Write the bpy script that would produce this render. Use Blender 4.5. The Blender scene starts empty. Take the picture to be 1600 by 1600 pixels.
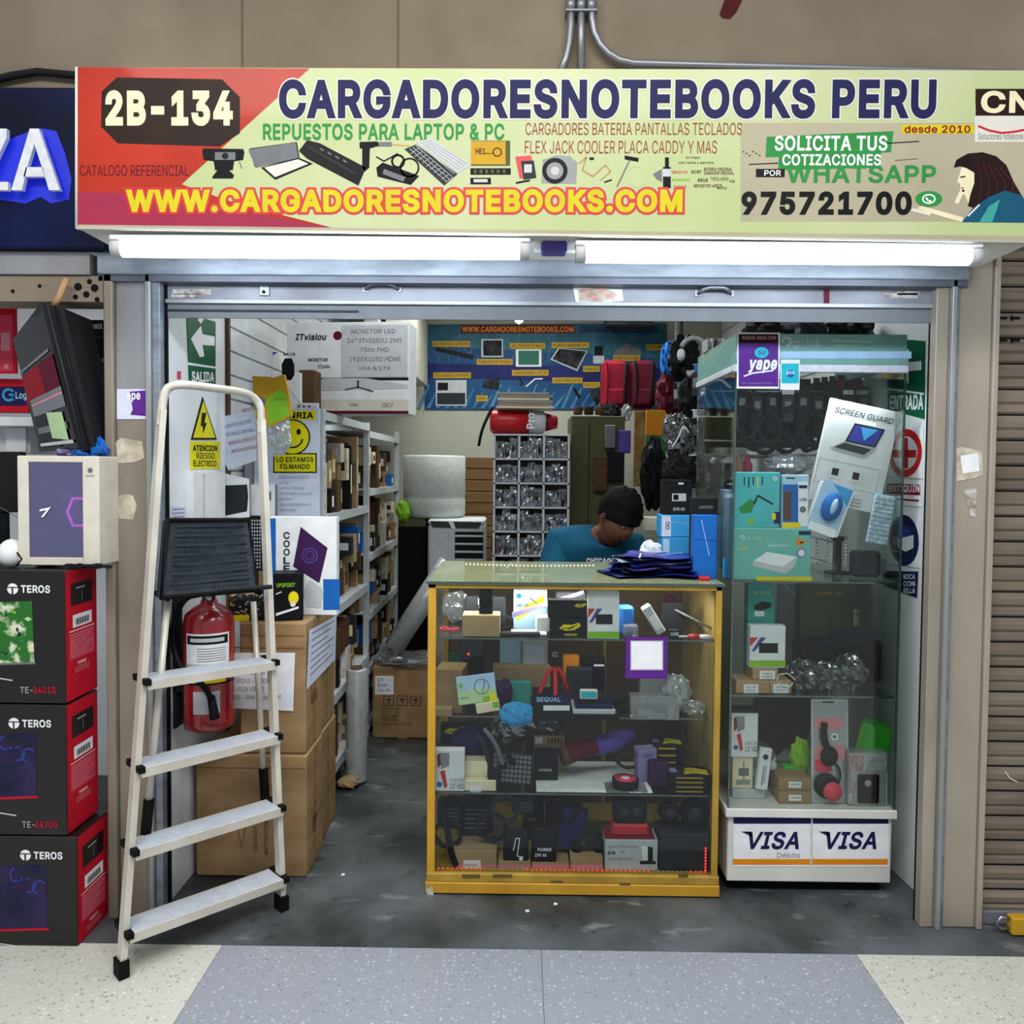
import bpy, math, random
from mathutils import Matrix, Vector, noise
random.seed(7)
SC = bpy.context.scene
COL = SC.collection
# ---------------------------------------------------------------- camera
F = 1250.0
CAM = Vector((0.0, -2.6, 1.5))
_y, _p, _r = math.atan(12 / F), math.radians(2.0), math.radians(0.5)
_f0 = Vector((-math.sin(_y), math.cos(_y), 0)); _r0 = Vector((math.cos(_y), math.sin(_y), 0)); _z = Vector((0, 0, 1))
FWD = math.cos(_p) * _f0 - math.sin(_p) * _z
_u0 = math.sin(_p) * _f0 + math.cos(_p) * _z
RGT = math.cos(_r) * _r0 + math.sin(_r) * _u0
UPV = math.cos(_r) * _u0 - math.sin(_r) * _r0
SHY = 68 - F * math.tan(_p)          # the rest of the horizon offset is lens shift
cd = bpy.data.cameras.new('camera'); cam = bpy.data.objects.new('camera', cd); COL.objects.link(cam)
cam.matrix_world = Matrix(((RGT.x, UPV.x, -FWD.x, CAM.x), (RGT.y, UPV.y, -FWD.y, CAM.y), (RGT.z, UPV.z, -FWD.z, CAM.z), (0, 0, 0, 1)))
cd.sensor_width = 36; cd.lens = 36 * F / 1600; cd.shift_y = -SHY / 1600; cd.clip_start = 0.05
SC.camera = cam
SC.view_settings.view_transform = 'Standard'; SC.view_settings.look = 'None'
SC.view_settings.gamma = 1.0; SC.view_settings.use_curve_mapping = False
SC.view_settings.exposure = 0.0
SC.cycles.max_bounces = 10; SC.cycles.transparent_max_bounces = 24; SC.cycles.glossy_bounces = 4
SC.cycles.diffuse_bounces = 4; SC.cycles.caustics_reflective = False; SC.cycles.caustics_refractive = False
SC.cycles.sample_clamp_indirect = 4.0; SC.cycles.use_denoising = True
# ---------------------------------------------------------------- world and large lights
w = bpy.data.worlds.new('mall_air'); SC.world = w; w.use_nodes = True
w.node_tree.nodes['Background'].inputs[0].default_value = (0.80, 0.86, 0.93, 1)
w.node_tree.nodes['Background'].inputs[1].default_value = 0.55
def area(name, loc, rot, sx, sy, power, col=(1, 1, 1)):
    l = bpy.data.lights.new(name, 'AREA'); l.shape = 'RECTANGLE'; l.size = sx; l.size_y = sy; l.energy = power; l.color = col
    o = bpy.data.objects.new(name, l); COL.objects.link(o); o.location = loc; o.rotation_euler = rot
    return o
area('mall_ceiling_light', (-0.3, -2.3, 3.6), (math.radians(6), 0, 0), 3.6, 0.9, 150, (1.0, 0.98, 0.93))
area('shop_ceiling_light', (0.1, 0.62, 2.57), (0, 0, 0), 1.7, 0.3, 14, (0.93, 0.97, 1.0))
area('shop_rear_ceiling_light', (0.0, 2.1, 2.57), (0, 0, 0), 1.3, 0.3, 22, (0.95, 1.0, 0.95))
area('counter_string_light', (0.16, 0.27, 1.065), (math.radians(12), 0, 0), .9, .02, 4.2, (1.0, 0.95, 0.88))
area('cabinet_header_light', (1.02, 0.22, 1.80), (math.radians(12), 0, 0), .5, .03, 2.4, (0.9, 0.97, 1.0))
# ---------------------------------------------------------------- pixel helpers (1600 frame)
def ray(px, py):
    return (FWD + RGT * ((px - 800) / F) - UPV * ((py + SHY - 800) / F))
def PY(px, py, Y):
    d = ray(px, py); t = (Y - CAM.y) / d.y; return CAM + d * t
def PX(px, py, X):
    d = ray(px, py); t = (X - CAM.x) / d.x; return CAM + d * t
def PZ(px, py, Z):
    d = ray(px, py); t = (Z - CAM.z) / d.z; return CAM + d * t
# ---------------------------------------------------------------- materials
MATS = {}
def lin(h):
    h = h.lstrip('#'); out = []
    for i in (0, 2, 4):
        c = int(h[i:i + 2], 16) / 255; out.append(c / 12.92 if c <= 0.04045 else ((c + 0.055) / 1.055) ** 2.4)
    return out
def nodes_of(name):
    m = bpy.data.materials.new(name); m.use_nodes = True; MATS[name] = m
    nt = m.node_tree; b = nt.nodes['Principled BSDF']; return m, nt, b
def noise_mix(nt, c1, c2, scale, detail=4, lo=0.35, hi=0.65, coord='Object', vec=None):
    tc = nt.nodes.new('ShaderNodeTexCoord'); n = nt.nodes.new('ShaderNodeTexNoise'); n.inputs['Scale'].default_value = scale; n.inputs['Detail'].default_value = detail
    mp = nt.nodes.new('ShaderNodeMapping'); nt.links.new(tc.outputs[coord], mp.inputs[0])
    if vec: mp.inputs['Scale'].default_value = vec
    nt.links.new(mp.outputs[0], n.inputs['Vector'])
    r = nt.nodes.new('ShaderNodeMapRange'); r.inputs[1].default_value = lo; r.inputs[2].default_value = hi; nt.links.new(n.outputs[0], r.inputs[0])
    mx = nt.nodes.new('ShaderNodeMix'); mx.data_type = 'RGBA'; nt.links.new(r.outputs[0], mx.inputs[0])
    for i, c in ((6, c1), (7, c2)):
        if hasattr(c, 'outputs') or hasattr(c, 'links'): nt.links.new(c, mx.inputs[i])
        else: mx.inputs[i].default_value = (*c, 1)
    return mx.outputs[2], n
def mk(name, hexc, rough=0.5, metal=0.0, var=0.12, scale=14, bump=0.0, hex2=None, vec=None, coat=0.0, lo=.35, hi=.65):
    m, nt, b = nodes_of(name); c = lin(hexc)
    c2 = lin(hex2) if hex2 else [x * (1 - var) for x in c]
    o, n = noise_mix(nt, c, c2, scale, vec=vec, lo=lo, hi=hi)
    nt.links.new(o, b.inputs['Base Color']); b.inputs['Roughness'].default_value = rough; b.inputs['Metallic'].default_value = metal; b.inputs['Specular IOR Level'].default_value = .5 if rough < .4 or metal else .14
    if coat: b.inputs['Coat Weight'].default_value = coat; b.inputs['Coat Roughness'].default_value = 0.08
    if bump:
        bp = nt.nodes.new('ShaderNodeBump'); bp.inputs['Strength'].default_value = bump; bp.inputs['Distance'].default_value = 0.01
        nt.links.new(n.outputs[0], bp.inputs['Height']); nt.links.new(bp.outputs[0], b.inputs['Normal'])
    return m
def glassy(name, tint, gloss_col, fac_lo, fac_hi, rough=0.02, body=None, body_f=0.0):
    """thin sheet: mostly see-through, mirror towards grazing angles, optional whitish body"""
    m = bpy.data.materials.new(name); m.use_nodes = True; MATS[name] = m; nt = m.node_tree; nt.nodes.clear()
    out = nt.nodes.new('ShaderNodeOutputMaterial'); tr = nt.nodes.new('ShaderNodeBsdfTransparent'); tr.inputs[0].default_value = (*tint, 1)
    gl = nt.nodes.new('ShaderNodeBsdfGlossy'); gl.inputs['Color'].default_value = (*gloss_col, 1); gl.inputs['Roughness'].default_value = rough
    fr = nt.nodes.new('ShaderNodeFresnel'); fr.inputs[0].default_value = 1.5
    mr = nt.nodes.new('ShaderNodeMapRange'); mr.inputs[3].default_value = fac_lo; mr.inputs[4].default_value = fac_hi; nt.links.new(fr.outputs[0], mr.inputs[0])
    mix = nt.nodes.new('ShaderNodeMixShader'); nt.links.new(mr.outputs[0], mix.inputs[0])
    base = tr.outputs[0]
    if body:
        df = nt.nodes.new('ShaderNodeBsdfDiffuse'); df.inputs[0].default_value = (*lin(body), 1)
        nz = nt.nodes.new('ShaderNodeTexNoise'); nz.inputs['Scale'].default_value = 30
        tcn = nt.nodes.new('ShaderNodeTexCoord'); nt.links.new(tcn.outputs['Object'], nz.inputs['Vector'])
        m2 = nt.nodes.new('ShaderNodeMapRange'); m2.inputs[1].default_value = .35; m2.inputs[2].default_value = .65; m2.inputs[3].default_value = body_f * .92; m2.inputs[4].default_value = min(1, body_f * 1.08); nt.links.new(nz.outputs[0], m2.inputs[0])
        mb_ = nt.nodes.new('ShaderNodeMixShader'); nt.links.new(m2.outputs[0], mb_.inputs[0]); nt.links.new(tr.outputs[0], mb_.inputs[1]); nt.links.new(df.outputs[0], mb_.inputs[2]); base = mb_.outputs[0]
        bp = nt.nodes.new('ShaderNodeBump'); bp.inputs['Strength'].default_value = .6; bp.inputs['Distance'].default_value = .01; nt.links.new(nz.outputs[0], bp.inputs['Height'])
        if rough > .05: nt.links.new(bp.outputs[0], gl.inputs['Normal'])
    nt.links.new(base, mix.inputs[1]); nt.links.new(gl.outputs[0], mix.inputs[2]); nt.links.new(mix.outputs[0], out.inputs[0])
    return m
def glow(name, hexc, strength):
    m, nt, b = nodes_of(name); c = lin(hexc)
    b.inputs['Base Color'].default_value = (*c, 1); b.inputs['Emission Color'].default_value = (*c, 1); b.inputs['Emission Strength'].default_value = strength
    return m
# setting
mk('plaster', '#8d8170', .85, hex2='#75695a', scale=2.2, bump=.15, lo=.3, hi=.7)
mk('plaster_joint', '#6b6052', .9)
mk('wall_white', '#dfe3e6', .6, var=.1, scale=3)
mk('wall_grey', '#b4b3a6', .7, var=.12, scale=2)
mk('ceiling_paint', '#cfd2c8', .8, var=.08, scale=2)
mk('galv_blue', '#8a929c', .4, .25, hex2='#6f767f', scale=6, vec=(1, 1, 4))
mk('column_paint', '#a59b8d', .5, .08, hex2='#8b8174', scale=3.5, bump=.05, vec=(1, 1, .35))
mk('column_worn', '#8c8275', .5, .08, hex2='#6f665a', scale=3.5, bump=.05, vec=(1, 1, .35))
mk('column_grey', '#989da6', .42, .3, hex2='#827f7c', scale=4, vec=(1, 1, .3))
mk('rail_paint', '#9a9ea4', .4, .3, hex2='#8f8f8d', scale=6, vec=(1, 1, .3))
mk('shutter_bar', '#7f828b', .4, .15, hex2='#55545a', scale=7, vec=(.5, 1, 1), lo=.42, hi=.75)
mk('shutter_slat', '#84786a', .5, .15, hex2='#665c50', scale=5, vec=(.4, 1, 1))
mk('beam_dark', '#5a5f6b', .45, .3, var=.25, scale=8)
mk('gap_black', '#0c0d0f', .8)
mk('wood_slat', '#8a6a47', .6, hex2='#74563a', scale=3, vec=(.3, 1, 8))
mk('stain_red', '#4a0f14', .6, scale=30)
mk('sticker_rest', '#cfc6b4', .8, hex2='#a79c88', scale=25)
mk('paint_worn', '#8a7a6d', .8, hex2='#c9c6c2', scale=40)
def floor_mats():
    m, nt, b = nodes_of('concrete_floor')
    a, n1 = noise_mix(nt, lin('#2a2f31'), lin('#5e6468'), 2.6, 8, .38, .66)
    a2, n2 = noise_mix(nt, a, lin('#a0a4a6'), 5.5, 10, .60, .86, vec=(1, 2.2, 1))
    a3, n3 = noise_mix(nt, a2, lin('#16191b'), 11, 6, .60, .80)
    nt.links.new(a3, b.inputs['Base Color']); b.inputs['Roughness'].default_value = .42
    bp = nt.nodes.new('ShaderNodeBump'); bp.inputs['Strength'].default_value = .25; bp.inputs['Distance'].default_value = .01
    nt.links.new(n2.outputs[0], bp.inputs['Height']); nt.links.new(bp.outputs[0], b.inputs['Normal'])
    for nm, base, sp1, sp2 in (('terrazzo_light', '#c8c9c0', '#94948b', '#e2e2dc'), ('terrazzo_blue', '#9599a3', '#7b808d', '#bdc0c8')):
        m, nt, b = nodes_of(nm)
        tc = nt.nodes.new('ShaderNodeTexCoord'); v = nt.nodes.new('ShaderNodeTexVoronoi'); v.inputs['Scale'].default_value = 70; v.feature = 'F1'
        nt.links.new(tc.outputs['Object'], v.inputs['Vector'])
        r = nt.nodes.new('ShaderNodeMapRange'); r.inputs[1].default_value = .28; r.inputs[2].default_value = .36; r.inputs[3].default_value = 1; r.inputs[4].default_value = 0; nt.links.new(v.outputs['Distance'], r.inputs[0])
        sep = nt.nodes.new('ShaderNodeSeparateColor'); nt.links.new(v.outputs['Color'], sep.inputs[0])
        mm = nt.nodes.new('ShaderNodeMix'); mm.data_type = 'RGBA'; mm.inputs[6].default_value = (*lin(sp1), 1); mm.inputs[7].default_value = (*lin(sp2), 1); nt.links.new(sep.outputs[0], mm.inputs[0])
        mx = nt.nodes.new('ShaderNodeMix'); mx.data_type = 'RGBA'; mx.inputs[6].default_value = (*lin(base), 1); nt.links.new(mm.outputs[2], mx.inputs[7]); nt.links.new(r.outputs[0], mx.inputs[0])
        nt.links.new(mx.outputs[2], b.inputs['Base Color']); b.inputs['Roughness'].default_value = .3
floor_mats()
# goods
for nm, hx, ro, me in (
    ('black', '#101114', .45, 0), ('black_gloss', '#0b0c0f', .15, 0), ('soft_black', '#1a1b1e', .7, 0), ('dark_grey', '#2c2f34', .5, 0), ('grey', '#6f7276', .5, 0),
    ('mid_grey', '#94979a', .5, 0), ('light_grey', '#c2c5c8', .5, 0), ('white', '#e6e8ea', .45, 0), ('paper', '#eceef2', .7, 0), ('paper_blue', '#cfd6e6', .7, 0), ('ivory', '#d8d2c4', .5, 0), ('cream', '#e9ddba', .5, 0),
    ('card_black', '#120e10', .38, 0), ('card_red', '#c5122a', .4, 0), ('red', '#c4161f', .35, 0), ('deep_red', '#8c1220', .5, 0), ('pink_red', '#d6405a', .4, 0), ('pink', '#d98a94', .5, 0), ('maroon', '#5b1528', .6, 0),
    ('navy', '#1d1f4e', .5, 0), ('blue', '#1d63b4', .4, 0), ('royal', '#23308f', .35, 0), ('sky', '#3f9bd6', .4, 0), ('pale_blue', '#a9cbe8', .45, 0), ('cyan', '#27b7c9', .45, 0), ('teal', '#3f9f97', .45, 0), ('tp_teal', '#6fb8ac', .45, 0), ('tp_dark', '#79a79f', .4, 0), ('aqua', '#4fb6bd', .45, 0),
    ('green', '#2f8a42', .5, 0), ('exit_green', '#0f5a3c', .45, 0), ('lime', '#86bf2c', .45, 0), ('neon_green', '#38c43a', .4, 0), ('pale_green', '#b5d3a0', .5, 0), ('olive', '#57583c', .6, 0), ('mustard', '#c69a28', .5, 0),
    ('yellow', '#e8d51c', .45, 0), ('warn_yellow', '#e6dc1d', .45, 0), ('orange', '#e08a1e', .45, 0), ('gold', '#c79a2b', .4, 0), ('purple', '#5b2a86', .45, 0), ('dark_purple', '#3b1d4a', .5, 0), ('lilac', '#8f86b5', .5, 0), ('violet', '#584a9a', .4, 0),
    ('brown', '#5d4432', .6, 0), ('dark_brown', '#3b2a20', .6, 0), ('tan', '#b8936a', .65, 0), ('skin', '#7c5140', .5, 0), ('hair', '#050404', .8, 0), ('lips', '#5f3130', .5, 0), ('shirt', '#19546f', .8, 0),
    ('steel', '#a7abb0', .28, .9), ('zinc', '#8c8f94', .4, .7), ('brass', '#b08a3c', .35, .8), ('rubber', '#0d0d0e', .75, 0), ('rack_white', '#cdd2d6', .4, .1), ('slat_white', '#d5d8da', .5, 0), ('foam', '#d6dadd', .6, 0), ('green_board', '#1f5a4a', .5, 0), ('circuit', '#2d6a58', .4, 0)):
    mk(nm, hx, ro, me, var=.1, scale=20)
mk('cardboard', '#a28560', .75, hex2='#8d7150', scale=5, bump=.05, vec=(1, 1, 3))
mk('cardboard_pale', '#b59a74', .75, hex2='#a08562', scale=6)
mk('cardboard_dark', '#5d452f', .75, hex2='#4c3826', scale=6)
mk('cardboard_edge', '#7d5b38', .8)
mk('packing_tape', '#a9875a', .25, hex2='#977548', scale=8, coat=.4)
mk('alu', '#e6e9f0', .35, .1, hex2='#d2d6de', scale=40)
mk('alu_cream', '#d3cec2', .38, .15, hex2='#c4beb1', scale=10)
mk('step_ridge', '#c3cad4', .35, .2)
mk('platform_grey', '#363c44', .55, hex2='#2d3239', scale=30)
mk('counter_yellow', '#c99a34', .45, hex2='#b5862a', scale=5, vec=(1, 1, .5), coat=.2)
mk('counter_worn', '#b4923f', .5, hex2='#9c7d36', scale=9)
mk('laminate_tan', '#b39a5c', .5, hex2='#9d864c', scale=4, vec=(3, 3, .5))
mk('laminate_brown', '#6e5638', .5, hex2='#5e4930', scale=4)
mk('cabinet_white', '#dcdcd6', .4, hex2='#cbcbc4', scale=4)
mk('banner_red', '#b4311d', .45, hex2='#a02817', scale=3.5, coat=.15)
mk('banner_pink', '#9f2f4c', .45, scale=3)
mk('banner_green', '#bcc39a', .45, hex2='#b0bd86', scale=2.5, coat=.15)
mk('banner_beige', '#b0a992', .45, hex2='#a49e86', scale=3)
mk('banner_white', '#d7d4cc', .45, var=.06)
mk('sign_black', '#1b1010', .45, hex2='#2c1a12', scale=5)
mk('sign_yellow', '#cfc21e', .4)
mk('sign_text_red', '#93342c', .5)
mk('sign_navy', '#070b22', .45, hex2='#0b1440', scale=4)
mk('poster_blue', '#285880', .5, hex2='#183462', scale=3)
mk('poster_navy', '#181b45', .5, hex2='#232c70', scale=4)
mk('poster_sky', '#5a8fb0', .5, hex2='#336691', scale=5)
mk('poster_teal', '#386a78', .5, hex2='#2a5468', scale=5)
mk('printed_part', '#3a3a3e', .6, hex2='#0f0f12', scale=22)
mk('monitor_art_green', '#2c6a2c', .4, hex2='#cfd9b8', scale=24, lo=.5, hi=.62)
mk('monitor_art_dark', '#1b2038', .4, hex2='#332a50', scale=9)
mk('fabric_red', '#7d1428', .8, hex2='#651022', scale=10)
mk('extinguisher_red', '#9c1720', .25, hex2='#86141c', scale=6, coat=.5)
mk('keyboard_keys', '#c9d6dc', .4, hex2='#8ea3ad', scale=60)
mk('wood_floral', '#9b7a4a', .6, hex2='#7c5b33', scale=22)
mk('bubble_wrap', '#ccd0ca', .35, hex2='#bdc1bb', scale=60, bump=.15)
glassy('glass', (.95, .98, .965), (1, 1, 1), .0, .55)
glassy('glass_top', (.86, .94, .86), (1, 1, 1), .03, 1.0, .02, '#cbd6a8', .52)  # pale green body paints the sign's reflection into the counter glass
glassy('glass_edge', (.25, .42, .36), (1, 1, 1), .1, .9, .1, '#2b4a42', .6)
glassy('clear_plastic', (.93, .94, .95), (1, 1, 1), .10, .9, .12, '#c8ccd0', .22)
glassy('bag_plastic', (.85, .87, .9), (1, 1, 1), .16, .9, .18, '#aeb4bd', .35)
glassy('smoked_acrylic', (.62, .62, .85), (1, 1, 1), .06, .9, .06, '#8a86c4', .22)
glassy('film_wrap', (.8, .82, .82), (1, 1, 1), .10, .9, .25, '#c9cdce', .72)
glassy('poly_bag_dark', (.35, .36, .4), (1, 1, 1), .18, .9, .15, '#22242a', .8)
glow('tube_light', '#e6f2ff', 23.0)
glow('bulb_glow', '#fff6e0', 14.0)
glow('blue_backlight', '#0a1fb0', .55)
glow('rgb_pink', '#ff4fc8', 1.6)
glow('led_red', '#ff3434', 1.6)
glow('led_warm', '#ffd9c4', 1.0)
glow('shop_panel_light', '#fff3f6', 1.3)
# ---------------------------------------------------------------- mesh builder
_fc = {}
class MB:
    def __init__(s, M=None):
        s.v = []; s.f = []; s.m = []; s.sm = []; s.mats = []; s.M = M or Matrix()
    def mi(s, mat):
        if mat not in s.mats: s.mats.append(mat)
        return s.mats.index(mat)
    def add(s, vs, fs, mat, smooth=False, M=None):
        T = s.M @ M if M is not None else s.M
        b = len(s.v); s.v += [T @ Vector(p) for p in vs]; i = s.mi(mat)
        for f in fs: s.f.append([b + k for k in f]); s.m.append(i); s.sm.append(smooth)
        return s
    def box(s, a, c, mat, b=0.0, M=None):
        x0, y0, z0 = [min(p, q) for p, q in zip(a, c)]; x1, y1, z1 = [max(p, q) for p, q in zip(a, c)]
        b = min(b, (x1 - x0) * .49, (y1 - y0) * .49, (z1 - z0) * .49)
        if b <= 0:
            vs = [(x, y, z) for z in (z0, z1) for y in (y0, y1) for x in (x0, x1)]
            fs = [(0, 2, 3, 1), (4, 5, 7, 6), (0, 1, 5, 4), (2, 6, 7, 3), (0, 4, 6, 2), (1, 3, 7, 5)]
            return s.add(vs, fs, mat, M=M)
        vs = []; idx = {}
        for sx in (0, 1):
            for sy in (0, 1):
                for sz in (0, 1):
                    P = ((x0, x1)[sx], (y0, y1)[sy], (z0, z1)[sz]); I = ((x0 + b, x1 - b)[sx], (y0 + b, y1 - b)[sy], (z0 + b, z1 - b)[sz])
                    for ax in range(3):
                        q = list(I); q[ax] = P[ax]; idx[(sx, sy, sz, ax)] = len(vs); vs.append(tuple(q))
        fs = []
        g = lambda *k: idx[k]
        for v in (0, 1):
            fs += [[g(v, 0, 0, 0), g(v, 1, 0, 0), g(v, 1, 1, 0), g(v, 0, 1, 0)], [g(0, v, 0, 1), g(1, v, 0, 1), g(1, v, 1, 1), g(0, v, 1, 1)], [g(0, 0, v, 2), g(1, 0, v, 2), g(1, 1, v, 2), g(0, 1, v, 2)]]
        for p in (0, 1):
            for q in (0, 1):
                fs += [[g(p, q, 0, 0), g(p, q, 1, 0), g(p, q, 1, 1), g(p, q, 0, 1)], [g(p, 0, q, 0), g(p, 1, q, 0), g(p, 1, q, 2), g(p, 0, q, 2)], [g(0, p, q, 1), g(1, p, q, 1), g(1, p, q, 2), g(0, p, q, 2)]]
        for p in (0, 1):
            for q in (0, 1):
                for r in (0, 1): fs.append([g(p, q, r, 0), g(p, q, r, 1), g(p, q, r, 2)])
        c0 = Vector(((x0 + x1) / 2, (y0 + y1) / 2, (z0 + z1) / 2)); out = []
        for f in fs:
            P = [Vector(vs[i]) for i in f]; n = (P[1] - P[0]).cross(P[2] - P[0]); ce = sum(P, Vector()) / len(P)
            out.append(f if n.dot(ce - c0) > 0 else f[::-1])
        return s.add(vs, out, mat, M=M)
    def prism(s, pts, y0, y1, mat, M=None, plane='xz'):
        """2D outline (counter-clockwise seen from -y) extruded from y0 to y1"""
        n = len(pts)
        if plane == 'xz': vs = [(a, y0, b) for a, b in pts] + [(a, y1, b) for a, b in pts]
        elif plane == 'xy': vs = [(a, b, y0) for a, b in pts] + [(a, b, y1) for a, b in pts]
        else: vs = [(y0, a, b) for a, b in pts] + [(y1, a, b) for a, b in pts]
        fs = [tuple(range(n)), tuple(range(2 * n - 1, n - 1, -1))] + [(i, i + n, (i + 1) % n + n, (i + 1) % n) for i in range(n)]
        return s.add(vs, fs, mat, M=M)
    def tube(s, pts, r, mat, n=8, M=None, caps=True, closed=False):
        P = [Vector(p) for p in pts]; k = len(P); R = r if isinstance(r, (list, tuple)) else [r] * k
        vs = []; prev = None
        for i in range(k):
            t = (P[(i + 1) % k] - P[i - 1]) if closed else (P[min(i + 1, k - 1)] - P[max(i - 1, 0)])
            if t.length < 1e-9: t = Vector((0, 0, 1))
            t.normalize()
            if prev is None: a = Vector((0, 0, 1)) if abs(t.z) < .9 else Vector((1, 0, 0))
            else: a = prev
            u = (a - t * a.dot(t)).normalized(); w_ = t.cross(u); prev = u
            for j in range(n):
                q = 2 * math.pi * j / n; vs.append(P[i] + (u * math.cos(q) + w_ * math.sin(q)) * R[i])
        fs = []
        for i in range(k if closed else k - 1):
            for j in range(n): a, b2 = i * n + j, i * n + (j + 1) % n; c, d = ((i + 1) % k) * n + j, ((i + 1) % k) * n + (j + 1) % n; fs.append((a, b2, d, c))
        if caps and not closed: fs += [tuple(range(n))[::-1], tuple(range((k - 1) * n, k * n))]
        return s.add(vs, fs, mat, True, M)
    def lathe(s, prof, mat, n=20, M=None, smooth=True):
        vs = [(r * math.cos(2 * math.pi * j / n), r * math.sin(2 * math.pi * j / n), z) for r, z in prof for j in range(n)]
        k = len(prof); fs = [(i * n + j, i * n + (j + 1) % n, (i + 1) * n + (j + 1) % n, (i + 1) * n + j) for i in range(k - 1) for j in range(n)]
        fs += [tuple(range(n))[::-1], tuple(range((k - 1) * n, k * n))]
        return s.add(vs, fs, mat, smooth, M)
    def cyl(s, p0, p1, r, mat, n=14):
        p0, p1 = Vector(p0), Vector(p1); return s.tube([p0, p1], r, mat, n)
    def ell(s, c, rad, mat, n=14, k=9, M=None, wob=0.0, seed=0):
        vs = []; fs = []
        for i in range(k + 1):
            th = math.pi * i / k
            for j in range(n):
                ph = 2 * math.pi * j / n; d = Vector((math.sin(th) * math.cos(ph), math.sin(th) * math.sin(ph), math.cos(th)))
                q = 1 + (wob * noise.noise(d * 2.3 + Vector((seed, seed * 1.7, 0))) if wob else 0)
                vs.append((c[0] + d.x * rad[0] * q, c[1] + d.y * rad[1] * q, c[2] + d.z * rad[2] * q))
        for i in range(k):
            for j in range(n): fs.append((i * n + j, (i + 1) * n + j, (i + 1) * n + (j + 1) % n, i * n + (j + 1) % n))
        return s.add(vs, fs, mat, True, M)
    def sheet(s, w, h, mat, nx=10, ny=10, amp=.01, sc=3.0, seed=0, thick=0.0, M=None):
        """crumpled sheet in local xz, facing -y"""
        vs = []; fs = []
        for j in range(ny + 1):
            for i in range(nx + 1):
                x = w * (i / nx - .5); z = h * j / ny
                vs.append((x, amp * noise.noise(Vector((x * sc / max(w, .01) + seed, z * sc / max(h, .01), seed * .37))), z))
        for j in range(ny):
            for i in range(nx): a = j * (nx + 1) + i; fs.append((a, a + 1, a + nx + 2, a + nx + 1))
        return s.add(vs, fs, mat, False, M)
class Face:
    """draws flat printing on a plane: origin o, right u, up v"""
    def __init__(s, mb, o, u, v, lift=.0006):
        s.mb = mb; s.o = Vector(o); s.u = Vector(u).normalized(); s.n = s.u.cross(Vector(v)).normalized(); s.v = s.n.cross(s.u); s.l = lift; s.k = 0
    def mat4(s, z):
        return Matrix(((s.u.x, s.v.x, s.n.x, 0), (s.u.y, s.v.y, s.n.y, 0), (s.u.z, s.v.z, s.n.z, 0), (0, 0, 0, 1))).copy() if False else Matrix.Translation(s.o + s.n * z) @ Matrix(((s.u.x, s.v.x, s.n.x, 0), (s.u.y, s.v.y, s.n.y, 0), (s.u.z, s.v.z, s.n.z, 0), (0, 0, 0, 1)))
    def px(s, x, y):
        d = ray(x, y); t = (s.o - CAM).dot(s.n) / d.dot(s.n); p = CAM + d * t - s.o; return (p.dot(s.u), p.dot(s.v))
    def poly(s, pts, mat, lv=1):
        s.mb.add([(a, b, 0) for a, b in pts], [tuple(range(len(pts)))], mat, M=s.mat4(s.l * lv)); return s
    def rect(s, a, b, c, d, mat, lv=1): return s.poly([(a, b), (c, b), (c, d), (a, d)], mat, lv)
    def disc(s, a, b, r, mat, lv=1, n=24, ry=None):
        ry = ry or r; return s.poly([(a + r * math.cos(2 * math.pi * i / n), b + ry * math.sin(2 * math.pi * i / n)) for i in range(n)], mat, lv)
    def ring(s, a, b, r, w_, mat, lv=1, n=24, ry=None, t0=0, t1=1):
        ry = ry or r; vs = []; fs = []
        for i in range(n + 1):
            t = 2 * math.pi * (t0 + (t1 - t0) * i / n)
            vs += [(a + r * math.cos(t), b + ry * math.sin(t), 0), (a + (r - w_) * math.cos(t), b + (ry - w_) * math.sin(t), 0)]
        for i in range(n): fs.append((2 * i + 1, 2 * i, 2 * i + 2, 2 * i + 3))
        s.mb.add(vs, fs, mat, M=s.mat4(s.l * lv)); return s
    def line(s, pts, w_, mat, lv=1):
        for (x0, y0), (x1, y1) in zip(pts, pts[1:]):
            d = Vector((x1 - x0, y1 - y0)); 
            if d.length < 1e-7: continue
            d.normalize(); n = Vector((-d.y, d.x)) * w_ / 2
            s.poly([(x0 - n.x, y0 - n.y), (x1 - n.x, y1 - n.y), (x1 + n.x, y1 + n.y), (x0 + n.x, y0 + n.y)], mat, lv)
        return s
    def text(s, t, a, b, c, d, mat, off=0.0, lv=2, outline=None, slant=0, arc=0, rise=0):
        vs, fs = glyphs(t, off)
        if not vs: return s
        x0 = min(v[0] for v in vs); x1 = max(v[0] for v in vs); y0 = min(v[1] for v in vs); y1 = max(v[1] for v in vs)
        kx = (c - a) / (x1 - x0); ky = (d - b) / (y1 - y0)
        def put(V, Fs, mt, l):
            s.mb.add([(a + (x - x0) * kx + slant * (y - y0) * ky, b + (y - y0) * ky + rise * (x - x0) * kx, z) for x, y, z in V], Fs, mt, M=s.mat4(s.l * l))
        if outline: V2, F2 = glyphs(t, off + outline[1], off); put(V2, F2, outline[0], lv - .5)
        put(vs, fs, mat, lv); return s
    # the same in photo pixels (top-left, bottom-right)
    def prect(s, x0, y0, x1, y1, mat, lv=1):
        return s.poly([s.px(x0, y1), s.px(x1, y1), s.px(x1, y0), s.px(x0, y0)], mat, lv)
    def ppoly(s, pts, mat, lv=1): return s.poly([s.px(*p) for p in pts], mat, lv)
    def pline(s, pts, w_, mat, lv=1): return s.line([s.px(*p) for p in pts], w_, mat, lv)
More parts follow.
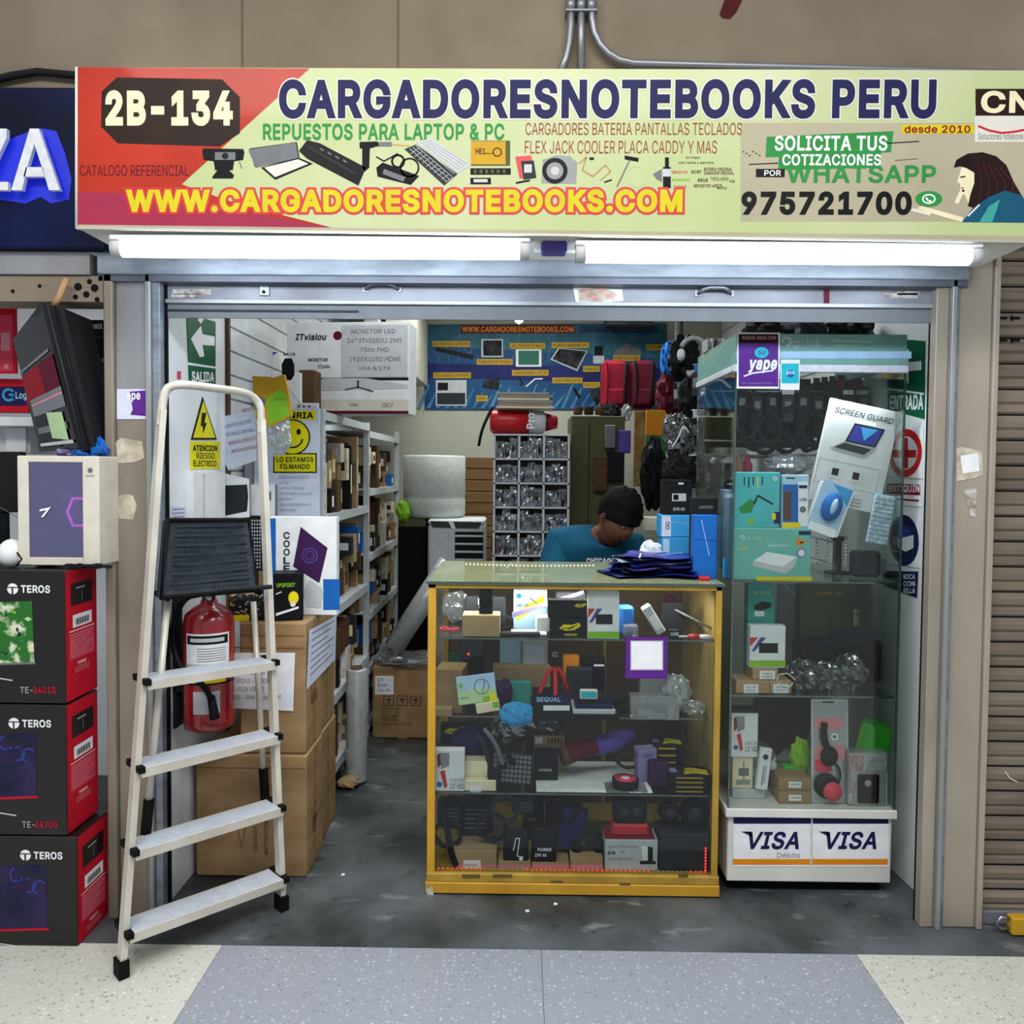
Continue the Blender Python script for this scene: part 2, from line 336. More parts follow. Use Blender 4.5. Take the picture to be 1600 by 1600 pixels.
    def ptext(s, t, x0, y0, x1, y1, mat, off=0.0, lv=2, **kw):
        a, b = s.px(x0, y1); c, d = s.px(x1, y0)
        c2, b2 = s.px(x1, y1); rise = (b2 - b) / (c2 - a) if abs(c2 - a) > 1e-6 else 0
        a1, d1 = s.px(x0, y0)
        return s.text(t, a, b, c2, d1, mat, off, lv, rise=rise, **kw)
    def pdisc(s, x, y, r, mat, lv=1):
        a, b = s.px(x, y); c, _ = s.px(x + r, y); _, d = s.px(x, y - r); return s.disc(a, b, abs(c - a), mat, lv, ry=abs(d - b))
FRONT = (Vector((1, 0, 0)), Vector((0, 0, 1)))
TO_RIGHT = (Vector((0, 1, 0)), Vector((0, 0, 1)))     # surface facing +x
TO_LEFT = (Vector((0, -1, 0)), Vector((0, 0, 1)))     # surface facing -x
def ff(mb, Y, lift=.0006): return Face(mb, (0, Y, 0), *FRONT, lift=lift)
def mesh_obj(name, mb, origin):
    me = bpy.data.meshes.new(name); me.from_pydata([tuple(v - origin) for v in mb.v], [], mb.f)
    for m in mb.mats: me.materials.append(MATS[m])
    me.polygons.foreach_set('material_index', mb.m); me.polygons.foreach_set('use_smooth', mb.sm); me.update()
    return bpy.data.objects.new(name, me)
def bbox_base(mbs):
    xs = [v for m in mbs for v in m.v]
    return Vector(((min(v.x for v in xs) + max(v.x for v in xs)) / 2, (min(v.y for v in xs) + max(v.y for v in xs)) / 2, min(v.z for v in xs)))
LABELS = {}
def props(o, label, cat, group=None, kind=None):
    o['label'] = label; o['category'] = cat
    if group: o['group'] = group
    if kind: o['kind'] = kind
    nw = len(label.split())
    if nw < 4 or nw > 16: print('LABELLEN', nw, label)
    if label in LABELS and not (group and LABELS[label] == group): print('DUPLABEL', label)
    LABELS[label] = group
def thing(name, label, cat, parts, group=None, kind=None):
    """parts: an MB (one mesh) or a list of (name, mb[, sub-parts list[, label]])"""
    if isinstance(parts, MB):
        o_ = bbox_base([parts]); o = mesh_obj(name, parts, o_); o.location = o_; COL.objects.link(o); props(o, label, cat, group, kind); return o
    flat = [p[1] for p in parts if p[1].v] + [q[1] for p in parts if len(p) > 2 and p[2] for q in p[2]]
    o_ = bbox_base(flat); e = bpy.data.objects.new(name, None); e.location = o_; e.empty_display_size = .05; COL.objects.link(e); props(e, label, cat, group, kind)
    for p in parts:
        c = mesh_obj(p[0], p[1], o_); COL.objects.link(c); c.parent = e
        if len(p) > 3 and p[3]: c['label'] = p[3]
        for q in (p[2] if len(p) > 2 and p[2] else ()):
            d = mesh_obj(q[0], q[1], o_); COL.objects.link(d); d.parent = c
            if len(q) > 2 and q[2]: d['label'] = q[2]
    return e
def structure(name, mb, label=None, cat=None):
    o = mesh_obj(name, mb, Vector()); COL.objects.link(o); o['kind'] = 'structure'
    o['label'] = label; o['category'] = cat
    return o
def T(x, y, z, rz=0, rx=0, ry=0): return Matrix.Translation((x, y, z)) @ Matrix.Rotation(rz, 4, 'Z') @ Matrix.Rotation(ry, 4, 'Y') @ Matrix.Rotation(rx, 4, 'X')
R = math.radians
GLY = {}
GA = ''.join(chr(c) for c in range(35, 127) if c != 92 and c != 39)
GD = '''A(u%@%8&C)(&i)((l%8(J%8&o&v&c(>&R(t&Y(t&H(=&=&v%d%8 %p&$%p&A(=&A(=&$
B(i%V%8%V)(&W)(&p)%(((z(8(p(B(b(I(Q(K(?(J(0(E(#(?&u(6&n(,&h&|&d&|&b(.&`(:&Y(D&P(M&D(S&4(U%}(S%k(L%Y(A%L(0%A&v%:&Y%8 %w%U&X%U&s%W()%a(3%n(6%}(4&/(/&:(&&D&x&K&k&P&Z&Q%w&Q %w&n&U&n&c&o&o&s&y&z(%(&(*(2(,(>()(N&{(Z&l(d&V(g%w(g
C))&e%5&T%6&E%9&6%>&)%D%x%M%m%X%d%e%[%s%T&&%P&8%M&J%L&^%M&q%P()%T(9%[(I%d(V%m(d%x(n&)(w&6(~&E)(&T)+&e),&w)*(.)%(>(z(M(q(Z(e(e(U(m(E(q(2(P(2(L(>(G(I(?(R(7(Z(-(a&}(e&q(h&e(i&M(f&:(]&)(N%w(:%o&|%m&^%o&?%x&%&)%n&:%_&N%U&e%R&q%S&}%V(-%Z(7%a(?%i(G%r(L%}(P&.(q&.(m%w(e%f(Z%W(M%K(?%A(.%:&x%6
D)$&K%8%i%8%i%U&I%U&g%W&~%a(5%p(A&)(I&A(L&_(I&{(B(8(5(L(#(Z&i(d&L(g%h(g%h)(&O)(&b)&&r)$(%({(4(t(L(b(^(H(d(9(h(((k&r(l&_(k&K(h&9(d&((^%t(U%g(K%Z(@%P(3%G($%A&p%<&_%9 %w)(%w%8%V%8%V)(
E(U%V%8%V)((>)((>(g%w(g%w&n(6&n(6&P%w&P%w%U(@%U(@%8
F(Q%V%8%V)((=)((=(g%w(g%w&j(1&j(1&M%w&M%w%8
G).&e%5&T%6&D%9&6%>&)%E%x%M%m%X%c%e%[%s%T&&%P&8%M&J%L&^%M&q%P()%T(9%[(I%c(V%m(d%w(n&((w&6(~&D)(&S)+&c),&w)*(.)%(?(z(N(p(Z(c(f(T(m(D(r(2(P(2(K(>(F(I(>(R(6(Y(,(a&}(e&q(h&d(i&M(f&:(]&)(N%w(:%o&|%m&^%o&?%x&%&)%n&:%_&N%U&e%R&z%U(0%](?%h(J%w(Q&.(S&C(^&B&l&B&l&_(t&_(t&B(q&$(f%f(U%Q(@%A(&%8
H),%V%8%V)(%w)(%w&o(H&o(H)((i)((i%8(H%8(H&R%w&R%w%8
I&u%H%8%H%U%t%U%t(g%H(g%H)(&f)(&f(g&9(g&9%U&f%U&f%8
J(J&;%5%w%:%_%H%T%S%N%a%J%q%I&&%I&4%j&4%j&&%m%m%v%^&)%T&;%Q&L%T&Z%^&d%m&g&&&g)((,)((,&&(+%q(&%a&{%S&r%H&Y%:
K(n%m&&%m&J&#&b&5&w&H(0(:)((e)(&R&i&P&i %V%8%V)(%w)(%w(+%w&N%w&?%w%8 (>%8&<&a&P&z(e%8
L(H%V%8%V)(%w)(%w%U(9%U(9%8
M)e%V%8%V)(&*)(&j&<&o&-&u%v&{%c($%P&y%P&~%b()%v(/&-(4&<(s)()F)()F%8)%%8)%&p)%(&)&(<)&(S)&(j)*(j(~(Q(v(9(o($(i&p(/%8&n%8&3&p&.(#&%(9%z(P%q(j%t(j%u(T%u(>%v((%v&p%v%8
N)0%V%8%V)(%})((0&9(9&)(F%n(S%S(N%S(L%o(L&-(K&?(K)((m)((m%8(E%8&C&p&7()&((C%o(g%u(h%v(D%w((%w&p%w%8
O)5&d%5&T%6&E%9&6%>&)%D%x%M%m%X%d%e%[%s%T&&%P&8%M&J%L&^%M&q%P()%T(9%[(I%d(V%m(d%x(n&)(w&6(~&E)(&T)+&d),&t)+(()((7(~(D(w(P(n([(d(e(V(m(I(s(9(x()({&q(|&^({&J(x&8(s&&(m%s(e%e([%X(P%M(D%D(7%>((%9&t%6 &d%R&z%U(3%_(C%m(P&%(X&?([&^(X&|(P(:(C(N(3(]&z(f&d(i&N(f&:(]&)(N%x(:%o&|%m&^%o&?%x&%&)%m&:%_&N%U
P(c%V%8%V)(&T)(&o)%(*(y(;(l(G([(N(G(P(2(N&w(G&d(;&R(*&F&o&>&T&;%p&;%p&W&R&W&e&Y&t&_&~&g(+&r(/(#(0(2(/(@(+(M&~(W&s(`&e(e&R(g%w(g%w%8
Q)5&Y&.&{&.(=%c(D%X(o${(L${(1%E(*%O &d%5&T%6&E%9&6%>&)%D%x%M%m%X%d%e%[%s%T&&%P&8%M&J%L&^%M&q%P()%T(9%[(I%d(V%m(d%x(n&)(w&6(~&E)(&T)+&d),&t)+(()((7(~(D(w(P(n([(d(e(V(m(I(s(9(x()({&q(|&^({&J(x&8(s&&(m%s(e%e([%X(P%M(D%D(7%>((%9&t%6 &d%R&z%U(3%_(C%m(P&%(X&?([&^(X&|(P(:(C(N(3(]&z(f&d(i&N(f&:(]&)(N%x(:%o&|%m&^%o&?%x&%&)%m&:%_&N%U
R(e%V%8%V)(&T)(&p)%(+(y(;(m(G(^(N(J(Q(4(N&y(G&g(;&V(*&K&p&C&T&A%i&A%i&_&S&_&f&`&t&d(#&l(+&u(/(%(1(4(/(B(+(N&~(X&t(a&e(e&R(g%w(g%w%8 (5%8&Q&Q&v&Q(Z%8
S(d&N%4&4%6%y%=%g%G%X%V%O%i%K%}%m%}%p%p%w%e&$%[&1%U&?%R&N%Q&_%R&n%V&z%^()%g(/%r(1&#(/&/(*&7&}&>&s&D&X&M&:&V%y&a%d&p%V(&%R(>%U(R%^(e%l(s%~(~&8)*&P),&h)*&}(~(3(s(A(e(I(T(L(A(-(A(&(R&v(`&e(h&N(j&?(i&2(e&&(_%y(U%t(K%s(@%u(4%z(+&((#&3&y&H&r&c&k&{&c(,&](7&U(A&L(I&A(N&3(P%~(M%k(E%X(8%I(%%=&j%6
T(e%H(g%H)((T)((T(g&_(g&_%8&>%8&>(g
U)-&`%4&C%7&+%@%r%N%c%a%Y%w%V&5%V)(%w)(%w&7%y&%&#%r&.%e&<%Z&L%T&`%R&t%T()%Z(7%e(@%r(F&%(H&7(H)((j)((j&5(g%w(]%a(M%N(:%@&|%7
V(u&D%8%@)(%c)(&>&E&J%~&Z%G&S%G&d%~&p&E(I)((l)(&j%8
W*&&,%8%@)(%b)(&0&@&6&&&;%h&@%L&=%L&B%h&H&&&N&@&x)((B)((l&@(r&&(x%h(~%L(y%L(~%h))&&)/&@)X)()z)()3%8(i%8(<($(4(H(,(r(3(r(+(I&~($&Q%8
X(r%A%8&K&m&K&T%G)(%m)(&7(L&D(9&N((&X&q&R&q&]((&g(9&t(L(?)((d)(&`&U&`&n(i%8(C%8&q%z&e&1&[&@&Q&R&X&R&O&@&E&1&9%z%g%8
Y(q&D%8&D&F%@)(%g)(&>(0&M&q&[&Q&N&Q&]&q&k(0(C)((i)(&e&F&e%8
Z(`%M%8%M%O&h(E&x([(.(s(2(h&n(g&M(g%L(g%L)((J)((J(l&2%y%|%a%j%I%f%S&*%T&I%U(L%U(L%8
a(G&.%4%x%5%h%:%Z%C%P%N%I%^%G%o%I%~%N&.%U&8%`&?%k&D%x&G&7&L&S&O&d&S&i&^&i&_&h&j&d&s&_&{&V($&L((&@()&3((&)($%t&u%k&h%L&q%U($%`(1%m(:%{(@&0(C&?(D&U(B&b(>&n(8&x(0($(#(+&p(,&](,%8&i%8&i%R&g%R&]%D&T%>&J%9&=%5 &3%O&C%P&P%U&Z%^&c%h&g%r&i%~&i&=&a&9&R&6&B&4&6&2%|&-%s&)%m&#%h%w%g%m%h%d%l%]%r%V%z%R&(%P
b(X&Q%4&A%5&4%:&*%@%~%H%t%U%q%U%q%8%R%8%R)(%r)(%r(#%t(#%~(1&*(8&4(>&@(C&Q(D&h(A&{(8(1(*(=&q(E&X(G&<(E%{(=%c(1%O&|%@&h%7 &L%O&]%R&k%Y&u%e&}%s(&&)((&=(&&P&}&b&u&p&k&{&](&&L()&<(&&/&{&#&p%w&b%s&P%q&=%s&)%x%s&#%d&/%X&<%R
c(J&F%4&-%7%s%@%b%O%T%d%L%{%I&<%L&X%T&q%b()%s(8&-(A&F(D&S(C&a(A&m(<&x(6(%(.(.($(4&u(9&i&v&b&p&p&f&z&W(%&F()&4(%&&&z%w&o%o&`%k&N%i&<%k&)%o%t%w%e&&%Y&4%R&F%O&W%R&f%Y&q%e&w%t(9%l(5%`(/%T(&%K&x%C&m%<&a%8&S%5
d(X&@%4&)%7%q%@%a%O%S%c%L%{%I&<%L&X%S&q%a(*%q(8&)(A&@(D&P(C&](>&g(8&o(1&x(#&z(#&z)((>)((>%8&{%8&{%U&x%U&n%H&g%@&]%:&P%5 &D%O&T%R&c%X&m%d&u%s&y&)&{&=&y&P&u&b&m&p&c&{&T(&&D()&4(&&%&{%w&p%o&b%k&P%i&=%k&)%o%s%w%e&&%Y&4%R
e(N&H%4&.%7%s%@%b%O%T%c%L%{%I&;%L&W%T&p%a()%s(8&,(A&E(D&T(C&d(?&r(8(#(.(.&|(7&l(<&W(>&?(>&3%^&3%^&L(-&L&z&C&x&U&t&e&l&r&b&|&T(&&E()&5(&&&&|%w&r%o&f%k&W%i&G%i&7%k%~%p%n%y%a&*%W&8%Q&H%O&S%P&^%R&f%W&n%]&t%e&x%n(:%f(5%X(,%L&{%B&l%:&[%5
f&^&P(B&P((%;((%;(B %a%8%a(]%c(l%i(x%r)%%})-&.)2&<)3&M)1&W).&P(o&I(q&?(r&3(p&+(k&%(b&$(U&$%8
g(Y&E$G&2$H%|$L%n$S%b$[%X$f%Q$p%l%#%v$r%}$l&+$g&7$c&E$b&Z$e&l$m&w$|&{%5&{%Z&x%Z&n%M&g%F&]%@&P%<&?%:&*%=%q%E%a%S%T%f%L%}%I&>%L&Y%S&r%a(*%q(8&*(A&@(D&P(C&^(>&h(8&o(1&y&~&|&~&|(B(>(B(>%4(;$x(3$f(%$W&p$N&[$I &D%V&T%X&c%_&m%h&u%v&z&+&{&>&z&Q&u&c&m&q&c&{&U(&&D()&4(&&&&{%w&p%o&b%k&Q%i&>%k&,%o%v%w%i&&%_&4%X
h(Q%r&O%r%8%R%8%R)(%r)(%r&o%l&o%w(*&*(9&<(A&P(D&c(B&s(<($(2(.(#(5&m(7&V(7%8&s%8&s&T&p&h&g&w&Y($&G()&:(&&.&~&$&v%x&l%s&`
i&1%R%8%R(B%r(B%r%8 %c(b%Z(d%S(h%N(o%M(w%N(~%S)*%Z).%c)0%k).%r)*%w(~%x(w%w(o%r(h%k(d
j&1%R(B%r(B%r%)%p$t%l$f%d$Z%X$Q%K$L%:$K%3$K%3$h%9$h%D$i%L$o%Q$x%R%) %c(b%Z(d%S(h%N(o%L(w%N(~%S)*%Z).%c)0%k).%r)*%v(~%x(w%v(o%r(h%k(d
k(B%p%}%p&H%u&H&m(B(8(B&:&B&7&B %R%8%R)(%r)(%r%8 &r%8&(&;&>&P(>%8
l&=&#%7%k%:%^%B%U%P%R%c%R)(%r)(%r%j%s%_%u%W%z%S&&%R&.%R&3%S&8%9&/%8
m)[%R%8%R(B%q(B%q&s%o&s%t(%%{(1&)(:&4(@&@(D&L(E&`(B&o(8&y(*(#&r&{&r($(#(-(0(6(9(B(?(P(D(_(E(o(C(~(>)/(5)8(()>&s)@&_)@%8(}%8(}&^(z&p(q&{(e(&(U()(I(((?(#(7&x(1&p(-&f(,&Z(,%8&h%8&h&a&e&o&]&{&Q(&&B()&7((&-(#&#&y%x&p%s&d%r&U%r%8
n(Q%r&O%r%8%R%8%R(B%q(B%q&o%l&o%w(*&*(9&<(A&P(D&c(B&r(<(#(2(.(#(4&m(7&V(7%8&s%8&s&T&p&h&g&w&Y($&G()&:(&&.&~&$&v%x&l%s&`
o(T&F%4&-%7%s%@%b%O%T%d%L%{%I&<%L&X%T&q%b()%s(8&-(A&F(D&_(A&t(8(+()(8&q(@&X(C&<(@%{(8%d(+%O&t%@&_%7 &F%O&W%R&f%Y&q%e&y%t&}&)(#&<&}&N&y&`&q&o&f&z&W(%&F()&4(%&&&z%w&o%o&`%k&N%i&<%k&)%o%t%w%e&&%Y&4%R
p(X%R$K%R(B%q(B%q(#%t(#%~(1&*(8&4(>&@(C&Q(D&h(A&{(8(1(*(=&q(E&X(G&<(E%{(=%c(1%O&|%@&h%7&Q%4&A%5&4%:&*%@%~%H%t%U%r%U%r$K &L%O&]%R&k%Y&u%e&}%s(&&)((&=(&&P&}&b&u&p&k&{&](&&L()&<(&&/&{&#&p%w&b%s&P%q&=%s&)%x%s&#%d&/%X&<%R
q(X(>$K&z$K&z%U&x%U&n%H&g%@&]%:&P%5&@%4&)%7%q%@%a%O%S%c%L%{%I&<%L&X%S&q%a(*%q(8&)(A&@(D&P(C&](>&g(8&o(1&x(#&{(#&{(B(>(B &D%O&T%R&c%X&m%d&u%s&y&)&{&=&y&P&u&b&m&p&c&{&T(&&D()&4(&&%&{%w&p%o&b%k&P%i&=%k&)%o%s%w%e&&%Y&4%R
r&a%R%8%R(B%q(B%q(#%s(#%z(1&*(<&8(B&I(D&Q(D&X(D&X($&Q(%&E(&&9($&.&|&#&v%x&m%s&b%r&T%r%8
s(:&9%4&%%5%q%:%c%A%W%K%O%X%J%h%h%n%n%a%w%V&)%Q&9%O&J%Q&X%W&b%a&e%l&c%u&^%}&T&(&H&,&)&3%m&;%]&F%S&U%O&h%R&w%Y(*%d(5%s(=&((B&<(D&N(C&^(>&k(7&t(.&|&}(%&p&e&j&`&t&W&}&L((&<(*&,((%z&}%r&u%o&j%q&`%w&X&%&R&4&M&Q&G&h&?&x&4(%&$(*%n(&%^&{%P&p%D&a%;&N%6
t&P&D(B&D((%;((%;(B %X(q%x(q%x%j%y%_%}%W&)%R&3%Q&;%R&C%S&I%9&>%7&2%6%w%9%g%C%]%R%X%g
u(Q&9%5&&%7%r%=%e%G%[%U%T%h%R%~%R(B%r(B%r&%%u%m%}%^&0%T&B%Q&O%S&[%W&e%_&m%i&q%v&s&*&s(B(7(B(7%8&t%8&t%g&y%g&n%O&`%@&M%8
v(G&/%8%A(B%c(B&1&,&;%d&E%B&:%B&C%d&N&,&w(B(>(B&O%8
w)F%~%8%C(B%e(B%|&I&+%}&6%M&0%M&;%|&E&I&](B&}(B(9&I(C%}(M%M(H%M(R%}(^&I(u(B):(B([%8(<%8&~&4&w&N&p&k&i(-&p(-&i&k&b&N&Z&4&A%8
x(A%B%8&4&K&4&4%F(B%k(B&(&x&8&^&F&E&6&E&C&^&S&x&l(B(4(B&F&2&F&I(7%8&n%8&Q%d&B%}&4&9&D&9&7%}&(%d%g%8
y(G%P$M%W$h%]$g%m$g%t$i%z$n&$$v&)%%&/%7%A(B%c(B&1&,&;%d&E%B&:%B&C%d&N&,&x(B(>(B&D$v&>$h&6$]&.$T&#$N%s$K%g$I%X$J
z(B%M%8%M%O&^(#&^($%P($%P(B(*(B(*()%x%V%x%T(-%T(-%8
0(h&O%5&5%8%z%D%h%W%Z%r%V&%%S&7%Q&I%P&^%Q&r%S()%V(:%[(I%i(d%z(w&5)(&O),&j)(($(w(7(d(D(I(I(:(L()(N&r(O&^(N&I(L&7(I&%(D%r(7%W(%%D&k%8 &O%Q&b%T&p%^&|%m()&%(.&?(0&^(.&|()(:&|(O&p(_&b(h&O(k&>(h&0(_&#(O%w(:%q&|%p&^%q&?%w&%&#%m&0%^&>%T
1(h%_%8%_%S(G%S(G%8 &i)(&i%8&H%8&H(e&G(e%d(7%d(Y&A)(
2(h%X%8%X%P&S&P&l&l&t&x&z(&&~(2(#(>&~(J&y(U&q(_&h(e&[(i&N(k&@(i&4(e&+(]%~(S%z(G%y(9%Y(9%[(N%d(b%p(r&%(}&9))&N),&e))&x(}(-(r(9(d(@(Q(C(>(A(0(=&~(7&p(,&`&x&M&d&8&*%V&*%T(G%T(G%8
3(h&K%5&5%7%{%=%j%G%[%U%R%g%N%{%p%{%r%o%x%e&%%[&1%V&=%R&K%Q&Z%R&i%V&t%^&|%g(&%s()&%(&&4&}&@&u&K&h&S&W&X&C&Z&,&Z&,&u&o(e&o(g%[(g%[)((>)((>(k&H&j&H&o&c&o&y&i(0&^(=&M(F&;(H&%(F%l(=%Y(0%J&y%>&d%7
4(h%L%n%L&-&Y)(&z)(%o&1%o&/(S&/(S%n &l%8&l%v&l&&&l&~(/&~(/%8
5(h&M%5&7%7&#%>%o%H%b%V%Y%h%V%z%v%z%y%o%~%e&+%]&5%V&@%R&M%Q&[%S&i%X&t%b&|%m(%%{((&/(%&?&|&M&s&X&h&b&Z&h&K&i&>&h&2&e&&&`%y&Y%Z&]%i)((;)((;(g&)(g%|&v%}&v&+&|&7(%&C(*&Q(+&b()&r(#($&x(0&n(:&a(A&R(F&A(G&0(E%s(<%_(/%M&y%@&e%7
6(h&O%5&9%7&$%?%p%L%c%^%Z%s%X&/%Z&B%a&U%l&m%~(.&])(($)(&)&b&&&b&1&o&@&x&I&{&S&|&j&z&}&r(1&g(=&V(D&C(F&-(D%q(<%](/%L&z%?&f%7 &O%P&^%R&j%W&t%a&|%l(%%y((&-(%&<&|&I&t&T&j&]&^&b&O&d&A&b&5&]&+&T%~&I%y&<%w&-%y%y%~%l&+%a&5%W&A%R
7(h%i%8(%(e(%(g%W(g%W)((G)((G(e&0%8
8(h&O%5&7%7%}%>%k%I%^%W%U%i%R%}%T&1%Y&@%a&L%l&W%x&_&*&c&*&d%t&l%g&y%_(/%[(B%_(U%f(f%r(t&&(~&:)*&O),&e)*&x(~(-(t(9(f(@(U(C(B(@(/(8&y(+&l&u&d&u&c((&_(4&W(>&L(F&@(K&1(L%}(J%i(A%W(4%I&}%>&h%7 &O%Q&`%R&m%V&x%^($%g(+%r(,%~(+&1($&<&x&F&l&M&_&R&O&T&@&R&3&M&&&F%z&<%t&1%s%~%t%r%y%g&&%^&2%V&?%R &O&p&]&q&h&u&q&|&y()&}(4(#(@&}(L&y(V&r(_&i(f&](j&O(k&B(j&7(f&-(_&%(V%}(L%{(@%}(4&%()&-&|&7&u&B&q
9(h&O),&f))&z(|(/(o(<(^(D(I(F(1(D&z(>&f(3&N&}&2&B%8%z%8&v&Z&y&Z&o&M&_&C&U&@&K&?&5&B%~&I%n&U%b&e%Z&y%X(4%Z(J%c(_%p(p&$(|&9)) &O(k&A(i&5(d&+([%~(P%y(C%x(4%y($%~&s&+&h&5&`&A&Y&O&X&^&Y&j&`&t&h&|&r(%(#(((3(%(B&|(P&u([&j(d&^(i
-(h(,&X(,&<%r&<%r&X
.&<%i%6%`%7%W%<%R%D%Q%L%R%U%W%^%`%c%i%d%q%c%y%^%~%U&$%L%~%D%y%<%q%7
,&<%K$V%Z%]%}%]%c$V
:&<%i%6%`%7%W%<%R%D%Q%L%R%U%W%^%`%c%i%d%q%c%y%^%~%U&$%L%~%D%y%<%q%7 %i&f%`&h%W&m%R&t%Q&}%R(+%W(2%`(7%i(9%q(7%y(2%~(+&$&}%~&t%y&m%q&h
&(e&@%5&)%7%p%>%`%I%S%W%L%i%I%|%K&0%P&=%X&H%c&S&#&j&J(,&T(4&^(?&b(N&`(Z&Y(d&O(i&C(k&2(h&&(]%~(T%}(K%~(B&&(:&2((&D&m(`%8(:%8&4&R%v&q%l&~%e(0%`(=%_(K%a([%f(j%p(v%|(~&0))&B)+&T))&d(~&p(v&y(k(#(^(%(N($(C&}(9&w(/&q(%&_&q&+&K%y&@%p&5%k&+%i%{%k%o%p%e%w%[&%%U&1%Q&>%O&M%Q&]%V&j%^&v%i(#%v(,&*(1&;(2&N(P&N(N&8(J&%(D%r(=%g(1%W(*%O&x%D&g%;&S%6
/&[&S)4%]$m%?$m&7)4
$(d&C$n&C)N&X)N&X$n &N%4&4%6%y%=%g%G%X%V%O%i%K%}%m%}%p%p%w%e&$%[&1%U&?%R&N%Q&_%R&n%V&z%^()%g(/%r(1&#(/&/(*&7&}&>&s&D&X&M&:&V%y&a%d&p%V(&%R(>%U(R%^(e%l(s%~(~&8)*&P),&h)*&}(~(3(s(A(e(I(T(L(A(-(A(&(R&v(`&e(h&N(j&?(i&2(e&&(_%y(U%t(K%s(@%u(4%z(+&((#&3&y&H&r&c&k&{&c(,&](7&U(A&L(I&A(N&3(P%~(M%k(E%X(8%I(%%=&j%6
%)}&6&l&&&n%u&t%k&|%d(,%`(8%^(F%^(R%`(a%d(m%l(x%u)$&&)+&6),&E)+&Q)$&[(x&c(m&g(a&i(R&i(F&g(8&c(,&[&|&Q&t&E&n &6((&A(*&H(1&L(;&N(F&N(R&L(^&H(h&A(o&6(q&+(o%~(h%z(^%y(R%y(F%z(;%~(1&*(* )$%3(q%5(d%:(Y%C(R%M(N%Z(L%i(L%u(N&((R&4(Y&?(d&G(q&M)$&N)4&M)@&G)J&?)Q&4)U&()V%u)V%i)U%Z)Q%M)J%C)@%:)3%5 )$%I)0%L)7%R);%])<%i)<%u);&$)7&/)0&6)$&8(u&6(m&/(i&$(g%u(g%i(i%](m%R(t%L %{%8(v)()8)(&=%8
+(h&A%I&A(:&_(:&_%I %W&4%W&O(G&O(G&4
(&h%f&E%g&c%k(%%n(5%r(D%v(R%{(b&*(|&6)8&T)8&H(w&=(Z&5(=&/&|&+&`&*&E&+&.&.%r&4%Y&<%@&A%3&G%$&M$r&T$c&6$c&,$v%~%-%w%@%q%S%l%g%h%{%f&2
)&h%K$c%R$r%X%%%_%4%d%A%l%Z%r%s%u&/%v&E%u&`%q&|%k(=%b(Z%W(w%K)8%i)8%u(|&$(b&*(R&.(D&1(5&4(%&9&c&:&E&9&2&7%z&4%g&/%S&(%@%|%-%s$u%i$c
'&E%`&~%[)(%})(%y&~
é(N&H%4&.%7%s%@%b%O%T%c%L%{%I&;%L&W%T&p%a()%s(8&,(A&E(D&T(C&d(?&r(8(#(.(.&|(7&l(<&W(>&?(>&3%^&3%^&L(-&L&z&C&x&U&t&e&l&r&b&|&T(&&E()&5(&&&&|%w&r%o&f%k&W%i&G%i&7%k%~%p%n%y%a&*%W&8%Q&H%O&S%P&^%R&f%W&n%]&t%e&x%n(:%f(5%X(,%L&{%B&l%:&[%5 &6(Z&N)3&q)3&P(Z
"(#%`&~%[)(%})(%y&~ &>&~&;)(&[)(&X&~
!&@%Z&.%X)(%{)(%y&. %j%6%a%7%Y%<%T%D%R%L%T%U%Y%^%a%c%j%d%s%c%z%^&#%U&%%L&#%D%z%<%s%7
*(h&C&M&E()%r&g%f&}&;(;%f(T%r(j&E(L&C)(&[)(&Y(L(-(j(9(T&d(;(9&}(-&g&Y()&[&M
 &<'''
for _row in GD.split('\n'):
    _n = [[GA.index(a) * len(GA) + GA.index(b) - 200 for a, b in zip(L[::2], L[1::2])] for L in [_row[1:3]] + [q for q in _row[3:].split(' ') if q]]
    GLY[_row[0]] = (_n[0][0], [list(zip(L[::2], L[1::2])) for L in _n[1:]])
from mathutils.geometry import delaunay_2d_cdt
_gc = {}
def glyph(ch, off):
    """outline of one letter grown by off (em), triangulated"""
    k = (ch, off)
    if k in _gc: return _gc[k]
    vs = []; fs = []
    loops = []
    for part in GLY[ch][1]:
        P = [(a / 500, b / 500) for a, b in part]
        n = len(P); Q = []
        for i in range(n):
            a, b, c = Vector(P[i - 1]), Vector(P[i]), Vector(P[(i + 1) % n])
            d1 = (b - a).normalized(); d2 = (c - b).normalized(); n1 = Vector((d1.y, -d1.x)); n2 = Vector((d2.y, -d2.x)); m = n1 + n2
            m = m.normalized() if m.length > 1e-6 else n1
            q = max(.5, m.dot(n1)); Q.append(b + m * (off / q) * OFFSIGN)
        loops.append(Q)
    if loops:
        flat = [p for L in loops for p in L]; ed = []; b = 0
        for L in loops: ed += [(b + i, b + (i + 1) % len(L)) for i in range(len(L))]; b += len(L)
        V, _, Fs, *_r2 = delaunay_2d_cdt(flat, ed, [], 0, 1e-5)
        vs = [(p.x, p.y) for p in V]
        for t in Fs:
            c = (V[t[0]] + V[t[1]] + V[t[2]]) / 3; w_ = 0
            for L in loops:
                for i in range(len(L)):
                    p, q = L[i], L[(i + 1) % len(L)]
                    if (p.y <= c.y) != (q.y <= c.y):
                        x = p.x + (c.y - p.y) / (q.y - p.y) * (q.x - p.x)
                        if x > c.x: w_ += 1 if q.y > p.y else -1
            if w_ < 0:
                a, b2, c2 = (V[i] for i in t); fs.append(tuple(t) if (b2 - a).cross(c2 - a) > 0 else tuple(t)[::-1])
    _gc[k] = (vs, fs); return _gc[k]
OFFSIGN = -1
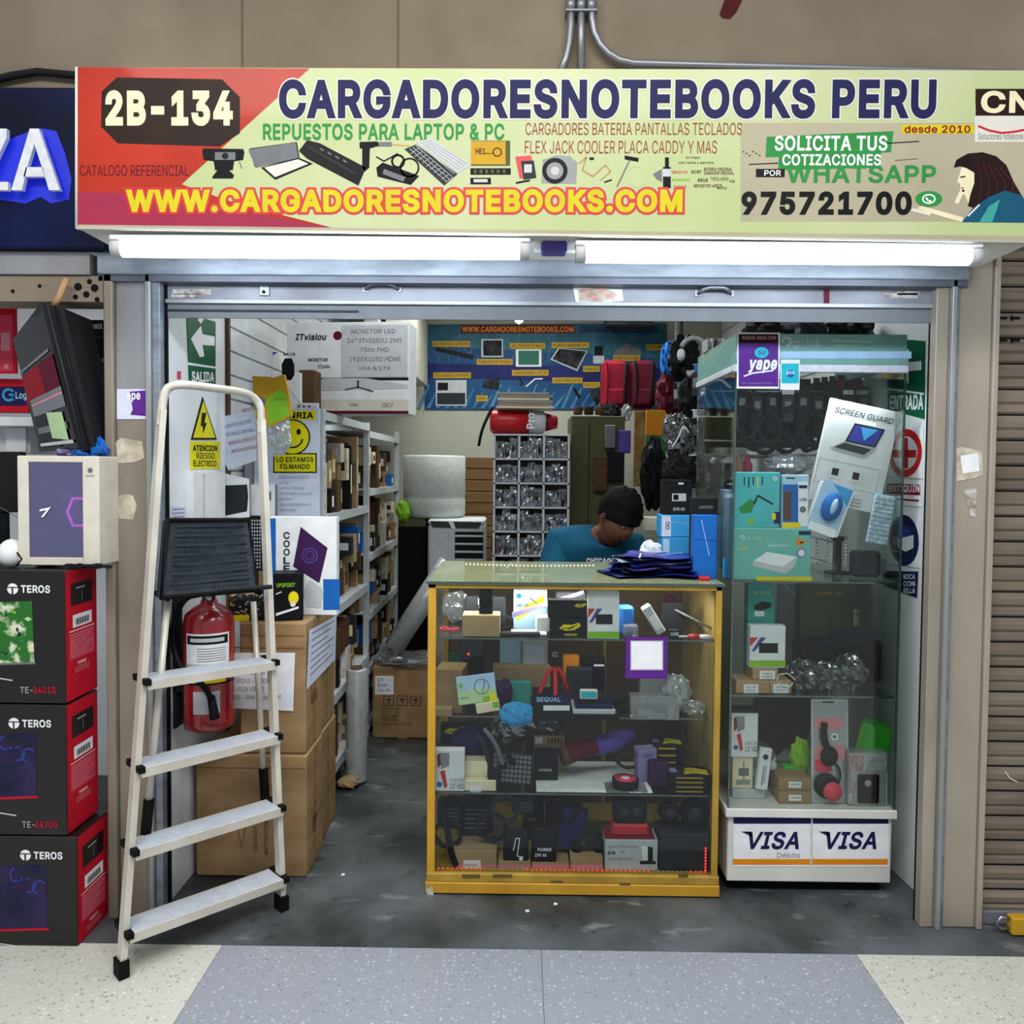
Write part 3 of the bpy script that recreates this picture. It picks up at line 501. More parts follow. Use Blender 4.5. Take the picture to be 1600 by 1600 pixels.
def glyphs(s, off, base=None):
    k = (s, off, base)
    if k in _fc: return _fc[k]
    x = 0; vs = []; fs = []
    o2 = off * .75
    for nth, ch in enumerate(s):
        if ch not in GLY: ch = ' '
        v, f_ = glyph(ch, o2); b = len(vs)
        vs += [(p[0] + x, p[1], nth % 3 * .00007) for p in v]; fs += [tuple(i + b for i in t) for t in f_]
        x += GLY[ch][0] / 500 + max(0, (off if base is None else base) * 1.05)
    _fc[k] = (vs, fs); return _fc[k]
# ================================================================ SETTING
def xf(px, Y=0.0, py=732): return PY(px, py, Y).x
XL, XR, YB, ZC = -1.19, 1.40, 3.0, 2.62     # shop interior
# floors
mb = MB(); mb.box((-2.6, -.15, -.05), (2.6, YB + .1, 0), 'concrete_floor'); structure('floor', mb, 'dark worn concrete floor running into the shop', 'floor')
mb = MB(); mb.box((-2.6, -3.9, -.05), (-.92, -.1505, -.002), 'terrazzo_light'); mb.box((1.06, -3.9, -.05), (2.6, -.1505, -.002), 'terrazzo_light')
mb.box((-.918, -3.9, -.05), (.079, -.1505, -.002), 'terrazzo_blue'); mb.box((.081, -3.9, -.05), (1.058, -.1505, -.002), 'terrazzo_blue'); mb.box((-2.6, -3.9, -.06), (2.6, -.15, -.004), 'plaster_joint')
structure('floor', mb, 'speckled terrazzo passage floor with a blue grey strip between pale slabs', 'floor')
# upper wall
mb = MB(); mb.box((-2.6, 0, 2.32), (2.6, .25, 3.6), 'plaster', .0)
for px in (378, 622):
    a = PY(px, 0, -.002); mb.box((a.x - .002, -.003, 2.4), (a.x + .002, 0, 3.6), 'plaster_joint')
f = ff(mb, -.001)
q = [(1132, 0), (1124, 22), (1128, 28), (1140, 30), (1150, 20), (1160, 0)]
f.ppoly([(x, y) for x, y in q][::-1], 'stain_red', 1)
structure('wall_front', mb, 'stained beige plaster wall above the shop signs', 'wall')
# columns
def col(pxs, mats, name, ybot=0.0, ztop=2.34, Y=0.0, d=.16, lab=''):
    mb = MB()
    for (a, b, yy), m in zip(pxs, mats): mb.box((xf(a), yy, 0), (xf(b), yy + d, ztop), m, .004)
    return mb
mb = col([(168, 182, -.02), (182, 232, 0)], ['column_worn', 'column_worn'], 'c')
f = ff(mb, -.0005, .0008)
f.prect(182, 440, 228, 650, 'column_grey', 1); f.prect(183, 608, 228, 655, 'paper_blue', 2)
f.ppoly([(203, 612), (208, 640), (204, 648), (228, 650), (228, 610)][::-1], 'purple', 3); f.ptext('ape', 199, 614, 220, 628, 'paper', .03, 4)
f.ppoly([(181, 690), (190, 684), (222, 690), (226, 715), (212, 722), (184, 724)][::-1], 'sticker_rest', 1)
f.ppoly([(183, 778), (192, 772), (208, 774), (214, 790), (208, 812), (186, 810)][::-1], 'sticker_rest', 1)
structure('trim_1', mb, 'left steel column clad in worn grey and beige sheet', 'column')
mb = MB(); mb.box((xf(232), -.02, 0), (xf(240), .10, 2.34), 'rail_paint', .003); mb.box((xf(240), -.005, 0), (xf(252), .03, 2.34), 'galv_blue', .002); mb.box((xf(248), .032, 0), (xf(263, .032), .04, 2.34), 'gap_black')  # black strip stands in for the shadow in the shutter rail groove
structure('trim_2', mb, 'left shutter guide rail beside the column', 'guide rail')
mb = MB(); mb.box((xf(1491), 0, 0), (xf(1544), .16, 2.34), 'column_paint', .004); mb.box((xf(1544), -.012, 0), (xf(1553), .16, 2.34), 'column_paint', .003)
f = ff(mb, -.0008, .0008)
f.ppoly([(1494, 702), (1500, 698), (1534, 704), (1536, 742), (1520, 748), (1494, 752)][::-1], 'sticker_rest', 1)
f.ppoly([(1500, 712), (1528, 708), (1530, 736), (1504, 740)][::-1], 'paper', 2); f.ppoly([(1505, 765), (1526, 762), (1524, 808), (1516, 806)][::-1], 'paint_worn', 1)
structure('trim_3', mb, 'right steel column in scuffed beige paint with torn sticker remains', 'column')
mb = MB(); mb.box((xf(1477), -.02, 0), (xf(1484), .12, 2.34), 'rail_paint', .002); mb.box((xf(1457), .0, 0), (xf(1477), .04, 2.34), 'column_paint', .003); mb.box((xf(1484), -.005, 0), (xf(1491), .10, 2.34), 'galv_blue'); mb.box((xf(1447, .042), .042, 0), (xf(1464, .042), .05, 2.34), 'gap_black')  # the black box draws the groove's shadow as a dark strip
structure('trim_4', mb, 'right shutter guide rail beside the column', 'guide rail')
# interior shell
mb = MB(); mb.box((XL - .1, .05, 0), (XL, YB, ZC), 'wall_white')
structure('wall_left', mb, 'white left wall of the shop with notices near the entrance', 'wall')
mb = MB()
y0 = PX(352, 732, XL).y; mb.box((XL + .001, y0, .02), (XL + .016, y0 + .02, ZC - .01), 'brown')
z = 1.0
while z < ZC - .05:
    mb.box((XL + .001, y0 + .02, z), (XL + .014, YB - .01, z + .088), 'slat_white'); z += .097
structure('trim_7', mb, 'white slatted display boarding along the left wall', 'slatwall')
WA, WB = Vector((1.44, .07, 0)), Vector((1.385, .80, 0)); WU = (WA - WB).normalized(); WN = WU.cross(Vector((0, 0, 1))).normalized()
mb = MB(); mb.prism([(WA.x, WA.y), (WB.x, WB.y), (XR, .801), (XR, YB), (XR + .12, YB), (XR + .12, WA.y)][::-1], 0, ZC, 'wall_white', plane='xy'); structure('wall_right', mb, 'white right wall of the shop behind the glass cabinet', 'wall')
mb = MB(); z = .9
while z < ZC - .05:
    mb.box((XR - .014, .85, z), (XR - .001, YB - .01, z + .088), 'slat_white'); z += .097
structure('trim_8', mb, 'white slatted display boarding along the right wall', 'slatwall')
mb = MB(); mb.box((XL - .1, YB, 0), (XR + .1, YB + .1, ZC), 'wall_grey')
a = PY(728, 730, YB); b = PY(772, 870, YB); z = b.z - .5
while z < a.z:
    mb.box((a.x, YB - .02, z), (b.x + .05, YB - .001, z + .075), 'wood_slat', .004); z += .08
structure('wall_back', mb, 'grey green back wall with a stretch of brown wooden boarding', 'wall')
mb = MB(); mb.box((XL - .1, .15, ZC), (XR + .1, YB + .1, ZC + .06), 'ceiling_paint'); structure('ceiling', mb, 'pale ceiling inside the shop', 'ceiling')
# head beam over the opening
mb = MB(); mb.box((-1.36, -.03, PY(800, 432, -.03).z), (1.42, .10, PY(800, 398, -.03).z), 'galv_blue', .003)
mb.box((-1.36, -.02, PY(800, 443, -.02).z), (1.42, .12, PY(800, 430, -.02).z), 'beam_dark')
structure('trim_5', mb, 'galvanised steel head beam below the lamps', 'beam')
# left neighbour beam & ceiling
mb = MB(); mb.box((-2.6, -.02, PY(60, 473, 0).z), (xf(168), .1, PY(60, 433, 0).z), 'plaster'); mb.box((-2.6, -.03, PY(60, 432, 0).z), (xf(150), .1, PY(60, 398, 0).z), 'column_grey', .002)
f = ff(mb, -.021, .0008)
for x, y, r in ((122, 448, 6), (135, 460, 5), (148, 450, 6), (118, 464, 4), (140, 440, 4), (152, 468, 4), (20, 455, 3), (62, 447, 3)): f.pdisc(x, y, r, 'gap_black', 1)
structure('trim_6', mb, 'stained beam over the neighbouring shop on the left', 'beam')
mb = MB(); mb.box((-3.0, 1.2, 0), (XL - .1, 1.3, 2.5), 'wall_white'); mb.box((XL - .12, .15, 0), (XL - .1, 1.2, 2.5), 'wall_white'); mb.box((-3.0, .1, 2.30), (XL - .1, 1.3, 2.36), 'ceiling_paint')
mb.box((-2.3, .55, 2.285), (-1.45, 1.0, 2.30), 'shop_panel_light')
structure('wall_far_left', mb, 'white walls and lit ceiling of the neighbouring shop', 'wall')
# ================================================================ SHUTTERS
# rolled up shutter: bottom bar
Ys = .035
def zz(py, Y=Ys): return PY(800, py, Y).z
x0, x1 = xf(262, Ys), xf(1456, Ys)
bar = MB(); bar.box((x0, Ys, zz(474)), (x1, Ys + .03, zz(444)), 'shutter_bar', .002); bar.box((x0, Ys - .012, zz(478)), (x1, Ys + .03, zz(472)), 'rail_paint', .001)
f = ff(bar, Ys - .0006)
f.ppoly([(895, 449), (972, 452), (974, 470), (930, 474), (900, 472)][::-1], 'paper', 1); f.ppoly([(903, 452), (945, 450), (968, 461), (940, 472), (905, 470)][::-1], 'sticker_rest', 2)
for k in range(6): f.ptext('ABIERTO', 905 + k * 10, 453 + (k % 3) * 6, 925 + k * 8, 458 + (k % 3) * 6, 'pink_red', 0, 3)
f.prect(1287, 452, 1296, 474, 'maroon', 1)
for x, y, a, b in ((300, 456, 30, 4), (290, 462, 22, 3), (1408, 462, 26, 4), (1420, 458, 18, 3)): f.prect(x - a, y - b, x + a, y + b, 'paint_worn', 1)
curt = MB(); zt = zz(443)
for k in range(3): curt.box((x0, Ys + .045, zt - .03 + k * .06), (x1, Ys + .055, zt + .028 + k * .06), 'shutter_slat', .003)
grey = MB(); grey.box((x0, Ys + .0, zz(500)), (x1, Ys + .008, zz(478)), 'grey'); grey.box((x0, Ys - .004, zz(490)), (xf(560, Ys), Ys, zz(487)), 'dark_grey')
def handle(px, py):
    h = MB(); c = PY(px, py, Ys); w_ = .052
    pts = [(c.x - w_, Ys - .002, c.z - .005), (c.x - w_ * .75, Ys - .02, c.z + .006), (c.x - w_ * .4, Ys - .03, c.z + .01), (c.x + w_ * .4, Ys - .03, c.z + .01), (c.x + w_ * .75, Ys - .02, c.z + .006), (c.x + w_, Ys - .002, c.z - .005)]
    h.tube(pts, .0075, 'zinc', 8); h.box((c.x - w_ - .012, Ys - .004, c.z - .014), (c.x - w_ + .01, Ys, c.z + .006), 'zinc', .001); h.box((c.x + w_ - .01, Ys - .004, c.z - .014), (c.x + w_ + .012, Ys, c.z + .006), 'zinc', .001)
    return h
def hasp(px, py):
    h = MB(); c = PY(px, py, Ys)
    h.box((c.x - .015, Ys - .006, c.z - .022), (c.x + .018, Ys - .001, c.z + .022), 'zinc', .002)
    h.prism([(c.x - .02, c.z + .02), (c.x + .01, c.z + .02), (c.x - .012, c.z + .06), (c.x - .035, c.z + .062)], Ys - .02, Ys - .004, 'zinc')
    h.cyl((c.x, Ys - .008, c.z - .01), (c.x, Ys - .004, c.z - .01), .006, 'dark_grey'); return h
thing('roller_shutter', 'raised grey roller shutter showing its scuffed bottom bar across the shop entrance', 'shutter',
      [('bottom_bar', bar), ('curtain', curt), ('lower_channel', grey), ('handle', handle(597, 450)), ('handle', handle(1116, 457)), ('hasp', hasp(413, 452)), ('hasp', hasp(246, 430))])
# closed shutter on the right
sh = MB(); x0, x1, Y = xf(1553, .03), xf(1553, .03) + 1.0, .04
z = .03; k = 0
while z < 2.3:
    hh = .082
    vs = []
    prof = [(0, .0), (-.010, .008), (-.012, .026), (-.004, .034), (-.012, .042), (-.014, .060), (-.004, .070), (0, .082)]
    n = len(prof)
    vs = [(x0, Y + a, z + b) for a, b in prof] + [(x1, Y + a, z + b) for a, b in prof]
    sh.add(vs, [(i, n + i, n + i + 1, i + 1) for i in range(n - 1)], 'shutter_slat'); sh.box((x0, Y - .002, z - .003), (x1, Y + .01, z + .004), 'gap_black')
    z += hh + .001; k += 1
f = ff(sh, Y - .016)
for py in (497, 532):
    for px in (1566, 1586): f.prect(px - 8, py - 2, px + 8, py + 2, 'gap_black', 1); f.prect(px - 6, py - 5, px - 4, py + 5, 'gap_black', 1)
f.pline([(1570, 1205), (1578, 1216), (1590, 1222)], .004, 'sticker_rest', 1)
bb = MB(); bb.box((x0, Y - .02, 0.002), (x1, Y + .01, .045), 'shutter_bar', .002)
thing('roller_shutter', 'closed brown ribbed roller shutter of the shop on the right edge', 'shutter', [('curtain', sh), ('bottom_bar', bb)])
# padlock
pl = MB(); c = PY(1590, 1443, -.03); pl.box((c.x - .028, -.05, c.z - .03), (c.x + .03, -.015, c.z + .028), 'gold', .004)
sk = MB(); sk.tube([(c.x - .028 + .0, -.03, c.z + .018), (c.x - .055, -.03, c.z + .02), (c.x - .07, -.03, c.z + .0), (c.x - .055, -.03, c.z - .018), (c.x - .028, -.03, c.z - .016)], .006, 'steel')
thing('padlock', 'yellow padlock with steel shackle low on the closed brown shutter', 'padlock', [('body', pl), ('shackle', sk)])
# ================================================================ CONDUITS
def conduit(pts, r=.012, n=10, Y=-.03):
    m = MB(); P = [PY(x, y, Y) for x, y in pts]; m.tube(P, r, 'zinc', n); return m
thing('conduit', 'steel conduit bending left down to the sign from the ceiling fitting', 'conduit', conduit([(892, -40), (892, 40), (889, 70), (884, 92), (872, 125)]))
thing('conduit', 'straight steel conduit dropping behind the sign between two bent ones', 'conduit', conduit([(908, -40), (908, 130)]))
thing('conduit', 'long steel conduit bending right and running level above the big sign', 'conduit', conduit([(924, -40), (925, 30), (929, 52), (938, 70), (951, 84), (968, 94), (990, 99), (1100, 102), (1300, 107), (1500, 113), (1700, 119)]))
for i, px in enumerate((892, 908, 924)):
    m = MB(); c = PY(px, 10, -.03); m.cyl((c.x, -.03, c.z - .02), (c.x, -.03, c.z + .03), .016, 'zinc', 10); m.box((c.x - .018, -.046, c.z - .022), (c.x + .018, -.002, c.z - .014), 'zinc', .002)
    thing('conduit_coupling', ('left', 'middle', 'right')[i] + ' one of three steel couplings where the conduits start above the sign', 'coupling', m)
m = MB(); m.tube([PY(x, y, -.02) for x, y in ((-20, 128), (20, 118), (60, 112), (100, 116), (124, 118))], .012, 'soft_black', 8)
thing('cable', 'black cable lying along the top of the dark neighbouring sign', 'cable', m)
# ================================================================ MAIN SIGN (light box)
YS = -.31
body = MB()
def S(px, py): p = PY(px, py, YS); return (p.x, p.z)
TL, TR, BR, BL = S(120, 105), S(1622, 110), S(1622, 379), S(120, 357)
body.prism([BL, BR, TR, TL], YS, YS + .02, 'banner_green')
zb0 = BL[1]
# underside and back of the box: banner wraps round, rises slightly to the wall
xl, xr = TL[0], TR[0]
body.add([(xl, YS + .02, TL[1]), (xr, YS + .02, TR[1]), (xr, -.04, TR[1]), (xl, -.04, TL[1]), (xl, YS + .02, BL[1]), (xr, YS + .02, BR[1]), (xr, -.04, BR[1]), (xl, -.04, BL[1])],
         [(0, 1, 2, 3), (4, 7, 6, 5), (0, 3, 7, 4), (1, 5, 6, 2), (3, 2, 6, 7)], 'banner_white')
trimb = MB(); trimb.tube([(BL[0], YS - .001, BL[1]), (BR[0], YS - .001, BR[1])], .004, 'banner_white', 6); trimb.tube([(BL[0] - .001, YS, BL[1]), (TL[0] - .001, YS, TL[1])], .004, 'banner_white', 6)
f = ff(body, YS, .0002)
A = 'banner_red'
f.ppoly([(120, 357), (120, 105), (484, 107), (284, 288), (370, 318), (520, 356)][::-1], A, 1)
f.ppoly([(120, 357), (122, 300), (200, 302), (284, 322), (372, 330), (520, 356)][::-1], 'banner_pink', 1.5)
f.prect(1157, 192, 1600, 346, 'banner_beige', 1)
f.ppoly([(120, 357), (120, 351), (1622, 369), (1622, 378)], 'banner_beige', 1.7)
# plate
f.ppoly([(183, 121), (347, 124), (375, 152), (375, 208), (343, 229), (184, 224), (158, 198), (159, 143)], 'sign_black', 3)
lets = []
def lt(text, x0, y0, x1, y1, mat, off, name='lettering', label=None, thick=3, outline=None, lv=4, **kw):
    m = MB(); g = ff(m, YS, .0002); g.ptext(text, x0, y0, x1, y1, mat, off, lv, outline=outline, **kw); lets.append((name, m, None, label)); return m
lt('2B-134', 165, 141, 364, 197, 'cream', .06, label='cream unit number on black plate')
lt('CARGADORESNOTEBOOKS PERU', 436, 124, 1462, 186, 'navy', .052, label='navy shop name lettering with white edge', outline=('banner_white', .03))
lt('REPUESTOS PARA LAPTOP & PC', 411, 193, 788, 219, 'green', .03, label='green lettering')
lt('CATALOGO REFERENCIAL', 125, 258, 295, 275, 'maroon', .0, label='thin dark lettering')
lt('WWW.CARGADORESNOTEBOOKS.COM', 197, 296, 1066, 332, 'sign_yellow', .055, label='yellow web address with red outline', outline=('red', .085))
lt('CARGADORES BATERIA PANTALLAS TECLADOS', 821, 192, 1159, 211, 'sign_text_red', -.004, label='thin red lettering, first line')
lt('FLEX JACK COOLER PLACA CADDY Y MAS', 820, 220, 1120, 240, 'sign_text_red', -.004, label='thin red lettering, second line')
lt('975721700', 1158, 299, 1424, 336, 'black', .055, label='black phone number')
lt('desde 2010', 1413, 196, 1516, 208, 'deep_red', .03, label='small red lettering on yellow')
f.prect(1408, 195, 1522, 209, 'sign_yellow', 3)
# whatsapp banner art
f.ppoly([(1198, 214), (1396, 205), (1392, 238), (1196, 246)][::-1], 'lime', 2); f.ppoly([(1217, 240), (1378, 232), (1372, 262), (1216, 266)][::-1], 'green', 2)
f.ppoly([(1198, 214), (1396, 205), (1392, 238), (1196, 246)][::-1], 'green', 2.2)
lt('SOLICITA TUS', 1210, 212, 1386, 236, 'paper', .03, lv=5, label='white lettering on green brush stroke')
lt('COTIZACIONES', 1222, 241, 1376, 259, 'paper', .03, lv=5, label='white lettering on green brush stroke')
f.prect(1181, 264, 1226, 277, 'black', 3); lt('POR', 1194, 266, 1220, 275, 'paper', .02, lv=5)
lt('WHATSAPP', 1228, 258, 1462, 286, 'green', .03, lv=5, label='large green lettering')
f.pline([(1170, 257), (1216, 255)], .003, 'black', 3); f.pline([(1386, 224), (1436, 221)], .003, 'black', 3); f.pline([(1398, 251), (1434, 248)], .002, 'olive', 3)
# phone bubble logo
pic = []
def pm(label=None):
    m = MB(); g = ff(m, YS, .0002); pic.append(('printed_picture', m, None, label)); return g
g = pm('green phone bubble emblem'); a, b = g.px(1451, 311); g.disc(a, b, .038, 'green', 4, ry=.022); g.ring(a, b, .019, .004, 'paper', 5, ry=.014); g.line([(a - .008, b + .004), (a - .002, b - .005), (a + .007, b - .006)], .005, 'paper', 5)
# woman looking at phone
g = pm('woman with long dark hair and blue top looking at a phone')
g.ppoly([(1502, 262), (1498, 276), (1495, 284), (1500, 288), (1500, 300), (1508, 306), (1514, 322), (1530, 318), (1540, 290), (1545, 255), (1515, 248)], 'cream', 4); g.pline([(1500, 277), (1508, 276)], .004, 'soft_black', 4.5); g.pline([(1501, 294), (1506, 294)], .003, 'deep_red', 4.5); g.pline([(1494, 318), (1504, 296), (1512, 300)], .012, 'cream', 4.4)
g.ppoly([(1490, 262), (1494, 250), (1512, 240), (1535, 238), (1556, 244), (1572, 258), (1584, 285), (1600, 312), (1600, 325), (1560, 330), (1524, 326), (1512, 322), (1516, 304), (1522, 286), (1522, 270), (1510, 263), (1500, 260)][::-1], 'sign_black', 5); [g.pline([(1526 + q * 9, 250 + q * 3), (1534 + q * 12, 285), (1530 + q * 13, 316)], .002, 'maroon', 5.5) for q in range(5)]
g.ppoly([(1503, 347), (1520, 325), (1545, 308), (1570, 298), (1596, 305), (1612, 330), (1612, 348)][::-1], 'shirt', 6); g.ppoly([(1530, 347), (1545, 322), (1562, 312), (1556, 330), (1550, 347)][::-1], 'teal', 6.5); g.pline([(1512, 338), (1530, 320)], .004, 'paper', 7)
g.ppoly([(1440, 322), (1470, 330), (1505, 340), (1503, 347), (1470, 338), (1432, 326)][::-1], 'cream', 4); g.ppoly([(1425, 325), (1455, 333), (1452, 337), (1424, 330)][::-1], 'banner_white', 5)
# corner logo
g = pm('dark logo panel with pale letters over a red curve'); g.prect(1523, 165, 1606, 222, 'banner_white', 3); g.prect(1524, 139, 1612, 181, 'sign_black', 4); g.ptext('CN', 1532, 142, 1612, 177, 'cream', .04, 5)
g.pline([(1528, 197), (1545, 204), (1565, 208), (1585, 206), (1606, 202)], .006, 'red', 5); g.ptext('Soluciones notebooks', 1528, 208, 1602, 218, 'grey', 0, 5)
# printed product pictures
g = pm('webcam picture')
g.ppoly([(316, 236), (318, 232), (380, 233), (382, 238), (380, 250), (366, 252), (364, 266), (336, 266), (334, 252), (318, 250)][::-1], 'soft_black', 4); g.prect(336, 238, 368, 250, 'grey', 5); g.pdisc(352, 244, 5, 'black', 6)
g.ppoly([(332, 276), (340, 266), (358, 266), (366, 274), (364, 279), (332, 279)][::-1], 'soft_black', 4); g.pline([(374, 252), (378, 264)], .003, 'grey', 4)
g = pm('laptop screen pictures'); g.ppoly([(388, 234), (462, 223), (466, 247), (400, 262)][::-1], 'grey', 5); g.ppoly([(390, 232), (464, 222), (468, 246), (398, 261)][::-1], 'dark_grey', 4); g.ppoly([(408, 262), (466, 246), (489, 256), (430, 281)][::-1], 'soft_black', 3.6); g.ppoly([(413, 262), (466, 249), (482, 256), (430, 277)][::-1], 'banner_white', 4.5)
g = pm('laptop battery picture'); g.ppoly([(467, 236), (480, 219), (500, 224), (572, 262), (560, 290), (480, 248)][::-1], 'black', 4); g.pline([(482, 230), (556, 272)], .006, 'dark_grey', 5)
for k in range(4): g.pline([(500 + k * 12, 232 + k * 6), (506 + k * 12, 236 + k * 6)], .004, 'grey', 6)
g = pm('charger plug picture'); g.ppoly([(562, 222), (590, 221), (592, 228), (578, 232), (577, 262), (570, 268), (566, 262), (566, 232), (562, 232)][::-1], 'soft_black', 4); g.prect(590, 222, 612, 229, 'grey', 4); g.pline([(612, 226), (640, 228)], .002, 'orange', 5)
g = pm('laptop charger picture'); g.ppoly([(588, 262), (598, 254), (655, 275), (642, 289), (590, 276)][::-1], 'soft_black', 4); g.ppoly([(600, 264), (634, 277), (630, 284), (598, 272)][::-1], 'grey', 5)
a, b = g.px(622, 252); g.ring(a, b, .02, .006, 'soft_black', 4); a, b = g.px(640, 262); g.ring(a, b, .028, .005, 'black', 4); g.pline([(588, 245), (600, 252), (622, 240)], .004, 'black', 4)
g = pm('two keyboard pictures'); g.ppoly([(632, 233), (650, 226), (715, 272), (694, 290)][::-1], 'dark_grey', 4); g.ppoly([(650, 222), (674, 216), (736, 258), (716, 270)][::-1], 'light_grey', 4)
for k in range(5): g.pline([(640 + k * 5, 232 - k * 2), (698 + k * 4, 284 - k * 4)], .0014, 'light_grey', 5)
for k in range(10): g.pline([(642 + k * 6, 240 + k * 5), (654 + k * 6, 232 + k * 5)], .0014, 'light_grey', 5)
for k in range(4): g.pline([(656 + k * 5, 222 - k * 1), (718 + k * 4, 266 - k * 3)], .001, 'grey', 5)
g = pm('yellow memory box and memory module pictures'); g.prect(736, 220, 797, 259, 'olive', 4); g.prect(736, 221, 790, 257, 'mustard', 5); g.ptext('HE1', 743, 232, 758, 241, 'black', .03, 6); a, b = g.px(777, 238); g.ring(a, b, .013, .003, 'soft_black', 6); g.pline([(758, 240), (770, 240)], .002, 'black', 6)
g.prect(735, 263, 798, 273, 'soft_black', 4); g.prect(735, 278, 767, 288, 'soft_black', 4)
for k in range(6): g.prect(740 + k * 9, 265, 745 + k * 9, 271, 'olive', 5)
g.prect(740, 280, 762, 285, 'light_grey', 5)
g = pm('drive, fan, cable and tape pictures'); g.ppoly([(805, 245), (830, 243), (836, 276), (812, 279)][::-1], 'red', 4); g.ppoly([(814, 252), (834, 251), (838, 278), (818, 281)][::-1], 'dark_grey', 5); g.prect(819, 257, 831, 270, 'light_grey', 6); g.pline([(806, 286), (828, 282)], .005, 'soft_black', 4)
g.ppoly([(846, 286), (848, 250), (868, 243), (890, 244), (902, 254), (900, 287)][::-1], 'mid_grey', 4); a, b = g.px(867, 267); g.ring(a, b, .036, .012, 'black', 5); g.disc(a, b, .012, 'light_grey', 5)
g.pline([(904, 256), (916, 246), (910, 266), (926, 276), (946, 258), (954, 268), (938, 282)], .004, 'tan', 4); g.prect(921, 246, 928, 250, 'black', 5); g.pline([(944, 285), (956, 281)], .004, 'soft_black', 4)
g.ppoly([(976, 243), (998, 247), (997, 253), (976, 249)][::-1], 'soft_black', 4); g.pline([(984, 250), (964, 292)], .004, 'grey', 4)
a, b = g.px(995, 276); g.ring(a, b, .03, .002, 'pale_green', 4)
g = pm('bottle picture'); g.prect(1036, 261, 1048, 294, 'soft_black', 4); g.prect(1039, 246, 1045, 262, 'soft_black', 4); g.prect(1036, 264, 1048, 276, 'light_grey', 5); g.ppoly([(1020, 272), (1034, 264), (1034, 284), (1026, 280)][::-1], 'grey', 4)
g = pm('rows of tiny brand lettering')
for k, (x, y, t, m_) in enumerate(((1050, 266, 'lenovo', 'red'), (1080, 266, 'acer', 'olive'), (1100, 262, 'BATERIA ORIGINAL', 'maroon'), (1100, 268, 'CARGADOR ORIGINAL', 'maroon'), (1050, 278, 'accesorios', 'lime'), (1090, 279, 'asus', 'black'), (1110, 277, 'TECLADO', 'olive'), (1140, 281, 'hp', 'black'), (1052, 290, 'canon', 'red'), (1084, 288, 'REPUESTOS VARIOS', 'maroon'), (1120, 292, 'sony', 'olive'), (1060, 252, 'con venta y servicio', 'olive'), (1072, 244, 'lo mejor', 'olive'))):
    g.ptext(t, x, y, x + 5.0 * len(t) * (.8 if len(t) < 8 else .55), y + 5, m_, .01, 5)
for k in range(6): g.prect(1160 + k * 5, 236 + (k % 3) * 3, 1163 + k * 5, 238 + (k % 3) * 3, 'olive', 4)
thing('shop_sign', 'long red and pale green light box sign with navy shop name above the entrance', 'sign', [('box', body), ('edge_trim', trimb)] + lets + pic)
# lamps under the sign
def batten(x0p, x1p, label, yoff=0):
    Y = -.285; a = PY(x0p, 383 + yoff, Y); b = PY(x1p, 383 + yoff, Y); zc = a.z - .010 - (.005 if yoff else 0)
    hous = MB(); hous.box((a.x - .03, Y - .022, zc + .02), (b.x + .03, Y + .03, zc + .034), 'white', .003)
    tb = MB(); n = 12
    tb.tube([(a.x, Y, zc), (b.x, Y, zc)], .025, 'tube_light', 14)
    c1 = MB(); c1.tube([(a.x - .028, Y, zc), (a.x, Y, zc)], .0255, 'light_grey', 14); c2 = MB(); c2.tube([(b.x, Y, zc), (b.x + .028, Y, zc)], .0255, 'light_grey', 14)
    thing('tube_lamp', label, 'lamp', [('housing', hous), ('tube', tb), ('end_cap', c1), ('end_cap', c2)])
batten(192, 812, 'bright white tube lamp under the red end of the sign')
batten(915, 1514, 'bright white tube lamp under the pale green end of the sign', 6)
m = MB(); a = PY(845, 388, -.22); b = PY(885, 388, -.22); m.box((a.x, -.26, a.z - .02), (b.x, -.20, a.z + .012), 'violet', .006); m.tube([(a.x - .02, -.235, a.z - .01), (b.x + .03, -.235, a.z - .012)], .006, 'white', 8)
thing('lamp_ballast', 'small violet plastic cover between the two bright tube lamps', 'cover', m)
# ================================================================ NEIGHBOUR SIGN
Yn = -.06
nb = MB(); nb.box((-2.6, Yn, PY(60, 387, Yn).z), (xf(168, Yn), -.005, PY(60, 136, Yn).z), 'sign_navy', .004)
gl = MB(); g = ff(gl, Yn, .001)
g.ppoly([(-40, 225), (-10, 215), (20, 216), (40, 208), (60, 200), (88, 205), (102, 240), (112, 280), (108, 312), (80, 318), (64, 308), (40, 318), (0, 312), (-40, 316)][::-1], 'blue_backlight', 1)
la = MB(); g = ff(la, Yn - .03, 0)
def ext(pts, mat='alu'):
    P = [ff(la, Yn - .03).px(*p) for p in pts]; la.prism(P[::-1], Yn - .035, Yn - .02, mat)
ext([(18, 298), (48, 202), (62, 202), (95, 298), (78, 298), (71, 276), (40, 276), (33, 298)][::1]) if False else None
ext([(19, 298), (48, 202), (55, 202), (55, 226), (44, 262), (36, 298)]); ext([(55, 202), (62, 202), (95, 298), (78, 298), (67, 262), (55, 226)]); ext([(42, 262), (68, 262), (72, 277), (38, 277)])
lz = MB(); la2 = la; la = lz
ext([(-40, 202), (12, 202), (12, 216), (-40, 216)]); ext([(0, 216), (12, 216), (-20, 285), (-34, 285)]); ext([(-40, 285), (14, 285), (14, 298), (-40, 298)])
la = la2
thing('shop_sign', 'dark navy neighbouring sign with silver letters glowing blue behind on the left', 'sign', [('box', nb), ('backlight', gl), ('letter', lz), ('letter', la)])
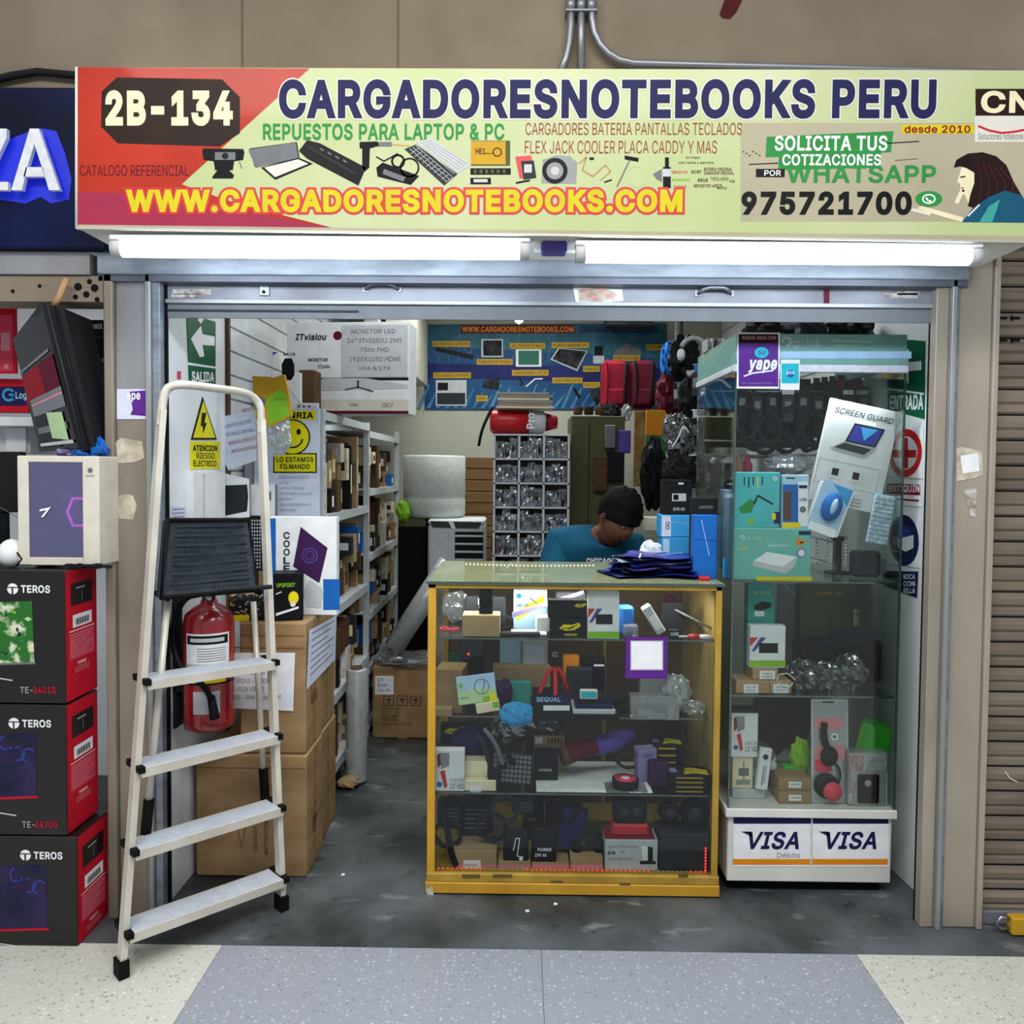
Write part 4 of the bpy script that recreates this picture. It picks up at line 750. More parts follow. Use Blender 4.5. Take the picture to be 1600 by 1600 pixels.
# ================================================================ STEP LADDER
def lerp(a, b, t): return a + (b - a) * t
LB, RB = PZ(190, 1524, 0), PZ(440, 1420, 0)
LT, RT = PY(253, 640, LB.y + .19), PY(408, 655, RB.y + .17)
wdir = (RB - LB).normalized(); updir = (LT - LB).normalized(); nrm = wdir.cross(Vector((0, 0, 1))).normalized()   # towards the viewer
if nrm.y > 0: nrm = -nrm
# side rails
def rail_part(a, b, side, mat='alu_cream'):
    m = MB(); u = wdir; n = nrm; hw, hd = .0095, .016
    pts = [(-hw, -hd), (hw, -hd), (hw, hd), (-hw, hd)]
    vs = [a + u * x + n * y for x, y in pts] + [b + u * x + n * y for x, y in pts]
    m.add(vs, [(0, 1, 2, 3), (7, 6, 5, 4), (0, 4, 5, 1), (1, 5, 6, 2), (2, 6, 7, 3), (3, 7, 4, 0)], mat); return m
railL, railR = rail_part(LB + Vector((0, 0, .03)), LT, -1), rail_part(RB + Vector((0, 0, .03)), RT, 1)
hoop = MB(); hs = []
HL, HR = LT, RT
topz = .055
c1 = PY(263, 604, LT.y + .01); c1b = PY(285, 600, LT.y + .02); c2 = PY(386, 613, RT.y - .03); c2b = PY(402, 625, RT.y + .0)
path = [LB.lerp(LT, .97), LT, PY(256, 617, LT.y + .005), c1, c1b, c1b.lerp(c2, .5), c2, c2b, PY(408, 638, RT.y), RT, RB.lerp(RT, .97)]
# smooth the hoop with chaikin
def chaikin(P, k=2, closed=False):
    for _ in range(k):
        Q = [P[0]] if not closed else []
        for a, b in zip(P, P[1:] + ([P[0]] if closed else [])): Q += [a.lerp(b, .25), a.lerp(b, .75)]
        if not closed: Q.append(P[-1])
        P = Q
    return P
hoop.tube(chaikin([Vector(p) for p in path], 2), .0135, 'alu_cream', 10)
def foot(p, up, mat='rubber'):
    m = MB(); m.add([p + wdir * x + nrm * y + up * z for z in (0, .05) for x, y in ((-.015, -.024), (.015, -.024), (.015, .024), (-.015, .024))], [(3, 2, 1, 0), (4, 5, 6, 7), (0, 1, 5, 4), (1, 2, 6, 5), (2, 3, 7, 6), (3, 0, 4, 7)], mat)
    zmin = min(v.z for v in m.v)
    m.v = [Vector((v.x, v.y, v.z - zmin)) for v in m.v]
    return m
parts = [('side_rail', railL), ('side_rail', railR), ('top_hoop', hoop), ('rubber_foot', foot(LB, Vector((0, 0, 1)))), ('rubber_foot', foot(RB, Vector((0, 0, 1))))]
steps = [((222, 1043), (426, 1024)), ((214, 1180), (432, 1137)), ((206, 1308), (438, 1248)), ((197, 1436), (443, 1358))]
def on_rail(B, Tp, py):
    lo, hi = 0.0, 1.0
    for _ in range(30):
        t = (lo + hi) / 2; p = B.lerp(Tp, t); d = p - CAM; y = 800 - F * d.dot(UPV) / d.dot(FWD) - SHY
        if y > py: lo = t
        else: hi = t
    return p
for (l, r_) in steps:
    a = on_rail(LB, LT, l[1] + 12); b = on_rail(RB, RT, r_[1] + 12)
    z = (a.z + b.z) / 2; a = Vector((a.x, a.y, a.z * .5 + z * .5)); b = Vector((b.x, b.y, b.z * .5 + z * .5))
    m = MB(); d = (b - a).normalized(); h = -Vector((nrm.x, nrm.y, 0)).normalized(); up = Vector((0, 0, 1))
    fr, dp, th = .04, .098, .026
    def blk(s0, s1, q0, q1, z0, z1, mat):
        vs = [a.lerp(b, s) + h * q + up * zz_ for zz_ in (z0, z1) for s, q in ((s0, q0), (s1, q0), (s1, q1), (s0, q1))]
        m.add(vs, [(3, 2, 1, 0), (4, 5, 6, 7), (0, 1, 5, 4), (1, 2, 6, 5), (2, 3, 7, 6), (3, 0, 4, 7)], mat)
    blk(.0, 1.0, -fr, dp - fr + .0, -.004, 0, 'alu'); blk(0, 1, -fr - .002, -fr + .003, -th, 0.001, 'alu_cream'); blk(0, 1, dp - fr - .003, dp - fr + .002, -th, .001, 'alu_cream')
    for k in range(8): blk(.03, .97, -fr + .008 + k * .011, -fr + .012 + k * .011, 0, .0022, 'step_ridge')
    sub = []
    for s0, s1 in ((-.02, .02), (.98, 1.02)):
        m2 = MB(); mm, m = m, m2; blk(s0, s1, -fr - .006, dp - fr + .004, -.012, .006, 'rubber'); sub.append(('end_bracket', m2)); m = mm
    parts.append(('step', m, sub))
# folded platform: ribbed dark tray standing upright
pa, pb, pc, pd = PY(262, 813, LT.y - .02), PY(388, 812, RT.y - .06), PY(402, 922, RT.y - .12), PY(252, 934, LT.y - .06)
pm_ = MB(); n = (pb - pa).cross(pd - pa).normalized(); n = n if n.y < 0 else -n
th = n * .022
pm_.add([pa, pb, pc, pd, pa - th, pb - th, pc - th, pd - th], [(3, 2, 1, 0), (4, 5, 6, 7), (0, 1, 5, 4), (1, 2, 6, 5), (2, 3, 7, 6), (3, 0, 4, 7)], 'platform_grey')
def bil(s, t): return pa.lerp(pb, s).lerp(pd.lerp(pc, s), t)
for k in range(14):
    t = .09 + k * .062
    if k % 2 == 0: pm_.tube([bil(.09, t) + n * .001, bil(.93, t) + n * .001], .0022, 'platform_grey', 5)
    else:
        for q in range(18): s = .12 + q * .045; pm_.tube([bil(s, t) + n * .001, bil(s + .022, t + .004) + n * .001], .002, 'platform_grey', 4)
rim = MB(); rim.tube([bil(0, 0), bil(1, 0), bil(1, 1), bil(0, 1)], .009, 'rubber', 6, closed=True)
parts.append(('platform', pm_, [('rim', rim)]))
ax = MB(); ax.tube([PY(226, 928, LT.y - .05), PY(424, 917, RT.y - .1)], .008, 'dark_grey', 8); parts.append(('hinge_bar', ax))
# rear frame folded behind
for B, Tp, px0, px1, sgn in ((LB, LT, (262, 940), (228, 1300), 1), (RB, RT, (396, 940), (414, 1245), -1)):
    m = MB(); a = PY(*px0, B.y + .20); b = PY(*px1, B.y + .14); m.tube([a, b], .011, 'alu_cream', 8)
    m2 = MB(); d = (b - a).normalized(); m2.tube([b - d * .10, b + d * .05], .017, 'rubber', 8); parts.append(('rear_leg', m, [('rubber_foot', m2)]))
thing('step_ladder', 'cream aluminium step ladder with four ribbed treads leaning folded at the entrance', 'ladder', parts)
# ================================================================ MONITOR CARTONS (left stack)
def monitor_box(px_front_r, py_top, py_bot, model_px, name_w, label, art, Yf=-.17, dep=.185, model='2401S', xoff=0):
    br = PY(px_front_r, py_bot, Yf); tr = PY(px_front_r, py_top, Yf); W = .62
    x1 = br.x; x0 = x1 - W; z0, z1 = max(0, br.z), tr.z
    b = MB(); b.box((x0, Yf, z0), (x1, Yf + dep, z1), 'card_black', .003)
    f = ff(b, Yf, .0008)
    # brand mark
    cx, cy = px_front_r - (103 if xoff == 0 else xoff), (py_top + (25 if True else 0))
    a, c = f.px(cx + 3, cy + 3); f.disc(a, c, .017, 'paper', 1); f.rect(a - .02, c + .003, a + .02, c + .006, 'card_black', 2); f.rect(a - .003, c - .02, a + .002, c + .004, 'card_black', 2)
    f.text('TEROS', a + .026, c - .012, a + .116, c + .012, 'paper', .035, 2)
    f.ptext('TE-', model_px[0], model_px[1] - 10, model_px[0] + 20, model_px[1], 'mid_grey', .02, 2); f.ptext(model, model_px[0] + 21, model_px[1] - 10, model_px[0] + 56, model_px[1], 'card_red', .02, 2)
    # screen picture
    if art == 'green':
        f.ppoly([(-60, py_top + 51), (50, py_top + 47), (54, py_top + 143), (-60, py_top + 146)][::-1], 'monitor_art_green', 1)
        rq = random.Random(6)
        for q in range(34):
            a0 = rq.uniform(-20, 44); b0 = rq.uniform(py_top + 56, py_top + 132); an = rq.uniform(0, 3.1); ln = rq.uniform(6, 13); dx, dy = math.cos(an) * ln, math.sin(an) * ln * .8; nx, ny = -dy * .3, dx * .3
            a0 = min(a0, 38); f.poly([f.px(*p) for p in ((a0, b0), (a0 - dx * .5 + nx, b0 + dy * .5 + ny), (a0 - dx, b0 + dy), (a0 - dx * .5 - nx, b0 + dy * .5 - ny))][::1 if True else -1], ('lime', 'pale_green', 'green', 'soft_black', 'green_board', 'deep_red')[q % 6 if b0 < py_top + 80 or q % 6 < 5 else 2], 1.2 + q * .02)
        f.pline([(-60, py_top + 147), (56, py_top + 144)], .006, 'grey', 2); f.pline([(-60, py_top + 158), (20, py_top + 171)], .004, 'light_grey', 2)
    else:
        dx = px_front_r - 103
        f.ppoly([(-60, py_top + 44), (54 + dx, py_top + 44), (56 + dx, py_top + 142), (-60, py_top + 146)][::-1], 'monitor_art_dark', 1)
        f.pline([(-60, py_top + 147), (58 + dx, py_top + 143)], .007, 'card_red', 2); f.pline([(-60, py_top + 158), (24 + dx, py_top + 172)], .004, 'light_grey', 2)
        for q in range(12): a, c = f.px(-6 + q * 4.5 + dx, py_top + 66 + 14 * math.sin(q * 1.9)); f.ring(a, c, .012 + .004 * (q % 4), .006, ('dark_purple', 'navy', 'card_black', 'royal')[q % 4], 1.3 + q * .05, t0=.1 * q, t1=.1 * q + .6)
    # red end face
    s = Face(b, (x1, Yf, z0), *TO_RIGHT, lift=.0008); H = z1 - z0
    s.rect(.003, .003, dep - .003, H - .003, 'card_red', 1)
    s.rect(.03, H - .115, dep - .03, H - .045, 'card_black', 2); s.text('monitor', .06, H - .064, .11, H - .058, 'paper', .02, 3); s.rect(dep / 2 - .002, H - .105, dep / 2 + .002, H - .068, 'grey', 3)
    s.rect(.04, H - .185, dep - .035, H - .145, 'paper', 2)
    for k in range(16): s.rect(.055 + k * .005, H - .178, .057 + k * .005 + (k % 3) * .0008, H - .158, 'black', 3)
    s.rect(.02, H - .196, dep - .02, H - .193, 'paper', 2); s.rect(.02, H - .285, dep - .02, H - .20, 'pink_red', 2)
    for k in range(9): s.rect(.026, H - .208 - k * .0085, dep - .03 - (k % 4) * .012, H - .2055 - k * .0085, 'pink', 3)
    s.text('TEROS', .065, H - .305, .115, H - .296, 'paper', .02, 2)
    for k in range(3): s.rect(.05, H - .314 - k * .007, dep - .05, H - .312 - k * .007, 'pink', 2)
    thing('monitor_carton', label, 'box', b, 'monitor cartons stacked by the left column')
    return x0, x1, z0, z1
monitor_box(122, 1308, 1509, (47, 1497), 0, 'black and red monitor carton on the floor, lowest of the stack by the column', 'dark', model='2470G', xoff=85)
monitor_box(105, 1102, 1306, (35, 1293), 0, 'black and red monitor carton in the middle of the stack by the column', 'dark', model='2470G', xoff=86)
X0, X1, Z0m, Z1m = monitor_box(103, 892, 1100, (32, 1083), 0, 'black and red monitor carton with green leaf picture, top of the stack', 'green', model='2401S', xoff=86)
b = MB(); b.box((X0, .02, .002), (X1 - .01 + .03, .14, Z1m - .2), 'card_red', .003)
ZTM = Z1m
# ================================================================ NEIGHBOUR GOODS
# white pc case with clear side
Yc = -.12
a, c = PY(28, 868, Yc), PY(165, 713, Yc); z0 = ZTM + .0; z1 = c.z
shell = MB(); t = .022
xa, xb = a.x, xf(154, Yc) ; xm = xf(128, Yc)
shell.box((xa, Yc, z0 + .01), (xa + .035, Yc + .13, z1), 'ivory', .003); shell.box((xm, Yc, z0 + .01), (xb, Yc + .13, z1), 'ivory', .003)
shell.box((xa + .035, Yc, z1 - .02), (xm, Yc + .13, z1), 'ivory', .002); shell.box((xa + .035, Yc, z0 + .01), (xm, Yc + .13, z0 + .035), 'ivory', .002); shell.box((xa + .035, Yc + .12, z0 + .03), (xm, Yc + .13, z1 - .02), 'lilac')
f = ff(shell, Yc, .0008); f.pdisc(141, 735, 4, 'grey', 1); f.ptext('GAMING', 134, 742, 148, 745, 'grey', 0, 1)
pane = MB(); pane.box((xa + .03, Yc + .003, z0 + .03), (xm + .002, Yc + .007, z1 - .018), 'smoked_acrylic'); g = ff(pane, Yc, .0008)
g.ppoly([(62, 796), (80, 792), (68, 808), (64, 808), (73, 797), (62, 799)][::-1], 'paper', 1)
fan = MB(); cc = PY(122, 800, Yc + .06); 
fan.tube([cc + Vector((.035 * math.cos(q * math.pi / 3), 0, .05 * math.sin(q * math.pi / 3))) for q in range(6)], .005, 'rgb_pink', 6, closed=True)
inn = MB(); inn.box((xa + .06, Yc + .07, z0 + .05), (xm - .05, Yc + .118, z1 - .05), 'violet', .004); inn.box((xa + .09, Yc + .05, z0 + .09), (xm - .09, Yc + .07, z0 + .13), 'dark_purple', .004); inn.tube([(xa + .05, Yc + .05, z1 - .07), (xm - .1, Yc + .05, z1 - .12), (xm - .03, Yc + .05, z1 - .125)], .006, 'light_grey', 6)
ft = MB(); ft.box((xa + .01, Yc + .01, z0), (xa + .05, Yc + .12, z0 + .012), 'light_grey', .003); ft2 = MB(); ft2.box((xb - .05, Yc + .01, z0), (xb - .01, Yc + .12, z0 + .012), 'light_grey', .003)
thing('computer_case', 'white computer case with tinted clear side standing on the top monitor carton', 'computer case', [('shell', shell), ('side_window', pane), ('light_ring', fan), ('circuit_board', inn), ('foot', ft), ('foot', ft2)])
# blue bubble packs on top of the case
for i, (x0p, x1p, y) in enumerate(((80, 112, 711), (112, 140, 712), (138, 164, 700))):
    a, c = PY(x0p, y, Yc + .04), PY(x1p, y, Yc + .04); m = MB(); h = .012 if i < 2 else .028
    m.ell(((a.x + c.x) / 2, Yc + .06, z1 + h * .9), ((c.x - a.x) / 2, .035, h), ('lilac', 'blue', 'blue')[i], 9, 6, wob=1.3, seed=i + 4); m.sm = [False] * len(m.sm)
    thing('plastic_pouch', ('pale violet pouch lying on the white computer case', 'flat blue pouch lying on the white computer case', 'bulging blue pouch on the white case next to the column')[i], 'pouch', m)
# tilted black case hanging
def quadbox(P, dvec, mat, m):
    vs = list(P) + [p + dvec for p in P]; m.add(vs, [(3, 2, 1, 0), (4, 5, 6, 7), (0, 1, 5, 4), (1, 2, 6, 5), (2, 3, 7, 6), (3, 0, 4, 7)], mat)
Yh = -.10
fl = MB(); A, B, C, D = PY(20, 530, Yh + .12), PY(64, 473, Yh), PY(123, 702, Yh), PY(62, 706, Yh + .12)
back = Vector((.02, .16, 0))
frm = MB(); A2, B2 = PY(64, 473, Yh), PY(100, 482, Yh + .02); C2, D2 = PY(150, 702, Yh + .02), PY(123, 706, Yh)
quadbox([A2, B2, C2, D2][::-1], Vector((-.02, .2, 0)), 'soft_black', frm)
frm.tube([PY(74, 476, Yh - .002), PY(130, 704, Yh - .002)], .004, 'dark_grey', 5); frm.tube([PY(86, 479, Yh - .002), PY(140, 703, Yh - .002)], .004, 'black', 5)
win = MB(); n_ = (B - A).cross(D - A).normalized(); n_ = n_ if n_.y < 0 else -n_
win.add([A, B, C, D], [(3, 2, 1, 0)], 'black_gloss')
def bl(s, t): return A.lerp(B, s).lerp(D.lerp(C, s), t) + n_ * .002
def wq(s0, t0, s1, t1, mat, lv=1, sk=0): 
    P = [bl(s0, t0), bl(s1, t0 + sk), bl(s1, t1 + sk), bl(s0, t1)]; win.add([p + n_ * .001 * lv for p in P], [(3, 2, 1, 0)], mat)
wq(.04, .34, .85, .56, 'deep_red', 1, .0); wq(.1, .56, .98, .70, 'zinc', 1); wq(.12, .60, .98, .615, 'pink', 2); wq(.1, .70, .62, .97, 'dark_grey', 1); wq(.45, .70, .85, .90, 'pale_green', 2, .03); wq(.12, .80, .9, .85, 'grey', 1.6); wq(.05, .29, .9, .31, 'zinc', 1); wq(.1, .93, .95, .955, 'light_grey', 2)
wq(.55, .34, .98, .56, 'maroon', 2)
cap_ = MB(); cap_.add([A, B, PY(100, 482, Yh + .2), PY(70, 500, Yh + .25)], [(0, 1, 2, 3)], 'soft_black')
strap = MB(); strap.tube([PY(84, 480, Yh + .04), PY(92, 465, Yh + .03), PY(104, 436, Yh + .05)], .010, 'tan', 6)
thing('computer_case', 'black computer case with glass side hanging tilted by a tan strap', 'computer case', [('frame', frm), ('glass_side', win), ('hanging_strap', strap)])
# goods further inside the neighbour shop
def slab(px0, py0, px1, py1, Y, d, mat, b=.003, prints=None):
    a, c = PY(px0, py1, Y), PY(px1, py0, Y); m = MB(); m.box((a.x, Y, a.z), (c.x, Y + d, c.z), mat, b)
    if prints: prints(ff(m, Y, .0008))
    return m
def pr_pk(f): f.prect(-10, 492, 20, 580, 'pink_red', 1); f.prect(2, 520, 16, 548, 'pink', 2); f.pdisc(10, 573, 4, 'pink', 2)
thing('hanging_banner', 'red patterned hanging banner in the neighbouring shop at the edge', 'banner', slab(-40, 481, 24, 583, .25, .01, 'card_red', 0, pr_pk))
def pr_k2(f):
    for k in range(7): f.prect(120, 540 + k * 5, 143 - (k % 3) * 4, 541.5 + k * 5, 'pink', 1)
    f.prect(119, 521, 146, 530, 'pink', 1)
thing('price_card', 'red price card hanging behind the tilted black computer case', 'card', slab(117, 519, 146, 578, .22, .004, 'pink_red', 0, pr_k2))
def pr_logo(f):
    f.prect(-40, 604, 42, 634, 'navy', 1); a, c = f.px(14, 617); f.ring(a, c, .024, .008, 'sky', 2, t0=.1, t1=.95); f.line([(a, c), (a + .02, c)], .007, 'sky', 2); f.line([(a + .018, c), (a + .018, c - .02)], .006, 'sky', 2); f.ptext('Log', 25, 612, 42, 626, 'pale_blue', .02, 2)
thing('shelf_sign', 'red shelf header with dark blue panel and pale blue round logo', 'sign', slab(-40, 592, 44, 644, .3, .05, 'card_red', .002, pr_logo))
thing('display_case', 'black and red product carton on the neighbour shelf right of the tilted case', 'box', slab(146, 528, 200, 600, .35, .1, 'soft_black', .003, lambda f: (f.ptext('G', 146, 538, 152, 545, 'paper', .02), f.prect(146, 560, 166, 566, 'grey', 1))))
thing('display_case', 'black product carton stacked on the red neighbour shelf by the column', 'box', slab(128, 602, 200, 646, .35, .1, 'black', .003, lambda f: f.prect(130, 615, 166, 618, 'grey', 1)))
thing('keyboard_carton', 'flat black carton between red shelves of the neighbouring shop', 'box', slab(100, 500, 200, 526, .4, .1, 'soft_black', .003, lambda f: f.ptext('GAMER', 140, 506, 160, 514, 'paper', .02)))
thing('wall_shelf', 'red shelf edge with white strip low behind the tilted case', 'shelf', slab(120, 644, 200, 658, .32, .1, 'card_red', .002))
thing('wall_shelf', 'white lit shelf in the neighbouring shop under the round blue logo', 'shelf', slab(-60, 650, 52, 665, .32, .15, 'white', .002))
thing('wall_panel', 'pale storage cabinet front below the white shelf at the left edge', 'cabinet', [('body', slab(-60, 666, 46, 708, .4, .2, 'light_grey', .004)), ('door', slab(9, 668, 40, 706, .39, .01, 'foam', .002))])
thing('display_screen', 'black screen back standing at the left edge beside the white case', 'screen', [('panel', slab(-60, 706, 33, 800, .05, .03, 'soft_black', .004, lambda f: f.pline([(-20, 780), (33, 812)], .002, 'grey'))), ('stand', slab(-40, 800, 10, 862, .06, .02, 'black', .003))])
m = MB(); c = PY(8, 842, -.13); zt_ = ZTM
m.ell((c.x, -.1, zt_ + .045), (.038, .04, .045), 'white', 16, 10); m.tube([(c.x + .03, -.12, zt_ + .05), (c.x + .045, -.12, zt_ + .03), (c.x + .03, -.12, zt_ + .008)], .003, 'black', 6)
thing('webcam', 'small round white camera on the top monitor carton at the edge', 'camera', m)
m = MB(); pts = []
for i in range(40):
    q = i * .7; pts.append(Vector((-1.36 + .05 * math.cos(q) + i * .0012, -.145 + .02 * math.sin(q * 1.3), zt_ + .006 + .003 * (i % 5))))
m.tube(chaikin(pts, 1), .003, 'soft_black', 5); thing('cable', 'tangle of thin black cable on the top monitor carton by the white case', 'cable', m)
# ================================================================ helpers for goods
def pbox(px0, py0, px1, py1, Y, d, mat, b=.002, zfix=None):
    """box whose front face fills the photo rectangle at depth Y; zfix puts its base on a surface"""
    a, c = PY(px0, py1, Y), PY(px1, py0, Y); z0 = a.z if zfix is None else zfix
    m = MB(); m.box((a.x, Y, z0), (c.x, Y + d, max(c.z, z0 + .004)), mat, b); return m
def rotz_mb(m, ang, cx, cy, rx=0, cz=0, ry=0):
    Q = Matrix.Translation((cx, cy, cz)) @ Matrix.Rotation(ang, 4, 'Z') @ Matrix.Rotation(rx, 4, 'X') @ Matrix.Rotation(ry, 4, 'Y') @ Matrix.Translation((-cx, -cy, -cz))
    m.v = [Q @ v for v in m.v]; return m
def blob(c, rad, mat, seed=0, wob=.6, n=16, k=10):
    m = MB(); m.ell(c, rad, mat, n, k, wob=wob, seed=seed); return m
def coil(c, r, mat, turns=4, wire=.003, axis='y', seed=0, flat=.5, n=14):
    rn = random.Random(seed); pts = []
    for i in range(turns * n):
        q = 2 * math.pi * i / n; rr = r * (1 + rn.uniform(-.14, .14)); a = rr * math.cos(q); b_ = rr * flat * math.sin(q); e = rn.uniform(-.012, .012)
        pts.append(Vector((c[0] + a, c[1] + e, c[2] + b_)) if axis == 'y' else Vector((c[0] + a, c[1] + b_, c[2] + abs(e))))
    m = MB(); m.tube(chaikin(pts, 1), wire, mat, 5); return m
def crumple(c, w_, h, d, mat, seed=0, n=10):
    """crumpled plastic bag: a faceted noisy pillow"""
    m = MB(); vs = []; fs = []; K = n
    for i in range(K + 1):
        for j in range(K * 2):
            th = math.pi * i / K; ph = math.pi * j / K
            v = Vector((math.sin(th) * math.cos(ph), math.sin(th) * math.sin(ph), math.cos(th)))
            q = 1 + .35 * noise.noise(v * 3.1 + Vector((seed * 3.3, 0, seed))) + .16 * noise.noise(v * 9 + Vector((seed, seed, 0)))
            vs.append((c[0] + v.x * w_ / 2 * q, c[1] + v.y * d / 2 * q, c[2] + v.z * h / 2 * q))
    for i in range(K):
        for j in range(K * 2): a = i * K * 2 + j; b_ = i * K * 2 + (j + 1) % (K * 2); fs.append((a, a + K * 2, b_ + K * 2, b_))
    m.add(vs, fs, mat); return m
# ================================================================ YELLOW COUNTER CASE
YC, DC = .17, .62
cL, cR = PY(668, 1100, YC).x, PY(1126, 1100, YC).x
ztop = PY(900, 914, YC).z; zbase = PY(900, 1366, YC).z
fr = MB()
sw = .028
fr.box((cL, YC, .0), (cL + sw, YC + .02, ztop), 'counter_yellow', .002); fr.box((cR - sw * .8, YC, .0), (cR, YC + .02, ztop), 'counter_worn', .002)
fr.box((cL, YC + .02, .0), (cL + .012, YC + .05, ztop), 'laminate_tan', .001); fr.box((cR - .012, YC + .02, .0), (cR, YC + DC, ztop), 'laminate_tan', .001)
fr.box((cL, YC + DC - .03, .0), (cL + .02, YC + DC, ztop), 'counter_yellow', .001)
fr.box((cL, YC + .0, ztop - .016), (cR, YC + .018, ztop - .002), 'counter_worn', .001)
base = MB(); base.box((cL - .004, YC - .012, .005), (cR + .006, YC + DC, zbase - .03), 'counter_yellow', .003); base.box((cL, YC - .008, zbase - .03), (cR + .004, YC + DC, zbase), 'counter_worn', .003)
g = ff(base, YC - .0125, .0005); g.ppoly([(665, 1388), (676, 1384), (678, 1404), (668, 1402)][::-1], 'sticker_rest', 1)
for a in ((722, 1366, 750, 1371), (770, 1366, 800, 1370), (860, 1376, 880, 1378), (968, 1380, 985, 1383), (1060, 1366, 1075, 1370)): g.prect(*a, 'laminate_brown', 1)
bk = MB(); bk.box((cL + .012, YC + DC - .012, zbase), (cR - .012, YC + DC, ztop - .01), 'laminate_brown')
for k in range(1, 3): bk.box((cL + (cR - cL) * k / 3 - .008, YC + DC - .02, zbase), (cL + (cR - cL) * k / 3 + .008, YC + DC - .012, ztop - .01), 'laminate_tan', .001)
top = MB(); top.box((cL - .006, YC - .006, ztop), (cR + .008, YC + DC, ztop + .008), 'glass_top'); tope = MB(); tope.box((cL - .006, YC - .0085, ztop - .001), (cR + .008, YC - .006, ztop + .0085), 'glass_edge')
fg = MB(); fg.box((cL + sw, YC + .008, zbase), (cR - sw * .8, YC + .013, ztop - .014), 'glass'); lg = MB(); lg.box((cL + .002, YC + .05, zbase), (cL + .007, YC + DC - .03, ztop - .014), 'glass')
zA = PY(900, 998, YC + .03).z; zB = PY(900, 1120, YC + .12).z; zD = PY(900, 1240, YC + .03).z
shs = []
for z, yy in ((zA, .03), (zB, .12), (zD, .03)):
    m = MB(); m.box((cL + .014, YC + yy, z - .006), (cR - .014, YC + DC - .02, z), 'glass'); m.box((cL + .014, YC + yy - .0015, z - .006), (cR - .014, YC + yy, z), 'glass_edge'); shs.append(('glass_shelf', m))
led = MB()
for k in range(0, 58):
    x = lerp(cL + .04, cR - .04, k / 57); led.box((x - .0025, YC + .016, zbase + .004), (x + .0025, YC + .018, zbase + .008), 'led_red' if (k < 10 or 18 < k < 46 or k > 53) else 'light_grey')
for k in range(8): z = zbase + .01 + k * .011; led.box((cR - .042, YC + .016, z), (cR - .036, YC + .018, z + .006), 'led_red')
ledt = MB()
for k in range(34): x = lerp(cL + .10, cL + .62, k / 33); y = YC + DC - .12 - .03 * math.sin(k / 33 * 3.1); ledt.box((x - .003, y, ztop + .0085), (x + .003, y + .004, ztop + .011), 'led_warm')
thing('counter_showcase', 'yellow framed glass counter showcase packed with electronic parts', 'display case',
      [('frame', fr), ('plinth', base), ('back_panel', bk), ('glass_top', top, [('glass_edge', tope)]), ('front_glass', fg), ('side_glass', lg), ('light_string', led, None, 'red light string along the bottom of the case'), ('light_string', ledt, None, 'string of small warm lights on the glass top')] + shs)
# ---- goods inside the counter. Each entry: name, label, category, builder
def on(zs, px0, py0, px1, py1, Y, d, mat, b=.002): return pbox(px0, py0, px1, py1, Y, d, mat, b, zs + .0005)
def hdd_art(f, px0, py0, px1, py1):
    W, H = px1 - px0, py1 - py0; q = lambda a, b_: (px0 + a * W, py0 + b_ * H)
    f.ppoly([q(.1, .12), q(.2, .06), q(.24, .34), q(.12, .42)][::-1], 'deep_red', 1); f.ppoly([q(.2, .06), q(.5, .06), q(.5, .36), q(.24, .44)][::-1], 'zinc', 2); f.ppoly([q(.2, .5), q(.36, .46), q(.44, .84), q(.34, .9)][::-1], 'red', 1)
    a, c = f.px(*q(.18, .8)); f.disc(a, c, W * .09 * .0023, 'blue', 1)
    f.text('2.5" HDD', *f.px(*q(.52, .9)), *f.px(*q(.97, .78)), 'black', .01, 1); f.text('CASE USB', *f.px(*q(.52, .74)), *f.px(*q(.97, .66)), 'grey', 0, 1)
    o, c2 = f.px(*q(.60, .95)); 
def ssd_art(f, px0, py0, px1, py1, bottom='lime'):
    W, H = px1 - px0, py1 - py0; q = lambda a, b_: (px0 + a * W, py0 + b_ * H)
    f.ppoly([q(.02, .28), q(.24, .28), q(.02, .5)], 'red', 1); f.ppoly([q(.3, .28), q(.46, .28), q(.14, .62), q(.05, .62)], 'violet', 1)
    f.ppoly([q(.26, .42), q(.78, .42), q(.78, .66), q(.26, .66)][::-1], 'soft_black', 2); f.ppoly([q(0.01, .84), q(.99, .84), q(.99, .995), q(.01, .995)][::-1], bottom, 1)
Yf = YC + .04
G = 'small goods in the counter showcase'
def item(name, label, cat, m, group=G): return thing(name, label, cat, m, group)
# top shelf (z = zA)
m = on(zA, 722, 962, 781, 993, Yf, .09, 'cardboard_pale'); item('parts_carton', 'small open tan carton on the top glass shelf, left end', 'box', m)
m = on(zA, 726, 933, 790, 993, Yf + .12, .06, 'dark_grey', .006); g = ff(m, Yf + .12, .001); g.prect(747, 935, 763, 945, 'paper', 1); item('power_adapter', 'dark power adapter with small white label behind the tan carton', 'adapter', m)
m = on(zA, 748, 946, 770, 970, Yf + .03, .03, 'black', .004); m.v = [v + Vector((0, 0, PY(760, 961, Yf + .03).z - zA)) for v in m.v]; m.box((m.v[0].x, Yf + .03, PY(760, 950, Yf + .03).z), (m.v[0].x + .04, Yf + .032, PY(760, 947, Yf + .03).z), 'light_grey'); item('charger_plug', 'black wall charger resting on top of the small tan carton', 'charger', m)
m = coil((PY(780, 968, Yf + .1).x, Yf + .10, zA + .035), .05, 'soft_black', 4, .003, 'y', 4); item('cable', 'black cable coil behind the black wall charger on the top shelf', 'cable', m)
m = coil((PY(700, 980, Yf + .03).x, Yf + .05, zA + .010), .035, 'pink_red', 2, .0025, 'z', 5); item('cable', 'thin red cable loop at the far left of the top glass shelf', 'cable', m)
